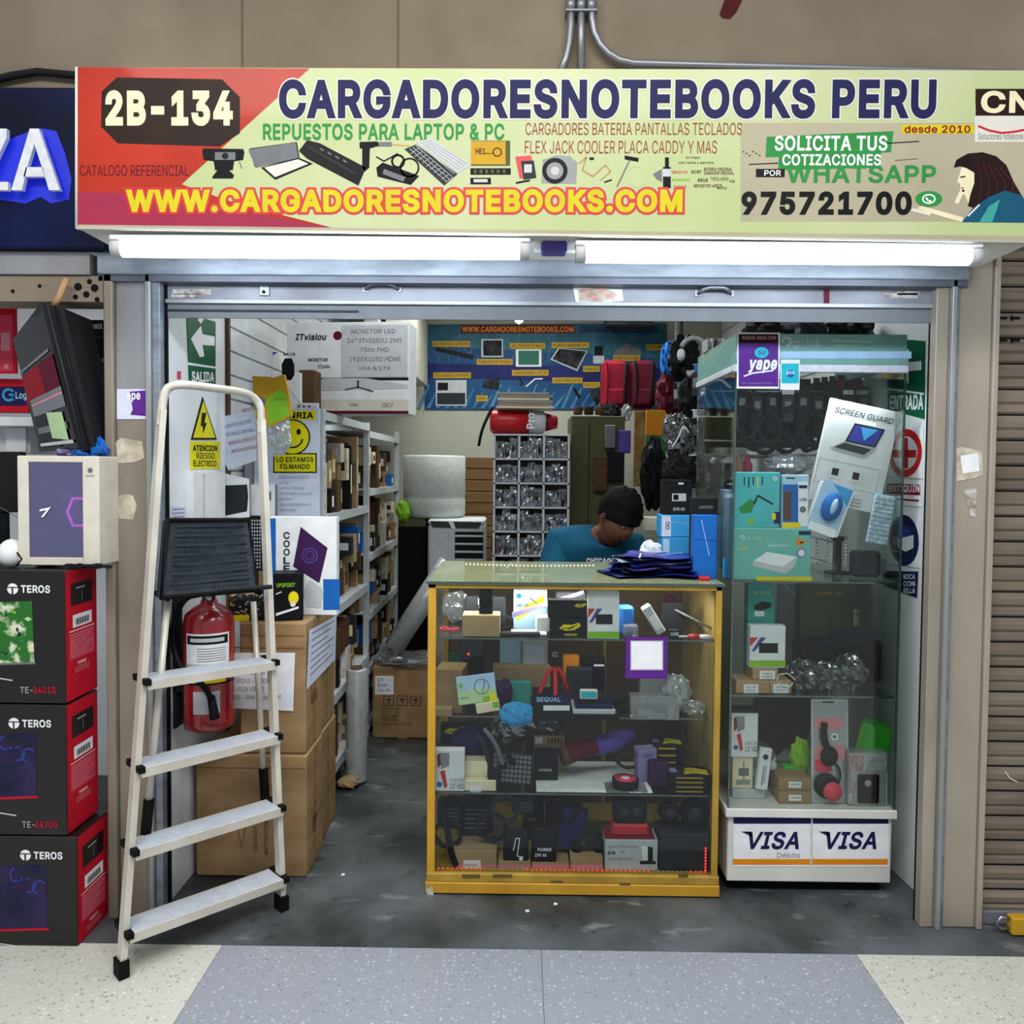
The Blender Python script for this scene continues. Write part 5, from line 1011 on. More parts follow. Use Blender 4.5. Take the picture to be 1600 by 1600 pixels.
m = on(zA, 700, 928, 745, 985, Yf + .22, .02, 'bag_plastic'); item('anti_static_bag', 'clear grey plastic bag upright in the back left corner of the case', 'bag', crumple((PY(715, 955, Yf + .26).x, Yf + .27, zA + .062), .12, .115, .05, 'bag_plastic', 3))
m = on(zA, 802, 922, 855, 996, Yf + .14, .03, 'pale_blue'); g = ff(m, Yf + .14, .0006); g.ppoly([(806, 955), (850, 930), (850, 945), (806, 970)][::-1], 'yellow', 1); g.pline([(828, 934), (840, 944)], .004, 'navy', 2); g.ptext('LAN USB', 807, 942, 826, 948, 'navy', .03, 3); g.pdisc(811, 931, 4, 'blue', 2); g.prect(836, 925, 853, 950, 'lilac', .5)
item('adapter_box', 'pale blue adapter box with yellow band, standing upright on the top shelf', 'box', m)
m = MB(); a, b_ = PY(800, 966, Yf + .08), PY(912, 928, Yf + .14); m.add([a, b_, b_ + Vector((0, .0, .014)), a + Vector((0, 0, .020)), a + Vector((0, .008, 0)), b_ + Vector((0, .008, 0)), b_ + Vector((0, .008, .014)), a + Vector((0, .008, .020))], [(3, 2, 1, 0), (4, 5, 6, 7), (0, 1, 5, 4), (2, 3, 7, 6), (0, 4, 7, 3), (1, 2, 6, 5)], 'lilac')
a = PY(800, 966, Yf + .08); item('cable_band', 'mauve flat band running diagonally across the top shelf', 'band', m)
m = MB(); a, b_ = PY(782, 980, Yf + .02), PY(844, 976, Yf + .03); m.box((a.x, Yf, zA + .001), (b_.x, Yf + .025, zA + .018), 'dark_grey', .004)
for k in range(7): m.box((lerp(a.x, b_.x, .1 + k * .11), Yf - .001, zA + .006), (lerp(a.x, b_.x, .15 + k * .11), Yf, zA + .013), 'black')
item('laptop_battery', 'slim dark laptop battery lying on the top glass shelf', 'battery', m)
m = on(zA, 836, 962, 862, 993, Yf + .07, .04, 'light_grey', .008); item('charger_plug', 'pale grey cube charger behind the slim dark laptop battery', 'charger', m)
m = MB(); a, b_ = PY(798, 994, Yf - .005), PY(855, 994, Yf - .005)
m.box((a.x, Yf + .03, zA + .001), (b_.x, Yf + .11, zA + .008), 'paper', .001); item('instruction_leaflet', 'white leaflet flat on the top shelf beside the laptop battery', 'leaflet', m)
def claw(f, px, py, s=1.0, lv=2):
    f.ppoly([(px - 16 * s, py + 2 * s), (px - 8 * s, py - 5 * s), (px + 6 * s, py - 4 * s), (px + 18 * s, py - 8 * s), (px + 22 * s, py - 2 * s), (px + 10 * s, py + 5 * s), (px - 4 * s, py + 6 * s)][::-1], 'yellow', lv)
    f.pline([(px - 12 * s, py + 2 * s), (px + 2 * s, py + 1 * s), (px + 16 * s, py - 4 * s)], .003 * s, 'black', lv + 1); f.pline([(px - 2 * s, py + 4 * s), (px + 10 * s, py)], .003 * s, 'black', lv + 1)
m = on(zA, 859, 968, 918, 996, Yf + .01, .06, 'black'); g = ff(m, Yf + .01, .0006); claw(g, 888, 980, .9); g.prect(882, 990, 902, 993, 'mustard', 2); item('cooler_box', 'black box with yellow claw print, lower of two on the top shelf', 'box', m)
zt = max(v.z for v in m.v)
m = on(zt, 856, 938, 918, 966, Yf + .03, .05, 'black'); g = ff(m, Yf + .03, .0006); claw(g, 905, 946, .5); item('cooler_box', 'black box with small yellow claw print, resting on the lower one', 'box', m)
m = on(zA, 918, 925, 968, 997, Yf - .01, .04, 'white'); g = ff(m, Yf - .01, .0006); ssd_art(g, 918, 933, 968, 997); m.box((m.v[0].x, Yf - .01, zt), (m.v[0].x + .0001, Yf - .01, zt), 'white'); item('drive_box', 'white solid state drive box with lime foot, in the counter top shelf', 'box', m)
m = on(zA, 976, 948, 1001, 978, Yf + .05, .05, 'blue', .01); item('mini_speaker', 'small blue gadget behind glass right of the white drive box', 'gadget', rotz_mb(m, .3, m.v[0].x, Yf))
m = on(zA, 975, 978, 998, 994, Yf + .02, .05, 'clear_plastic', .004); item('plastic_case', 'small clear plastic case in front of the blue gadget', 'case', m)
m = MB(); m.box((-.017, -.025, -.055), (.017, .025, .055), 'light_grey', .004); m.box((-.012, -.0265, -.035), (.012, -.025, .02), 'white'); m.box((.017, -.02, -.045), (.019, .02, .045), 'dark_grey'); c = PY(1021, 966, Yf + .04)
Q = T(c.x, Yf + .045, zA + .062, 0) @ Matrix.Rotation(R(-32), 4, 'Y'); m.v = [Q @ v for v in m.v]; item('adapter_box', 'slanting pale grey adapter box with dark side on the top shelf', 'box', m)
m = on(zA, 1034, 943, 1070, 985, Yf + .14, .05, 'soft_black', .003); item('adapter_box', 'plain black box behind the slanting grey adapter box', 'box', m)
m = on(zA, 1046, 985, 1062, 997, Yf - .0, .03, 'soft_black', .002); g = ff(m, Yf, .0006); g.ptext('USB', 1048, 988, 1060, 993, 'paper', .02); item('adapter_box', 'tiny black box beside the red and white screwdriver', 'box', m)
m = MB(); a, b_ = PY(1060, 994, Yf - .0), PY(1112, 994, Yf - .0); zs = zA + .0095; m.cyl((a.x, Yf, zs), (lerp(a.x, b_.x, .30), Yf, zs), .004, 'light_grey', 10); m.cyl((lerp(a.x, b_.x, .30), Yf, zs), (lerp(a.x, b_.x, .62), Yf, zs), .009, 'red', 12); m.cyl((lerp(a.x, b_.x, .62), Yf, zs), (b_.x, Yf, zs), .008, 'white', 12)
item('screwdriver', 'red and white screwdriver lying along the edge of the top shelf', 'screwdriver', m)
m = MB(); m.tube([PY(1050, 950, Yf + .15), PY(1112, 982, Yf + .06)], .004, 'grey', 6); item('test_probe', 'thin grey probe leaning in the upper right of the counter', 'probe', m)
m = crumple((PY(700, 950, Yf + .1).x, Yf + .2, zA + .04), .05, .07, .04, 'bag_plastic', 8)
m = on(zA, 868, 926, 915, 940, Yf + .2, .05, 'grey', .004); m.v = [v + Vector((0, 0, 0)) for v in m.v]; item('drive_bay', 'grey metal drive cage at the back of the top shelf behind the claw boxes', 'drive bay', m)
m = MB(); c = PY(1056, 940, YC + .3); m.lathe([(.03, 0), (.04, .01), (.04, .05), (.02, .06), (.018, .09), (.012, .095)], 'maroon', 16, M=T(c.x, YC + .42, zA + .001)); item('spray_bottle', 'dark red bottle at the back of the top shelf near the right side', 'bottle', m)
# middle shelf (z = zB)
Ym = YC + .13
m = on(zB, 679, 1046, 722, 1118, Ym + .02, .12, 'cardboard', .002); m.box((m.v[0].x, Ym - .03, zB + .003), (m.v[0].x + .07, Ym + .018, zB + .03), 'cardboard_pale', .001); item('parts_carton', 'tall brown carton at the left end of the middle shelf', 'box', rotz_mb(m, -.1, m.v[0].x, Ym))
m = on(zB, 722, 1000, 756, 1118, Ym + .14, .01, 'black_gloss', .002); g = ff(m, Ym + .14, .0006); g.pdisc(732, 1022, 2, 'led_red', 1); item('touch_panel', 'tall black glossy panel leaning at the back of the middle shelf', 'panel', m)
m = MB(); m.box((-.07, -.014, -.05), (.07, .014, .05), 'pale_blue', .002); g = Face(m, (0, -.0145, 0), *FRONT); g.rect(-.068, -.048, .068, .0, 'pale_green', 1); g.ring(0.02, .006, .028, .003, 'grey', 2); g.line([(.02, -.02), (.035, .03)], .003, 'grey', 2); g.disc(-.055, .02, .008, 'lime', 3); g.text('USB HUB', -.062, -.03, -.03, -.022, 'grey', .01, 2); g.rect(.045, -.05, .07, -.02, 'yellow', 3); g.rect(.02, -.05, .045, -.03, 'lime', 3)
c = PY(745, 1075, Ym - .02); Q = T(c.x, Ym - .03, c.z) @ Matrix.Rotation(R(-8), 4, 'Y') @ Matrix.Rotation(R(-12), 4, 'X'); m.v = [Q @ v for v in m.v]; zlo = min(v.z for v in m.v)
item('hub_box', 'pale blue and green hub box tilted on the front of the middle shelf', 'box', m)
m = MB(); m.box((-.042, -.01, -.018), (.042, .03, .018), 'cream', .002); g = Face(m, (0, -.0105, 0), *FRONT); g.rect(-.04, -.016, -.01, .012, 'cream', 1); g.rect(.02, -.005, .04, .016, 'lime', 2); c = PY(762, 1104, YC + .08); Q = T(c.x, YC + .08, c.z) @ Matrix.Rotation(R(-10), 4, 'Y'); m.v = [Q @ v for v in m.v]
item('adapter_box', 'small cream box with green corner below the tilted hub box', 'box', m)
item('plastic_pouch', 'dark violet glossy pouch beside the tilted pale hub box', 'pouch', crumple((PY(785, 1060, Ym + .05).x, Ym + .06, zB + .07), .08, .09, .06, 'dark_purple', 11))
item('plastic_pouch', 'clear bag of blue gloves hanging over the middle shelf edge', 'bag', crumple((PY(808, 1112, YC + .08).x, YC + .08, PY(808, 1116, YC + .08).z), .13, .085, .05, 'sky', 12))
m = on(zB, 770, 1042, 860, 1062, Ym + .24, .06, 'cardboard_pale'); item('parts_carton', 'long low tan carton at the back of the middle shelf', 'box', m)
m = on(zB, 780, 1000, 815, 1118, Ym + .30, .04, 'pale_blue', .004); item('drive_box', 'pale blue upright pad in place of reflected light, back of the middle shelf', 'box', m)  # pad added where there is only a bright reflection of light
m = on(zB, 815, 1000, 856, 1118, Ym + .28, .03, 'light_grey', .004); g = ff(m, Ym + .28, .0006); g.prect(820, 1008, 850, 1040, 'paper_blue', 1); item('drive_box', 'white upright pad in place of reflected light behind the red tripod', 'box', m)  # second pale pad for the same reflected light, not a real packet
# red tripod
hub = MB(); c = PY(867, 1040, Ym); hub.ell((c.x, Ym, c.z), (.012, .012, .014), 'soft_black', 12, 8); hub.cyl((c.x, Ym, c.z), (c.x, Ym, c.z + .03), .005, 'soft_black', 8)
hub.tube([(c.x + .008 * math.cos(q * .6), Ym - .004, c.z + .042 + .008 * math.sin(q * .6)) for q in range(11)], .003, 'steel', 6)
legs = []
for (a, b_, yy) in ((842, 1086, -.02), (868, 1092, -.045), (887, 1080, .03)):
    t = MB(); e = PY(a, b_, Ym + yy); p0 = Vector((c.x, Ym, c.z)); p1 = Vector((e.x, Ym + yy, e.z)); mid = p0.lerp(p1, .35) + Vector(((p1.x - p0.x) * .18, 0, .006)); t.tube(chaikin([p0, mid, p1], 2), [.007] * 2 + [.0085] * 20 if False else .008, 'red', 8); t.ell(tuple(p1), (.010, .010, .008), 'black', 8, 6); legs.append(('leg', t))
thing('mini_tripod', 'small red three legged tripod on a dark box in the counter', 'tripod', [('head', hub)] + legs, G)
m = on(zB, 832, 1088, 892, 1120, Ym - .06, .12, 'soft_black'); g = ff(m, Ym - .06, .0006); g.prect(832, 1088, 892, 1098, 'navy', 1); g.ptext('SEQUAL', 838, 1089, 876, 1097, 'pale_blue', .03, 2); g.prect(849, 1102, 890, 1110, 'paper', 2); item('cooler_box', 'flat dark box with navy band and blue lettering under the red tripod', 'box', m)
m = on(zB, 880, 1034, 905, 1047, Ym + .2, .05, 'orange'); m.v = [v + Vector((0, 0, .02 if v.z > zB + .01 else 0)) for v in m.v]; item('adapter_box', 'orange box at the back of the middle shelf', 'box', m)
m = on(zB, 886, 1046, 926, 1060, Ym + .13, .05, 'dark_grey', .003); item('adapter_box', 'dark grey adapter behind the stack of flat black boxes', 'adapter', m)
z = zB
for i, (x0p, x1p, h, mt) in enumerate(((892, 968, .020, 'soft_black'), (895, 962, .018, 'light_grey'), (900, 958, .018, 'navy'), (904, 950, .016, 'soft_black'))):
    a, b_ = PY(x0p, 1110, Ym - .05), PY(x1p, 1110, Ym - .05); m = MB(); m.box((a.x, Ym - .05 + i * .006, z + .0005), (b_.x, Ym + .08, z + h), mt, .002); z += h
    item('drive_box', ('lowest black', 'second, pale grey', 'third, navy', 'topmost black')[i] + ' flat box in the stack right of the red tripod', 'box', m)
m = MB(); a, b_ = PY(906, 1080, Ym - .04), PY(934, 1080, Ym - .04); m.box((a.x, Ym - .04, z + .001), (b_.x, Ym - .02, z + .035), 'light_grey', .003); g = ff(m, Ym - .0405); g.rect(a.x + .006, z + .008, b_.x - .006, z + .028, 'cyan', 1); item('mini_display', 'small silver gadget with cyan screen on top of the flat boxes', 'gadget', m)
m = on(zB, 908, 1030, 946, 1046, Ym + .18, .05, 'black', .003); g = ff(m, Ym + .18); g.prect(928, 1038, 944, 1041, 'paper', 1); item('cooler_box', 'black box with white strip at the back beside the orange box', 'box', m)
cm = MB(); c = PY(960, 1082, Ym); cm.box((c.x - .03, Ym, zB + .001), (c.x + .03, Ym + .04, zB + .04), 'soft_black', .008); cm.lathe([(.016, 0), (.018, .02), (.015, .03)], 'black_gloss', 14, M=T(c.x, Ym, zB + .022, 0, R(90))); cm.ell((c.x + .01, Ym + .02, zB + .055), (.03, .022, .02), 'soft_black', 12, 8, wob=.4)
item('webcam', 'black camera gadget with round lens on the middle shelf', 'camera', cm)
item('cable', 'heap of black cable right of the round lens camera', 'cable', coil((PY(985, 1084, Ym).x, Ym + .02, zB + .012), .045, 'black', 6, .004, 'z', 7))
item('sunglasses_case', 'long black pouch behind the plastic bag on the middle shelf', 'pouch', blob((PY(1015, 1080, Ym + .08).x, Ym + .09, zB + .024), (.08, .03, .023), 'soft_black', 5, .3))
# purple card with blank white square, taped to the glass
m = pbox(977, 996, 1043, 1060, YC + .0065, .001, 'purple', 0); g = ff(m, YC + .0065, .0003); g.prect(985, 1001, 1036, 1047, 'light_grey', 1); g.prect(987, 1003, 1034, 1045, 'paper', 2)
thing('payment_card', 'purple framed white card taped inside the counter front glass', 'card', m)
item('plastic_pouch', 'crumpled clear plastic bag right of the purple card', 'bag', crumple((PY(1056, 1078, Ym).x, Ym - .02, PY(1056, 1078, Ym).z), .10, .12, .05, 'bag_plastic', 21))
m = on(zB, 985, 1088, 1062, 1120, YC + .09, .05, 'clear_plastic', .002); a = PY(992, 1090, YC + .1); 
m.box((a.x, YC + .10, zB + .004), (a.x + .12, YC + .13, zB + .035), 'maroon', .002); m.box((a.x + .01, YC + .097, zB + .012), (a.x + .07, YC + .1, zB + .034), 'zinc', .002); m.box((a.x + .04, YC + .094, zB + .006), (a.x + .11, YC + .097, zB + .022), 'mid_grey', .002)
item('circuit_module', 'silver circuit module in clear bag below the purple card', 'module', m)
item('plastic_pouch', 'pale clear bag lying at the right end of the middle shelf', 'bag', crumple((PY(1085, 1098, Ym).x, Ym + .02, zB + .03), .09, .05, .08, 'bag_plastic', 22))
m = on(zB, 700, 1020, 722, 1050, Ym + .34, .02, 'green_board'); item('circuit_module', 'green circuit board upright in the back left of the middle shelf', 'circuit board', m)
m = on(zB, 790, 1066, 830, 1100, Ym + .1, .03, 'teal', .003); item('adapter_box', 'teal box partly hidden behind the clear blue bag', 'box', m)
m = on(zB, 1008, 1030, 1040, 1118, Ym + .36, .03, 'soft_black', .003); item('adapter_box', 'tall black box at the very back behind the purple card', 'box', m)
m = on(zB, 1000, 1058, 1052, 1118, Ym + .22, .06, 'mid_grey', .003); item('adapter_box', 'grey box at the back of the middle shelf below the purple card', 'box', m)
# lower shelf (z = zD)
Yl = YC + .04
m = on(zD, 678, 1172, 726, 1239, Yl - .005, .035, 'white'); g = ff(m, Yl - .005, .0006); hdd_art(g, 678, 1172, 726, 1239); item('drive_case_box', 'white drive case box with red picture, left end of the lower counter shelf', 'box', m)
m = on(zD, 681, 1166, 724, 1172, Yl + .04, .03, 'soft_black'); m.v = [Vector((v.x, v.y, v.z)) for v in m.v]; item('drive_case_box', 'black box just behind the white drive case box in the counter', 'box', m)
m = on(zD, 726, 1190, 762, 1239, Yl + .04, .06, 'cream'); item('parts_carton', 'cream carton next to the white drive case box', 'box', m)
m = on(zD, 726, 1220, 775, 1239, Yl - .0, .035, 'cream'); g = ff(m, Yl, .0006); g.prect(734, 1228, 752, 1238, 'paper', 1); item('parts_carton', 'small cream carton with white label in front on the lower shelf', 'box', m)
m = on(zD, 700, 1178, 800, 1239, Yl + .34, .03, 'navy'); item('plastic_pouch', 'shiny blue black plastic pile behind the cartons on the lower shelf', 'bag', crumple((PY(735, 1155, Yl + .15).x, Yl + .17, zD + .10), .16, .17, .13, 'navy', 31))
m = on(zD, 688, 1134, 726, 1160, Yl + .16, .05, 'soft_black'); m.v = [v + Vector((0, 0, .0)) for v in m.v]; g = ff(m, Yl + .16); claw(g, 708, 1142, .9); item('cooler_box', 'black box with yellow claw print at the upper left of the lower row', 'box', m)
for i, (a, b_, cc, dd, s) in enumerate(((744, 1146, 766, 1204, 1), (756, 1138, 786, 1196, 2), (768, 1150, 800, 1190, 3))):
    m = MB(); P = [PY(a, b_, Yl + .05), PY((a + cc) / 2 + 4, (b_ + dd) / 2 - 6, Yl + .04), PY(cc, dd, Yl + .05)]; m.tube(chaikin(P, 2), .009, ('dark_grey', 'grey', 'soft_black')[i], 8); m.ell(tuple(P[-1]), (.016, .01, .014), 'black', 10, 6)
    item('cable', ('dark grey connector cable drooping over the lower shelf, nearest the white box', 'mid grey connector cable drooping between two darker cables', 'black connector cable drooping beside the keyboard pad')[i], 'cable', m)
kp = MB(); kp.box((-.075, -.004, -.055), (.075, .004, .055), 'dark_grey', .003)
for i in range(9):
    for j in range(6): kp.box((-.068 + i * .0155, -.008, -.048 + j * .0165), (-.056 + i * .0155, -.004, -.036 + j * .0165), 'grey', .001)
c = PY(800, 1198, Yl + .06); Q = T(c.x, Yl + .06, zD + .062) @ Matrix.Rotation(R(-18), 4, 'X') @ Matrix.Rotation(R(4), 4, 'Y'); kp.v = [Q @ v for v in kp.v]; item('keypad', 'dark grey keypad with raised square keys leaning on the lower shelf', 'keypad', kp)
item('plastic_pouch', 'dark shiny plastic bag above the grey keypad', 'bag', crumple((PY(800, 1140, Yl + .2).x, Yl + .2, zD + .17), .17, .12, .12, 'poly_bag_dark', 33))
item('plastic_pouch', 'grey shiny plastic bag under the stack of flat boxes', 'bag', crumple((PY(858, 1134, Yl + .2).x, Yl + .22, zD + .18), .12, .08, .12, 'poly_bag_dark', 34))
m = on(zD, 762, 1205, 782, 1239, Yl + .01, .03, 'soft_black'); item('adapter_box', 'small black block in front of the grey keypad', 'adapter', m)
m = on(zD, 835, 1174, 872, 1212, Yl + .10, .04, 'soft_black', .004); m.v = [v + Vector((0, 0, .0)) for v in m.v]; g = ff(m, Yl + .10); g.ptext('wireless', 842, 1200, 862, 1205, 'light_grey', .01); item('drive_box', 'black tin shaped box on the white sheet of the lower shelf', 'box', m)
m = on(zD, 834, 1150, 882, 1170, Yl + .18, .05, 'cardboard_pale'); m.v = [v for v in m.v]; g = ff(m, Yl + .18); g.prect(836, 1152, 848, 1162, 'paper', 1)
for k in range(5): g.prect(856 + k * 5, 1153, 859 + k * 5, 1162, 'brown', 1)
item('parts_carton', 'tan carton with printed marks behind the black tin shaped box', 'box', m)
m = MB(); a, b_ = PY(838, 1239, Yl), PY(1020, 1239, Yl); m.box((a.x, Yl, zD + .0005), (b_.x, Yl + .3, zD + .002), 'paper'); m.v = [v for v in m.v]; item('paper_sheet', 'large white sheet lying across the lower counter shelf', 'paper', m)
bt = MB(); a, b_ = PY(885, 1180, Yl + .10), PY(985, 1150, Yl + .20); bt.tube([a, a.lerp(b_, .2), a.lerp(b_, .7), b_], [.035, .028, .03, .012], 'maroon', 16); bt.tube([a.lerp(b_, .45), a.lerp(b_, .75), b_ + Vector((.01, .0, .004))], [.034, .038, .026], 'violet', 14)
bt.tube([a - (b_ - a) * .06, a], [.036, .037], 'brown', 16); item('wrapped_bottle', 'bottle wrapped in violet tissue lying on its side in the counter', 'bottle', bt)
tp = MB(); c = PY(978, 1220, Yl); tp.box((PY(948, 1200, Yl).x, Yl - .006, zD + .003), (PY(1013, 1200, Yl).x, Yl + .09, zD + .006), 'clear_plastic', .002)
tp.lathe([(.046, 0), (.048, .004), (.048, .028), (.046, .030), (.018, .030)], 'soft_black', 24, M=T(c.x + .004, Yl + .045, zD + .007)); tp.lathe([(.040, .0), (.040, .001), (.0, .001)], 'pink_red', 24, M=T(c.x + .004, Yl + .045, zD + .0375)); tp.lathe([(.016, 0), (.016, .001), (0, .001)], 'paper', 16, M=T(c.x + .004, Yl + .045, zD + .0388))
item('tape_reel', 'blister card holding a round black reel with red label', 'reel', tp)
item('cable', 'bundle of brown black cable above the round reel', 'cable', coil((PY(985, 1180, Yl + .1).x, Yl + .13, zD + .07), .045, 'dark_brown', 5, .004, 'y', 9, .6))
m = on(zD, 996, 1172, 1028, 1216, Yl + .09, .05, 'lilac', .003); g = ff(m, Yl + .09); g.ptext('CARD', 1004, 1178, 1020, 1184, 'violet', .02); item('adapter_box', 'lilac and grey square box leaning above the round reel', 'box', rotz_mb(m, .2, m.v[0].x, Yl + .1))
m = on(zD, 1014, 1192, 1046, 1224, Yl + .06, .05, 'dark_purple', .004); item('adapter_box', 'dark purple block between the reel and the claw print stack', 'box', m)
for row, (x0p, x1p, yy, zpx) in enumerate(((1048, 1112, 0.0, 1239), (1020, 1068, .13, 1178))):
    z = zD if row == 0 else zD + .0
    for i in range(4 if row == 0 else 5):
        a, b_ = PY(x0p, 1200, Yl + yy), PY(x1p, 1200, Yl + yy); m = MB(); h = .0165 if row == 0 else .026; m.box((a.x + .002 * (i % 2), Yl + yy, z + .0005), (b_.x, Yl + yy + .09, z + h), 'soft_black', .001); g = ff(m, Yl + yy); g.rect(a.x + .02, z + h * .35, b_.x - .03, z + h * .6, 'mustard', 1); z += h
        if i == (3 if row == 0 else 4):
            tf = Face(m, (a.x, Yl + yy, z), (1, 0, 0), (0, 1, 0)); W = b_.x - a.x
            for k in range(4): tf.line([(W * .35 + k * .004, .015 + k * .016), (W * .6, .025 + k * .014), (W * .95, .01 + k * .012)], .008, 'yellow', 2 + k * .2)
            tf.rect(.005, .03, .03, .07, 'lilac', 1)
        item('cooler_box', ('%s thin black box in the pile with yellow claw prints by the right side' % ('lowest', 'second', 'third', 'topmost')[i]) if row == 0 else ('%s black box in the rear claw print pile behind the lilac box' % ('lowest', 'second', 'third', 'fourth', 'topmost')[i]), 'box', m)
m = MB(); a = PY(1062, 1160, Yl + .12); m.tube(chaikin([PY(1068, 1120, Yl + .2), PY(1072, 1160, Yl + .1), PY(1086, 1190, Yl + .06), PY(1098, 1206, Yl + .06)], 2), .0025, 'black', 5); item('cable', 'thin black wire hanging in front of the tan inner side', 'cable', m)
# floor of the case
zF = zbase; Yb_ = YC + .035
def carton(px0, py0, px1, label, Y=Yb_, d=.12, lab=True, mat='cardboard_pale'):
    m = on(zF, px0, py0, px1, 1361, Y, d, mat, .002)
    if lab: g = ff(m, Y, .0006); g.prect(px0 + 18, 1344, px0 + 45, 1358, 'paper', 1); g.ptext('MEMORIA', px0 + 20, 1349, px0 + 40, 1354, 'grey', 0, 2)
    g = ff(m, Y, .0005); g.prect(px0, 1351, px1, 1361, 'pink', .5); item('parts_carton', label, 'box', m)
carton(706, 1330, 776, 'low tan carton with white label on the counter floor, leftmost')
carton(778, 1346, 829, 'low tan carton under the white lettered black pouch', lab=False); carton(831, 1348, 889, 'low tan carton under the square black adapter pack', lab=False); carton(891, 1340, 942, 'low tan carton beside the white docking station box', lab=False)
def pouch(px0, py0, px1, py1, Y, mat, label, prints, tilt=0):
    a, c = PY(px0, py1, Y), PY(px1, py0, Y); m = MB(); m.box((a.x, Y, a.z), (c.x, Y + .02, c.z), mat, .006); g = ff(m, Y, .0008); prints(g)
    rotz_mb(m, 0, (a.x + c.x) / 2, Y, R(tilt), a.z); item('adapter_pack', label, 'adapter', m)
pouch(786, 1300, 826, 1346, Yb_ - .0, 'black', 'black pouch with white outline print standing on the counter floor', lambda g: (g.pline([(802, 1330), (806, 1312), (812, 1312), (808, 1338), (818, 1340)], .003, 'paper'), g.pdisc(814, 1342, 3, 'paper')), -10)
pouch(830, 1298, 870, 1348, Yb_ - .0, 'black', 'square black adapter pack with two lines of white print', lambda g: (g.ptext('POWER', 840, 1326, 862, 1331, 'paper', .03), g.ptext('19V 4A', 836, 1334, 854, 1339, 'paper', .03)), -8)
m = on(zF, 866, 1284, 906, 1320, Yb_ + .05, .04, 'navy', .004); Q = None; m.v = [v + Vector((0, 0, PY(880, 1322, Yb_ + .05).z - zF)) for v in m.v]; item('drive_box', 'dark navy box tilted above the tan cartons on the counter floor', 'box', rotz_mb(m, 0, m.v[0].x, Yb_ + .05, 0, m.v[0].z, R(14)))
m = on(zF, 866, 1318, 900, 1348, Yb_ + .10, .05, 'cardboard_pale', .002); item('parts_carton', 'tan carton holding up the tilted navy box', 'box', m)
gp = MB(); c = PY(918, 1312, Yb_ + .06); gp.ell((c.x, Yb_ + .06, c.z), (.055, .03, .03), 'soft_black', 16, 9, wob=.3, seed=2); gp.ell((c.x - .04, Yb_ + .05, c.z - .03), (.02, .018, .035), 'black', 10, 8); gp.ell((c.x + .04, Yb_ + .05, c.z - .028), (.02, .018, .035), 'black', 10, 8); gp.lathe([(.01, 0), (.012, .012), (.0, .014)], 'dark_grey', 10, M=T(c.x - .018, Yb_ + .03, c.z + .004, 0, R(90)))
item('game_controller', 'black game controller resting on the tan cartons', 'game controller', gp)
# black cables and adapters heap at left
for i, (x, y, w_, h, mt, nm, lab, sd) in enumerate(((705, 1270, .10, .11, 'soft_black', 'adapter_pack', 'black adapter bundle at the upper left of the counter floor', 1), (745, 1275, .12, .14, 'black', 'adapter_pack', 'large black power brick hanging in the dark left part of the counter', 2), (735, 1315, .10, .06, 'dark_grey', 'adapter_pack', 'dark grey ribbed adapter low on the left above the first carton', 3), (820, 1262, .10, .07, 'dark_grey', 'adapter_pack', 'dark rounded adapter under the lower shelf, centre left', 4))):
    c = PY(x, y, Yb_ + .1 + i * .01); m = MB(); m.box((c.x - w_ / 2, Yb_ + .08 + i * .02, c.z - h / 2), (c.x + w_ / 2, Yb_ + .13 + i * .02, c.z + h / 2), mt, .012)
    g = ff(m, Yb_ + .08 + i * .02)
    for k in range(5): g.rect(c.x - w_ * .35, c.z - h * .3 + k * h * .12, c.x + w_ * .3, c.z - h * .28 + k * h * .12 + .001, 'grey', 1)
    item(nm, lab, 'adapter', m)
for i, (x, y, r_, mt, lab) in enumerate(((700, 1300, .05, 'black', 'black cable bundle in the lower left corner of the counter'), (768, 1290, .055, 'soft_black', 'soft black cable loop beside the dark power brick'), (880, 1262, .05, 'black', 'black cable loop hanging below the lower shelf in the middle'), (790, 1262, .05, 'dark_grey', 'dark grey cable loop just under the lower shelf'))):
    c = PY(x, y, Yb_ + .06); item('cable', lab, 'cable', coil((c.x, Yb_ + .05, c.z), r_, mt, 5, .0045, 'y', 40 + i, .9))
m = MB(); m.tube(chaikin([PY(690, 1250, Yb_), PY(698, 1290, Yb_ - .005), PY(704, 1330, Yb_), PY(712, 1352, Yb_)], 2), .012, 'black', 8); item('cable', 'thick black strap hanging down at the left inside the counter', 'cable', m)
m = on(zF, 852, 1242, 910, 1300, Yb_ + .3, .05, 'cardboard_dark', .003); item('parts_carton', 'dim brown carton deep inside the bottom of the counter', 'box', m)
m = on(zF, 817, 1245, 850, 1290, Yb_ + .22, .04, 'soft_black', .003); g = ff(m, Yb_ + .22); g.ptext('NIKO', 826, 1278, 838, 1282, 'light_grey', .02); item('adapter_pack', 'upright black box deep behind the adapter packs', 'box', m)
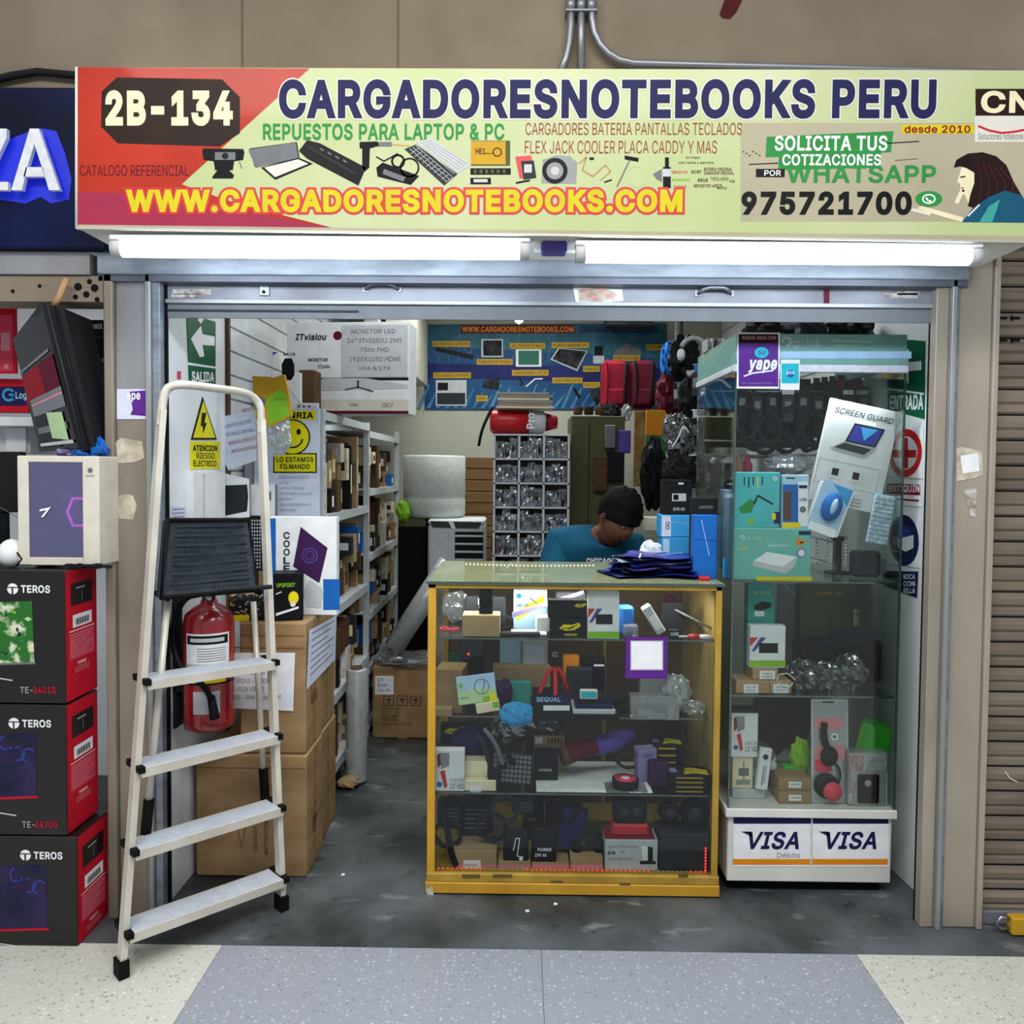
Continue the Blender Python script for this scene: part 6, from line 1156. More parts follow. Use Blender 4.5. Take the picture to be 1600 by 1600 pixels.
# docking box + speaker + headset + grey box
m = on(zF, 945, 1313, 1028, 1361, Yb_ - .005, .10, 'light_grey'); g = ff(m, Yb_ - .005, .0006); g.ptext('ALL IN 1 HDD docking', 950, 1321, 996, 1325, 'grey', 0); g.ptext('878', 950, 1330, 961, 1335, 'black', .03); g.ptext('SATA IDE USB 3.0', 950, 1340, 990, 1343, 'grey', 0); g.ptext('HDD', 970, 1330, 976, 1333, 'grey', 0)
g.ppoly([(1012, 1322), (1020, 1324), (1020, 1346), (1012, 1346)][::-1], 'soft_black', 2); g.ppoly([(1002, 1322), (1012, 1322), (1012, 1344), (1004, 1344)][::-1], 'paper', 2); g.ppoly([(1000, 1345), (1024, 1345), (1025, 1350), (1000, 1350)][::-1], 'soft_black', 2); tf = Face(m, (m.v[0].x, Yb_, max(v.z for v in m.v)), (1, 0, 0), (0, 1, 0)); tf.rect(0, 0, .18, .09, 'deep_red', 1)
item('docking_box', 'pale grey drive docking station box with dark red top', 'box', m); zt = max(v.z for v in m.v)
sp = MB(); a, c = PY(955, 1310, Yb_ + .03), PY(1014, 1248, Yb_ + .03)
sp.box((a.x, Yb_ + .02, zt + .001), (c.x, Yb_ + .08, zt + .045), 'red', .008); sp.box((a.x + .008, Yb_ + .016, zt + .046), (c.x - .008, Yb_ + .08, zt + .13), 'soft_black', .01); sp.lathe([(.022, 0), (.022, .004), (.0, .006)], 'dark_grey', 16, M=T((a.x + c.x) / 2 - .022, Yb_ + .016, zt + .088, 0, R(90))); sp.lathe([(.022, 0), (.022, .004), (.0, .006)], 'dark_grey', 16, M=T((a.x + c.x) / 2 + .022, Yb_ + .016, zt + .088, 0, R(90)))
item('mini_speaker', 'black twin lens gadget with red base on the docking station box', 'speaker', sp)
m = on(zF, 1030, 1304, 1112, 1361, Yb_ - .005, .12, 'dark_grey', .003); item('speaker_box', 'plain dark grey box at the right end of the counter floor', 'box', m); zt = max(v.z for v in m.v)
hs_ = MB(); c = PY(1080, 1277, Yb_ + .04)
for dx, rr in ((.012, .052), (-.078, .038)):
    hs_.lathe([(rr * .6, -.02), (rr, -.012), (rr, .012), (rr * .7, .022), (rr * .5, .016)], 'black', 24, M=T(c.x + dx, Yb_ + .05, zt + .057, 0, R(90), 0)); hs_.lathe([(rr * .55, 0), (rr * .5, .004), (0, .004)], 'dark_grey', 20, M=T(c.x + dx, Yb_ + .028, zt + .057, 0, R(90)))
hs_.tube([Vector((c.x - .035 + .075 * math.cos(t), Yb_ + .07, zt + .045 + .075 * math.sin(t) * 1.0)) for t in [math.pi * k / 12 for k in range(13)]], .008, 'black', 8)
item('headset', 'black headset with large round ear cups on the dark grey box', 'headphones', hs_)
# ================================================================ TALL GLASS CABINET
YK, DK = .19, .60
kx0, kx1 = PY(1142, 1000, YK).x, PY(1405, 1000, YK).x
zk0 = .012; zkb = PY(1260, 1264, YK).z; zs2 = PY(1260, 1086, YK + .02).z; zs1 = PY(1260, 908, YK + .02).z; zh0 = PY(1260, 570, YK).z; zh1 = PY(1260, 522, YK).z
bs = MB(); bs.box((kx0 + .004, YK + .01, zk0 + .03), (kx1 - .004, YK + DK, zkb - .03), 'cabinet_white', .003); bs.box((kx0 - .008, YK - .008, zkb - .03), (kx1 + .006, YK + DK, zkb), 'cabinet_white', .002)
bs.box((kx0 + .03, YK + .04, 0), (kx1 - .03, YK + DK - .03, zk0 + .03), 'gap_black')
st = MB(); g = ff(st, YK + .009, .0004); z0p, z1p = 1275, 1360
g.prect(1146, 1276, 1266, 1354, 'paper', 1); g.prect(1270, 1276, 1389, 1354, 'paper', 1)
for a, b_, t0 in ((1146, 1267, 1163), (1270, 1388, 1284)):
    g.prect(a, 1277, b_, 1287, 'navy', 2); g.prect(a - 1, 1342, b_ - 1, 1351, 'orange', 2)
    g.ptext('VISA', t0, 1299, t0 + 85, 1327, 'navy', .035, 3, slant=.22)
g.ppoly([(1158, 1299), (1172, 1299), (1176, 1308)][::-1], 'navy', 3); g.ppoly([(1279, 1299), (1293, 1299), (1297, 1308)][::-1], 'navy', 3); g.ptext('Débito', 1214, 1332, 1250, 1340, 'grey', 0, 3)
def pane(a, c): m = MB(); m.box(a, c, 'glass'); return m
fgk = pane((kx0 + .003, YK, zkb), (kx1 - .003, YK + .005, zh0)); lgk = pane((kx0, YK + .006, zkb), (kx0 + .005, YK + DK, zh0)); rgk = pane((kx1 - .005, YK + .006, zkb), (kx1, YK + DK, zh0))
ed = MB()
for x, y in ((kx0 + .002, YK), (kx1 - .002, YK), (kx0 + .002, YK + DK - .01), (kx1 - .002, YK + DK - .01)): ed.box((x - .003, y - .001, zkb), (x + .003, y + .006, zh0), 'glass_edge')
hd = MB(); hd.box((kx0, YK - .004, zh0), (kx1, YK + .012, zh1), 'tp_dark', .002); hd.box((kx0, YK + .012, zh0), (kx0 + .012, YK + DK, zh1), 'tp_dark', .002); hd.box((kx1 - .012, YK + .012, zh0), (kx1, YK + DK, zh1), 'tp_dark', .001)
hd.box((kx0 - .004, YK - .010, zh0 - .026), (kx1 + .004, YK + .014, zh0), 'alu', .002); hd.box((kx0 - .006, YK + .012, zh0 - .022), (kx0 + .014, YK + DK, zh0), 'alu', .002)
g = ff(hd, YK - .004, .0005); g.prect(1150, 549, 1424, 560, 'pale_blue', 1); g.ptext('tp-link', 1238, 530, 1282, 545, 'light_grey', .01, 2); a, b_ = g.px(1229, 534); g.ring(a, b_, .018, .007, 'light_grey', 2, t0=-.25, t1=.55); g.pline([(1300, 532), (1360, 534)], .003, 'pale_green', 2); g.pline([(1300, 539), (1345, 540)], .002, 'pale_green', 2)  # pale blue strip paints the cyan glow along the header's lower edge
g = Face(hd, (kx0, YK + DK, zh0), *TO_LEFT, lift=.0005); a, b_ = .10, .085; g.ring(a, b_, .022, .009, 'light_grey', 2, t0=-.25, t1=.55); g.text('tp-link', a + .05, b_ - .02, a + .16, b_ + .02, 'pale_green', .01, 2); g.line([(a + .22, b_ - .01), (a + .42, b_ + .02)], .003, 'pale_green', 2)
hd.box((kx0, YK, zh1 - .004), (kx1, YK + DK, zh1), 'light_grey')
sh1 = MB(); sh2 = MB()
for m, z in ((sh1, zs1), (sh2, zs2)): m.box((kx0 + .008, YK + .012, z - .006), (kx1 - .008, YK + DK - .02, z), 'glass'); m.box((kx0 + .008, YK + .010, z - .006), (kx1 - .008, YK + .012, z), 'glass_edge')
bkp = MB(); bkp.box((kx0 + .01, YK + DK - .008, zkb), (kx1 - .01, YK + DK, zs1), 'wall_grey')
thing('glass_cabinet', 'tall glass cabinet on a white base with two card payment stickers', 'display case', [('base', bs, [('sticker', st, 'two white card payment stickers with orange bars')]), ('front_glass', fgk), ('side_glass', lgk), ('side_glass', rgk), ('glass_edge', ed), ('header', hd), ('glass_shelf', sh1), ('glass_shelf', sh2), ('back_panel', bkp)])
# stickers on the glass
m = pbox(1151, 520, 1219, 607, YK - .0115, .0008, 'paper', 0); g = ff(m, YK - .0115, .0003); g.prect(1154, 536, 1216, 604, 'purple', 1); g.prect(1154, 522, 1216, 536, 'sign_black', 1); g.ptext('PAGUE AQUI CON', 1160, 525, 1212, 531, 'pink', .02, 2); a, b_ = g.px(1190, 551); g.disc(a, b_, .024, 'cyan', 2, ry=.019); g.ptext('S/', 1184, 547, 1196, 555, 'purple', .02, 3)
g.ptext('yape', 1168, 562, 1212, 583, 'paper', .05, 3, slant=.15); g.pline([(1162, 588), (1176, 583), (1208, 579)], .005, 'paper', 3); g.ptext('Dale a tus pagos en un clic', 1158, 597, 1206, 601, 'lilac', .0, 3)
thing('payment_sticker', 'purple and white mobile payment sticker on the corner of the glass cabinet', 'sticker', m)
m = pbox(1219, 562, 1250, 609, YK - .0115, .0008, 'paper', 0); g = ff(m, YK - .0115, .0003); g.prect(1221, 568, 1248, 599, 'cyan', 1); g.pdisc(1235, 584, 6, 'blue', 2); g.ptext('pos', 1229, 580, 1241, 586, 'paper', .02, 3); thing('payment_sticker', 'small cyan and white sticker beside the purple sticker on the cabinet', 'sticker', m)
G = 'goods in the glass cabinet'
Yg = YK + .03
# upper compartment
m = on(zs1, 1146, 826, 1268, 909, Yg, .06, 'tp_teal'); g = ff(m, Yg, .0005); g.prect(1182, 901, 1268, 909, 'yellow', 1); g.prect(1248, 830, 1267, 836, 'navy', 1); g.ptext('tp-link', 1166, 837, 1190, 845, 'pale_green', .01, 1); a, b_ = g.px(1160, 840); g.ring(a, b_, .008, .003, 'paper', 1, t0=-.25, t1=.5); g.ptext('Wireless N Router', 1200, 850, 1232, 854, 'paper', 0, 1)
g.ppoly([(1176, 878), (1198, 863), (1246, 871), (1242, 884), (1226, 897), (1176, 884)][::-1], 'light_grey', 1); g.ppoly([(1178, 876), (1198, 862), (1245, 870), (1222, 886)][::-1], 'paper', 2); g.pdisc(1252, 864, 8, 'lilac', 1); g.pdisc(1252, 864, 5, 'paper', 2); g.pdisc(1249, 847, 6, 'orange', 1); g.pline([(1250, 848), (1262, 846)], .006, 'orange', 1); g.ptext('MU-MIMO', 1152, 855, 1168, 859, 'yellow', .01, 1)
item('router_box', 'teal router box with white router picture and yellow strip in the cabinet', 'box', m, G); zt = max(v.z for v in m.v)
m = on(zt, 1148, 738, 1219, 826, Yg + .004, .05, 'aqua'); g = ff(m, Yg + .004, .0005); g.pline([(1178, 788), (1184, 774), (1208, 788)], .006, 'soft_black', 2); g.ppoly([(1154, 794), (1172, 780), (1180, 784), (1174, 800), (1158, 802)][::-1], 'green', 2); g.prect(1209, 800, 1219, 818, 'navy', 1); g.prect(1206, 802, 1212, 812, 'yellow', 2); g.pdisc(1173, 815, 5, 'lime', 2)
for k in range(5): g.prect(1162 + k * 7, 745, 1164 + k * 7, 758 + (k % 2) * 4, 'navy' if k != 3 else 'yellow', 1)
a, b_ = g.px(1211, 748); g.ring(a, b_, .007, .003, 'paper', 1)
item('adapter_box', 'aqua network card box with green picture standing on the teal router box', 'box', m, G)
m = on(zt, 1221, 742, 1264, 826, Yg + .006, .02, 'pale_blue'); g = ff(m, Yg + .006, .0008); g.prect(1223, 757, 1247, 820, 'blue', 1); g.prect(1224, 768, 1236, 812, 'brown', 2); g.prect(1247, 752, 1262, 822, 'paper', 2); g.prect(1222, 816, 1250, 825, 'yellow', 3); g.pline([(1228, 747), (1242, 747)], .004, 'black', 2); g.ptext('USB', 1249, 778, 1260, 783, 'navy', .02, 3); g.pdisc(1254, 796, 5, 'grey', 3); g.prect(1248, 758, 1261, 763, 'navy', 3)
item('blister_pack', 'blue and white blister pack right of the aqua network card box', 'blister pack', m, G)
def tilted(cx, cy, Y, w_, h, d, ang, mat, draw, yaw=0, extra=None):
    m = MB(); m.box((-w_ / 2, 0, -h / 2), (w_ / 2, d, h / 2), mat, .002); draw(Face(m, (0, 0, 0), *FRONT, lift=.0006))
    if extra: extra(m)
    c = PY(cx, cy, Y); Q = T(c.x, Y, c.z) @ Matrix.Rotation(R(yaw), 4, 'Z') @ Matrix.Rotation(R(ang), 4, 'Y'); m.v = [Q @ v for v in m.v]; return m
def d_mouse(f): f.rect(-.055, -.075, .055, .095, 'pale_blue', 1); f.rect(-.05, -.09, .05, -.06, 'paper', 2); f.poly([(-.02, .09), (.055, .09), (.055, .03)], 'sky', 2)
def e_mouse(m): m.ell((.0, -.012, .01), (.036, .022, .052), 'blue', 16, 9); m.ell((.0, -.026, .012), (.014, .012, .03), 'pale_blue', 12, 7); m.ell((.0, -.034, .03), (.004, .004, .012), 'white', 8, 6)
m = tilted(1296, 796, Yg + .012, .125, .17, .012, 20, 'white', d_mouse, extra=e_mouse); item('mouse_pack', 'tilted blister pack with a blue computer mouse', 'blister pack', m, G)
def d_guard(f):
    f.text('SCREEN GUARD', -.105, .137, .105, .158, 'dark_grey', .01, 2, slant=.2); f.rect(-.09, .17, -.03, .175, 'light_grey', 1)
    f.poly([(-.045, .045), (.065, .045), (.085, .115), (-.025, .115)], 'soft_black', 2); f.poly([(-.037, .050), (.060, .050), (.077, .109), (-.020, .109)], 'royal', 3); f.poly([(-.0, .105), (.06, .108), (.02, .06)], 'sky', 3.5)
    f.poly([(-.095, .01), (.035, .0), (.07, .042), (-.047, .045)], 'mid_grey', 2); f.poly([(-.078, .018), (.03, .012), (.052, .036), (-.045, .040)], 'dark_grey', 3)
    f.line([(-.12, -.03), (.10, -.03), (.10, -.115), (-.12, -.115), (-.12, -.03)], .002, 'mid_grey', 1)
    for x in (-.055, .02): f.rect(x - .022, -.09, x + .022, -.045, 'light_grey', 2); f.rect(x - .012, -.08, x + .012, -.055, 'soft_black', 3)
    for k in range(3): f.rect(-.08, -.15 - k * .012, .06, -.147 - k * .012, 'grey', 1)
    f.rect(-.02, .116, .05, .13, 'paper', 1)
m = tilted(1335, 713, Yg + .035, .255, .37, .012, 11.5, 'light_grey', d_guard, 0); item('screen_guard_pack', 'large grey white tilted screen protector envelope with laptop picture', 'package', m, G)
def e_keys(m):
    for i in range(4):
        for j in range(11): m.box((-.036 + i * .018, -.004, -.085 + j * .0155), (-.021 + i * .018, 0, -.072 + j * .0155), 'keyboard_keys', .001)
m = tilted(1377, 812, Yg + .02, .076, .176, .008, 10, 'pale_blue', lambda f: None, extra=e_keys); item('mini_keyboard', 'narrow pale keyboard standing tilted right of the mouse pack', 'keyboard', m, G)
for i, px in enumerate((1276, 1293, 1321)):
    m = MB(); 
    for k in range(9): c = PY(px, 842 + k * 5.2, Yg + .06); m.ell(tuple(c), (.004, .004, .006), 'steel', 6, 4)
    item('bead_chain', ('leftmost', 'middle', 'rightmost')[i] + ' of three short metal bead chains hanging below the mouse pack', 'chain', m, G)
m = MB(); c = PY(1309, 905, Yg + .2); m.lathe([(.05, 0), (.05, .008), (.012, .012), (.012, .12), (.03, .13), (.03, .14)], 'black', 16, M=T(c.x, Yg + .2, zs1 + .001)); item('phone_stand', 'black round based stand on the top glass shelf of the cabinet', 'stand', m, G)
m = on(zs1, 1335, 862, 1378, 908, Yg + .1, .06, 'dark_grey', .01); item('adapter_pack', 'dark grey adapter below the narrow pale keyboard', 'adapter', m, G)
m = on(zs1, 1368, 872, 1386, 908, Yg + .18, .04, 'light_grey', .006); item('charger_plug', 'pale grey charger near the right end of the top cabinet shelf', 'charger', m, G)
# hanging goods high in the cabinet
ORD9 = ('first', 'second', 'third', 'fourth', 'fifth', 'sixth', 'seventh', 'eighth', 'ninth')
rail = MB(); rail.tube([(kx0 + .02, YK + .42, PY(1260, 612, YK + .42).z), (kx1 - .02, YK + .42, PY(1260, 612, YK + .42).z)], .004, 'steel', 6); rail.tube([(kx0 + .02, YK + .55, PY(1260, 690, YK + .55).z), (kx1 - .02, YK + .55, PY(1260, 690, YK + .55).z)], .004, 'steel', 6)
item('hanging_rail', 'steel rod pair at the back of the cabinet carrying packs', 'rail', rail, G)
def hang(px, py, Y, w_, h, mat, label, d=.02, tilt=0, prints=None, name='adapter_pack', cat='adapter', group=None, tag_mat='light_grey'):
    """packet hanging from a hook with a header card"""
    c = PY(px, py, Y); m = MB(); m.box((-w_ / 2, 0, -h), (w_ / 2, d, -.018), mat, .005); m.box((-w_ / 2 * .9, d * .3, -.03), (w_ / 2 * .9, d * .3 + .002, 0), tag_mat)
    if prints: prints(Face(m, (0, 0, 0), *FRONT, lift=.0008))
    Q = T(c.x, Y, c.z) @ Matrix.Rotation(R(tilt), 4, 'Z'); m.v = [Q @ v for v in m.v]
    return item(name, label, cat, m, group)
rn = random.Random(12)
for i in range(9):
    px = 1160 + i * 24; hang(px, 604 + (i % 2) * 5, YK + .40 + (i % 3) * .008, .05, .13 + .03 * (i % 3), ('soft_black', 'black', 'soft_black', 'dark_grey')[i % 4], ('first', 'second', 'third', 'fourth', 'fifth', 'sixth', 'seventh', 'eighth', 'ninth')[i] + ' black packet from the sticker side, hanging high at the back of the cabinet', d=.03, tilt=rn.uniform(-20, 20), group=G, tag_mat=('black', 'white')[i % 4 == 3],
         prints=lambda f: f.rect(-.012, -.075, .012, -.045, 'grey', 1))
for i in range(6):
    c = PY(1166 + i * 34, 660 + (i % 2) * 12, YK + .36); item('cable', ('first', 'second', 'third', 'fourth', 'fifth', 'sixth')[i] + ' hank of black cable hanging in the upper cabinet, counted from the sticker side', 'cable', coil((c.x, YK + .34, c.z), .042, 'black', 5, .004, 'y', 60 + i, 1.5), G)
item('plastic_pouch', 'crumpled clear bag behind the screen protector envelope in the cabinet', 'bag', crumple((PY(1235, 725, YK + .4).x, YK + .42, PY(1235, 725, YK + .4).z), .18, .08, .1, 'bag_plastic', 51), G)
# middle compartment
m = on(zs2, 1166, 908, 1211, 1085, Yg + .10, .05, 'teal'); g = ff(m, Yg + .10, .0005); g.ptext('tp-link', 1176, 922, 1204, 930, 'pale_green', .01, 1); g.ppoly([(1178, 946), (1190, 940), (1206, 942), (1204, 950), (1190, 954), (1178, 952)][::-1], 'soft_black', 1); g.prect(1179, 955, 1194, 963, 'paper', 1); item('router_box', 'tall teal router box behind the small white drive box', 'box', m, G)
for i, (a, b_, c, d, yy) in enumerate(((1150, 1064, 1203, 1085, 0), (1203, 1064, 1237, 1085, .004))):
    m = on(zs2, a, b_, c, d, Yg + yy, .10, 'cardboard_pale'); g = ff(m, Yg + yy); g.prect(a + 12 if i == 0 else a + 5, 1069, a + 35 if i == 0 else a + 29, 1083, 'paper', 1); g.ptext('CABLE HDMI', a + 15 if i == 0 else a + 7, 1072, a + 32 if i == 0 else a + 27, 1075, 'black', 0, 2); g.ptext('DISPLAY', a + 15 if i == 0 else a + 7, 1077, a + 30 if i == 0 else a + 25, 1080, 'black', 0, 2)
    item('parts_carton', ('wide', 'narrow')[i] + ' tan labelled carton at the front of the second cabinet shelf', 'box', m, G); zt = max(v.z for v in m.v)
m = on(zt, 1176, 1044, 1216, 1063, Yg + .01, .08, 'cardboard_pale'); g = ff(m, Yg + .01); g.prect(1187, 1048, 1211, 1061, 'paper', 1); g.ptext('CABLE', 1191, 1051, 1207, 1054, 'black', 0, 2); g.ptext('PODER', 1191, 1056, 1207, 1059, 'black', 0, 2); item('parts_carton', 'small tan labelled carton stacked on the two others in the cabinet', 'box', m, G); zt = max(v.z for v in m.v)
m = on(zt, 1171, 978, 1228, 1042, Yg + .012, .04, 'white'); g = ff(m, Yg + .012, .0005); ssd_art(g, 1171, 978, 1228, 1042); item('drive_box', 'white solid state drive box with lime foot in the glass cabinet', 'box', m, G)
m = on(zs2, 1150, 920, 1166, 1080, YK + .4, .1, 'dark_brown'); 
m = on(zs2, 1215, 912, 1250, 1060, YK + .42, .03, 'grey', .002); g = ff(m, YK + .42); g.pline([(1226, 914), (1246, 936)], .003, 'light_grey', 1); item('laptop_part', 'grey flat laptop cover at the back of the second cabinet level', 'laptop part', m, G)
m = on(zs2, 1250, 912, 1362, 985, YK + .36, .10, 'cardboard_dark'); m.v = [v + Vector((0, 0, .22 if v.z > zs2 + .01 else .17)) for v in m.v]; g = ff(m, YK + .36); 
m = MB(); a, c = PY(1250, 985, YK + .36), PY(1362, 912, YK + .36); m.box((a.x, YK + .36, zs2 + .001), (c.x, YK + .46, c.z), 'olive', .004); g = ff(m, YK + .36, .0008); g.ptext('WORK TEC', 1275, 925, 1318, 930, 'mustard', .01, 1); g.pline([(1256, 958), (1352, 960)], .004, 'brown', 1); g.prect(1334, 952, 1340, 978, 'cream', 1)
item('laptop_bag', 'large olive brown package at the back of the second cabinet level', 'package', m, G)
m = MB(); a, c = PY(1245, 1018, YK + .2), PY(1376, 978, YK + .2); m.box((a.x, YK + .18, zs2 + .001), (c.x, YK + .26, PY(1300, 1002, YK + .18).z), 'black', .01); item('laptop_bag', 'long black pack lying behind the shiny bags in the cabinet', 'package', m, G)
for i, (x, y, w_, h, mt, lab) in enumerate(((1256, 1050, .14, .10, 'poly_bag_dark', 'shiny dark antistatic bag beside the tan labelled cartons'), (1292, 1058, .15, .09, 'poly_bag_dark', 'shiny dark antistatic bag in the middle of the second cabinet shelf'), (1326, 1050, .12, .12, 'poly_bag_dark', 'shiny dark antistatic bag under the red orange printed pack'))):
    item('anti_static_bag', lab, 'bag', crumple((PY(x, y, Yg + .08).x, Yg + .09, zs2 + h / 2 + .002), w_, h, .14, mt, 70 + i, 12), G)
m = MB(); a, c = PY(1305, 1040, Yg + .12), PY(1375, 995, Yg + .12); m.box((a.x, Yg + .16, zs2 + .09), (c.x, Yg + .20, zs2 + .20), 'soft_black', .008); g = ff(m, Yg + .16, .0008)
rn2 = random.Random(5)
for k in range(14): x, y = 1312 + rn2.random() * 44, 1000 + rn2.random() * 36; g.pline([(x, y), (x + rn2.uniform(-9, 9), y + rn2.uniform(4, 12))], .005, ('deep_red', 'orange', 'violet', 'brown', 'red')[k % 5], 1 + k * .1)
g.prect(1364, 1010, 1372, 1014, 'paper', 1); g.prect(1364, 1034, 1372, 1040, 'light_grey', 1)
m.box((a.x, Yg + .16, zs2 + .001), (a.x + .02, Yg + .2, zs2 + .09), 'soft_black'); m.box((c.x - .02, Yg + .16, zs2 + .001), (c.x, Yg + .2, zs2 + .09), 'soft_black'); item('graphics_card_pack', 'black pack with red and orange swirling print in the cabinet', 'package', m, G)
item('cable', 'thin white wire loop beside the white drive box in the cabinet', 'cable', coil((PY(1228, 1050, Yg).x, Yg + .0, zs2 + .05), .03, 'white', 1, .002, 'y', 77, .8), G)
# lower compartment
zc_ = zkb
m = on(zc_, 1144, 1234, 1196, 1260, Yg + .05, .14, 'light_grey', .003); item('drive_enclosure', 'flat grey metal enclosure at the bottom left of the cabinet', 'enclosure', m, G); zt = max(v.z for v in m.v)
m = on(zt, 1144, 1182, 1177, 1233, Yg + .06, .05, 'cream'); g = ff(m, Yg + .06); g.ppoly([(1154, 1200), (1170, 1200), (1170, 1212), (1154, 1212)][::-1], 'grey', 1); g.prect(1150, 1218, 1172, 1226, 'mid_grey', 1); g.pline([(1162, 1190), (1162, 1218)], .004, 'grey', 2); item('parts_carton', 'cream box with grey line drawing in the bottom of the cabinet', 'box', m, G); zt = max(v.z for v in m.v)
m = on(zt, 1142, 1115, 1185, 1181, Yg + .05, .05, 'white'); g = ff(m, Yg + .05, .0005); hdd_art(g, 1142, 1115, 1185, 1181); item('drive_case_box', 'white drive case box with red picture in the glass cabinet', 'box', m, G); z2 = max(v.z for v in m.v)
m = on(z2, 1142, 1108, 1186, 1114, Yg + .055, .05, 'soft_black'); item('drive_case_box', 'black box lying on the white drive case box in the cabinet', 'box', m, G)
m = tilted(1194, 1202, Yg + .03, .042, .150, .02, 6, 'white', lambda f: (f.disc(0, .045, .010, 'navy', 1), f.text('2.5" HDD', -.006, -.06, .006, .02, 'grey', 0, 1)) if False else (f.disc(0, .045, .010, 'navy', 1), f.rect(-.004, -.06, .0, .01, 'grey', 1), f.rect(.004, -.05, .007, .015, 'grey', 1))); item('drive_case_box', 'narrow white box leaning upright in the bottom of the cabinet', 'box', m, G)
m = on(zc_, 1203, 1215, 1240, 1260, Yg + .12, .06, 'soft_black', .008); item('adapter_pack', 'black cube shaped adapter behind the two tan cartons', 'adapter', m, G)
m = MB(); m.ell((0, 0, 0), (.016, .014, .02), 'light_grey', 10, 7); c = PY(1207, 1196, Yg + .08); m.tube([(0, 0, 0), (.01, 0, .03)], .004, 'light_grey', 6); m.v = [v + c for v in m.v]; item('earphones', 'small pale earphone beside the narrow white box', 'earphones', m, G)
mm_ = MB(); mm_.sheet(.20, .20, 'dark_grey', 12, 12, .03, 4, 5); c = PY(1228, 1185, Yg + .28); Q = T(c.x, Yg + .3, zc_ + .14, 0, R(-10), R(18)); mm_.v = [Q @ v for v in mm_.v]; mm_2 = MB(); item('mesh_pouch', 'dark mesh fabric pouch drooping in the lower cabinet', 'pouch', crumple((c.x, Yg + .32, zc_ + .22), .24, .24, .08, 'soft_black', 80, 12), G)
item('plastic_pouch', 'green patterned plastic pouch leaning beside the large blister pack', 'pouch', crumple((PY(1253, 1195, Yg + .1).x, Yg + .12, zc_ + .13), .075, .14, .05, 'lime', 81), G)
m = MB(); a, c = PY(1222, 1212, Yg + .12), PY(1248, 1206, Yg + .12); m.box((a.x, Yg + .1, zc_ + .085), (c.x, Yg + .14, zc_ + .10), 'neon_green', .004); m.box((a.x + .01, Yg + .11, zc_ + .001), (a.x + .02, Yg + .13, zc_ + .085), 'neon_green'); item('plastic_clip', 'bright green plastic piece above the tan cartons in the cabinet', 'clip', m, G)
for i in range(2):
    z = zc_ + i * .046; a, c = PY(1217, 1250, Yg + .01), PY(1268, 1250, Yg + .01); m = MB(); m.box((a.x, Yg + .01 + i * .004, z + .0005), (c.x, Yg + .12, z + .045), 'cardboard', .002); g = ff(m, Yg + .01 + i * .004); g.rect(a.x + .035, z + .012, a.x + .08, z + .034, 'paper', 1); g.text('CONVERTER', a.x + .04, z + .02, a.x + .075, z + .027, 'black', 0, 2)
    item('parts_carton', ('lower', 'upper')[i] + ' of two small brown labelled cartons on the cabinet bottom', 'box', m, G)
bp = MB(); a, c = PY(1268, 1252, Yg + .02), PY(1330, 1094, Yg + .02); W, H = c.x - a.x, c.z - a.z
bp.box((0, 0, 0), (W, .004, H), 'light_grey', .003); g = Face(bp, (0, 0, 0), *FRONT, lift=.0006); g.rect(.006, .006, W - .006, H - .006, 'clear_plastic', 1); g.rect(.012, H * .42, W * .9, H * .55, 'pink', 2); g.rect(.012, H * .30, W * .55, H * .42, 'pink_red', 2); g.rect(W * .3, H - .012, W * .62, H - .007, 'black', 2); g.disc(W * .62, H * .64, .013, 'paper', 3); g.disc(W * .62, H * .64, .007, 'grey', 4); g.rect(.012, H * .72, W * .85, H * .82, 'pink', 2)
bp.tube(chaikin([Vector((W * .32, -.012, H * .78)), Vector((W * .30, -.014, H * .62)), Vector((W * .42, -.014, H * .52))], 2), .012, 'soft_black', 8); bp.ell((W * .44, -.014, H * .46), (.032, .016, .036), 'black', 14, 8); bp.tube(chaikin([Vector((W * .5, -.02, H * .42)), Vector((W * .75, -.014, H * .34)), Vector((W * .72, -.012, H * .2)), Vector((W * .5, -.01, H * .16))], 2), .004, 'black', 6)
bp.lathe([(.044, 0), (.044, .02), (.012, .02)], 'black', 20, M=T(W * .38, -.001, H * .17, 0, R(90))); bp.lathe([(.034, 0), (.034, .001), (0, .001)], 'pink_red', 20, M=T(W * .50, -.026, H * .13, 0, R(90)))
Q = T(a.x, Yg + .02, zc_ + .002) @ Matrix.Rotation(R(-4), 4, 'X'); bp.v = [Q @ v for v in bp.v]; item('headset_pack', 'tall clear blister pack with black headset and round red label', 'blister pack', bp, G)
m = on(zc_, 1332, 1105, 1362, 1185, Yg + .22, .02, 'neon_green'); m = MB(); a, c = PY(1334, 1180, Yg + .16), PY(1378, 1120, Yg + .16); m.box((0, 0, 0), (c.x - a.x, .09, .13), 'neon_green', .004); m.box((-.002, -.002, .02), (.01, .0, .12), 'lime'); Q = T(a.x, Yg + .16, zc_ + .125) @ Matrix.Rotation(R(-25), 4, 'Z') @ Matrix.Rotation(R(12), 4, 'Y'); m.v = [Q @ v for v in m.v]; item('parts_case', 'bright green plastic case stacked behind the black camera blister pack', 'case', m, G)
m = on(zc_, 1336, 1190, 1372, 1260, Yg + .17, .06, 'green', .003); item('parts_case', 'dark green box under the bright green case', 'box', m, G)
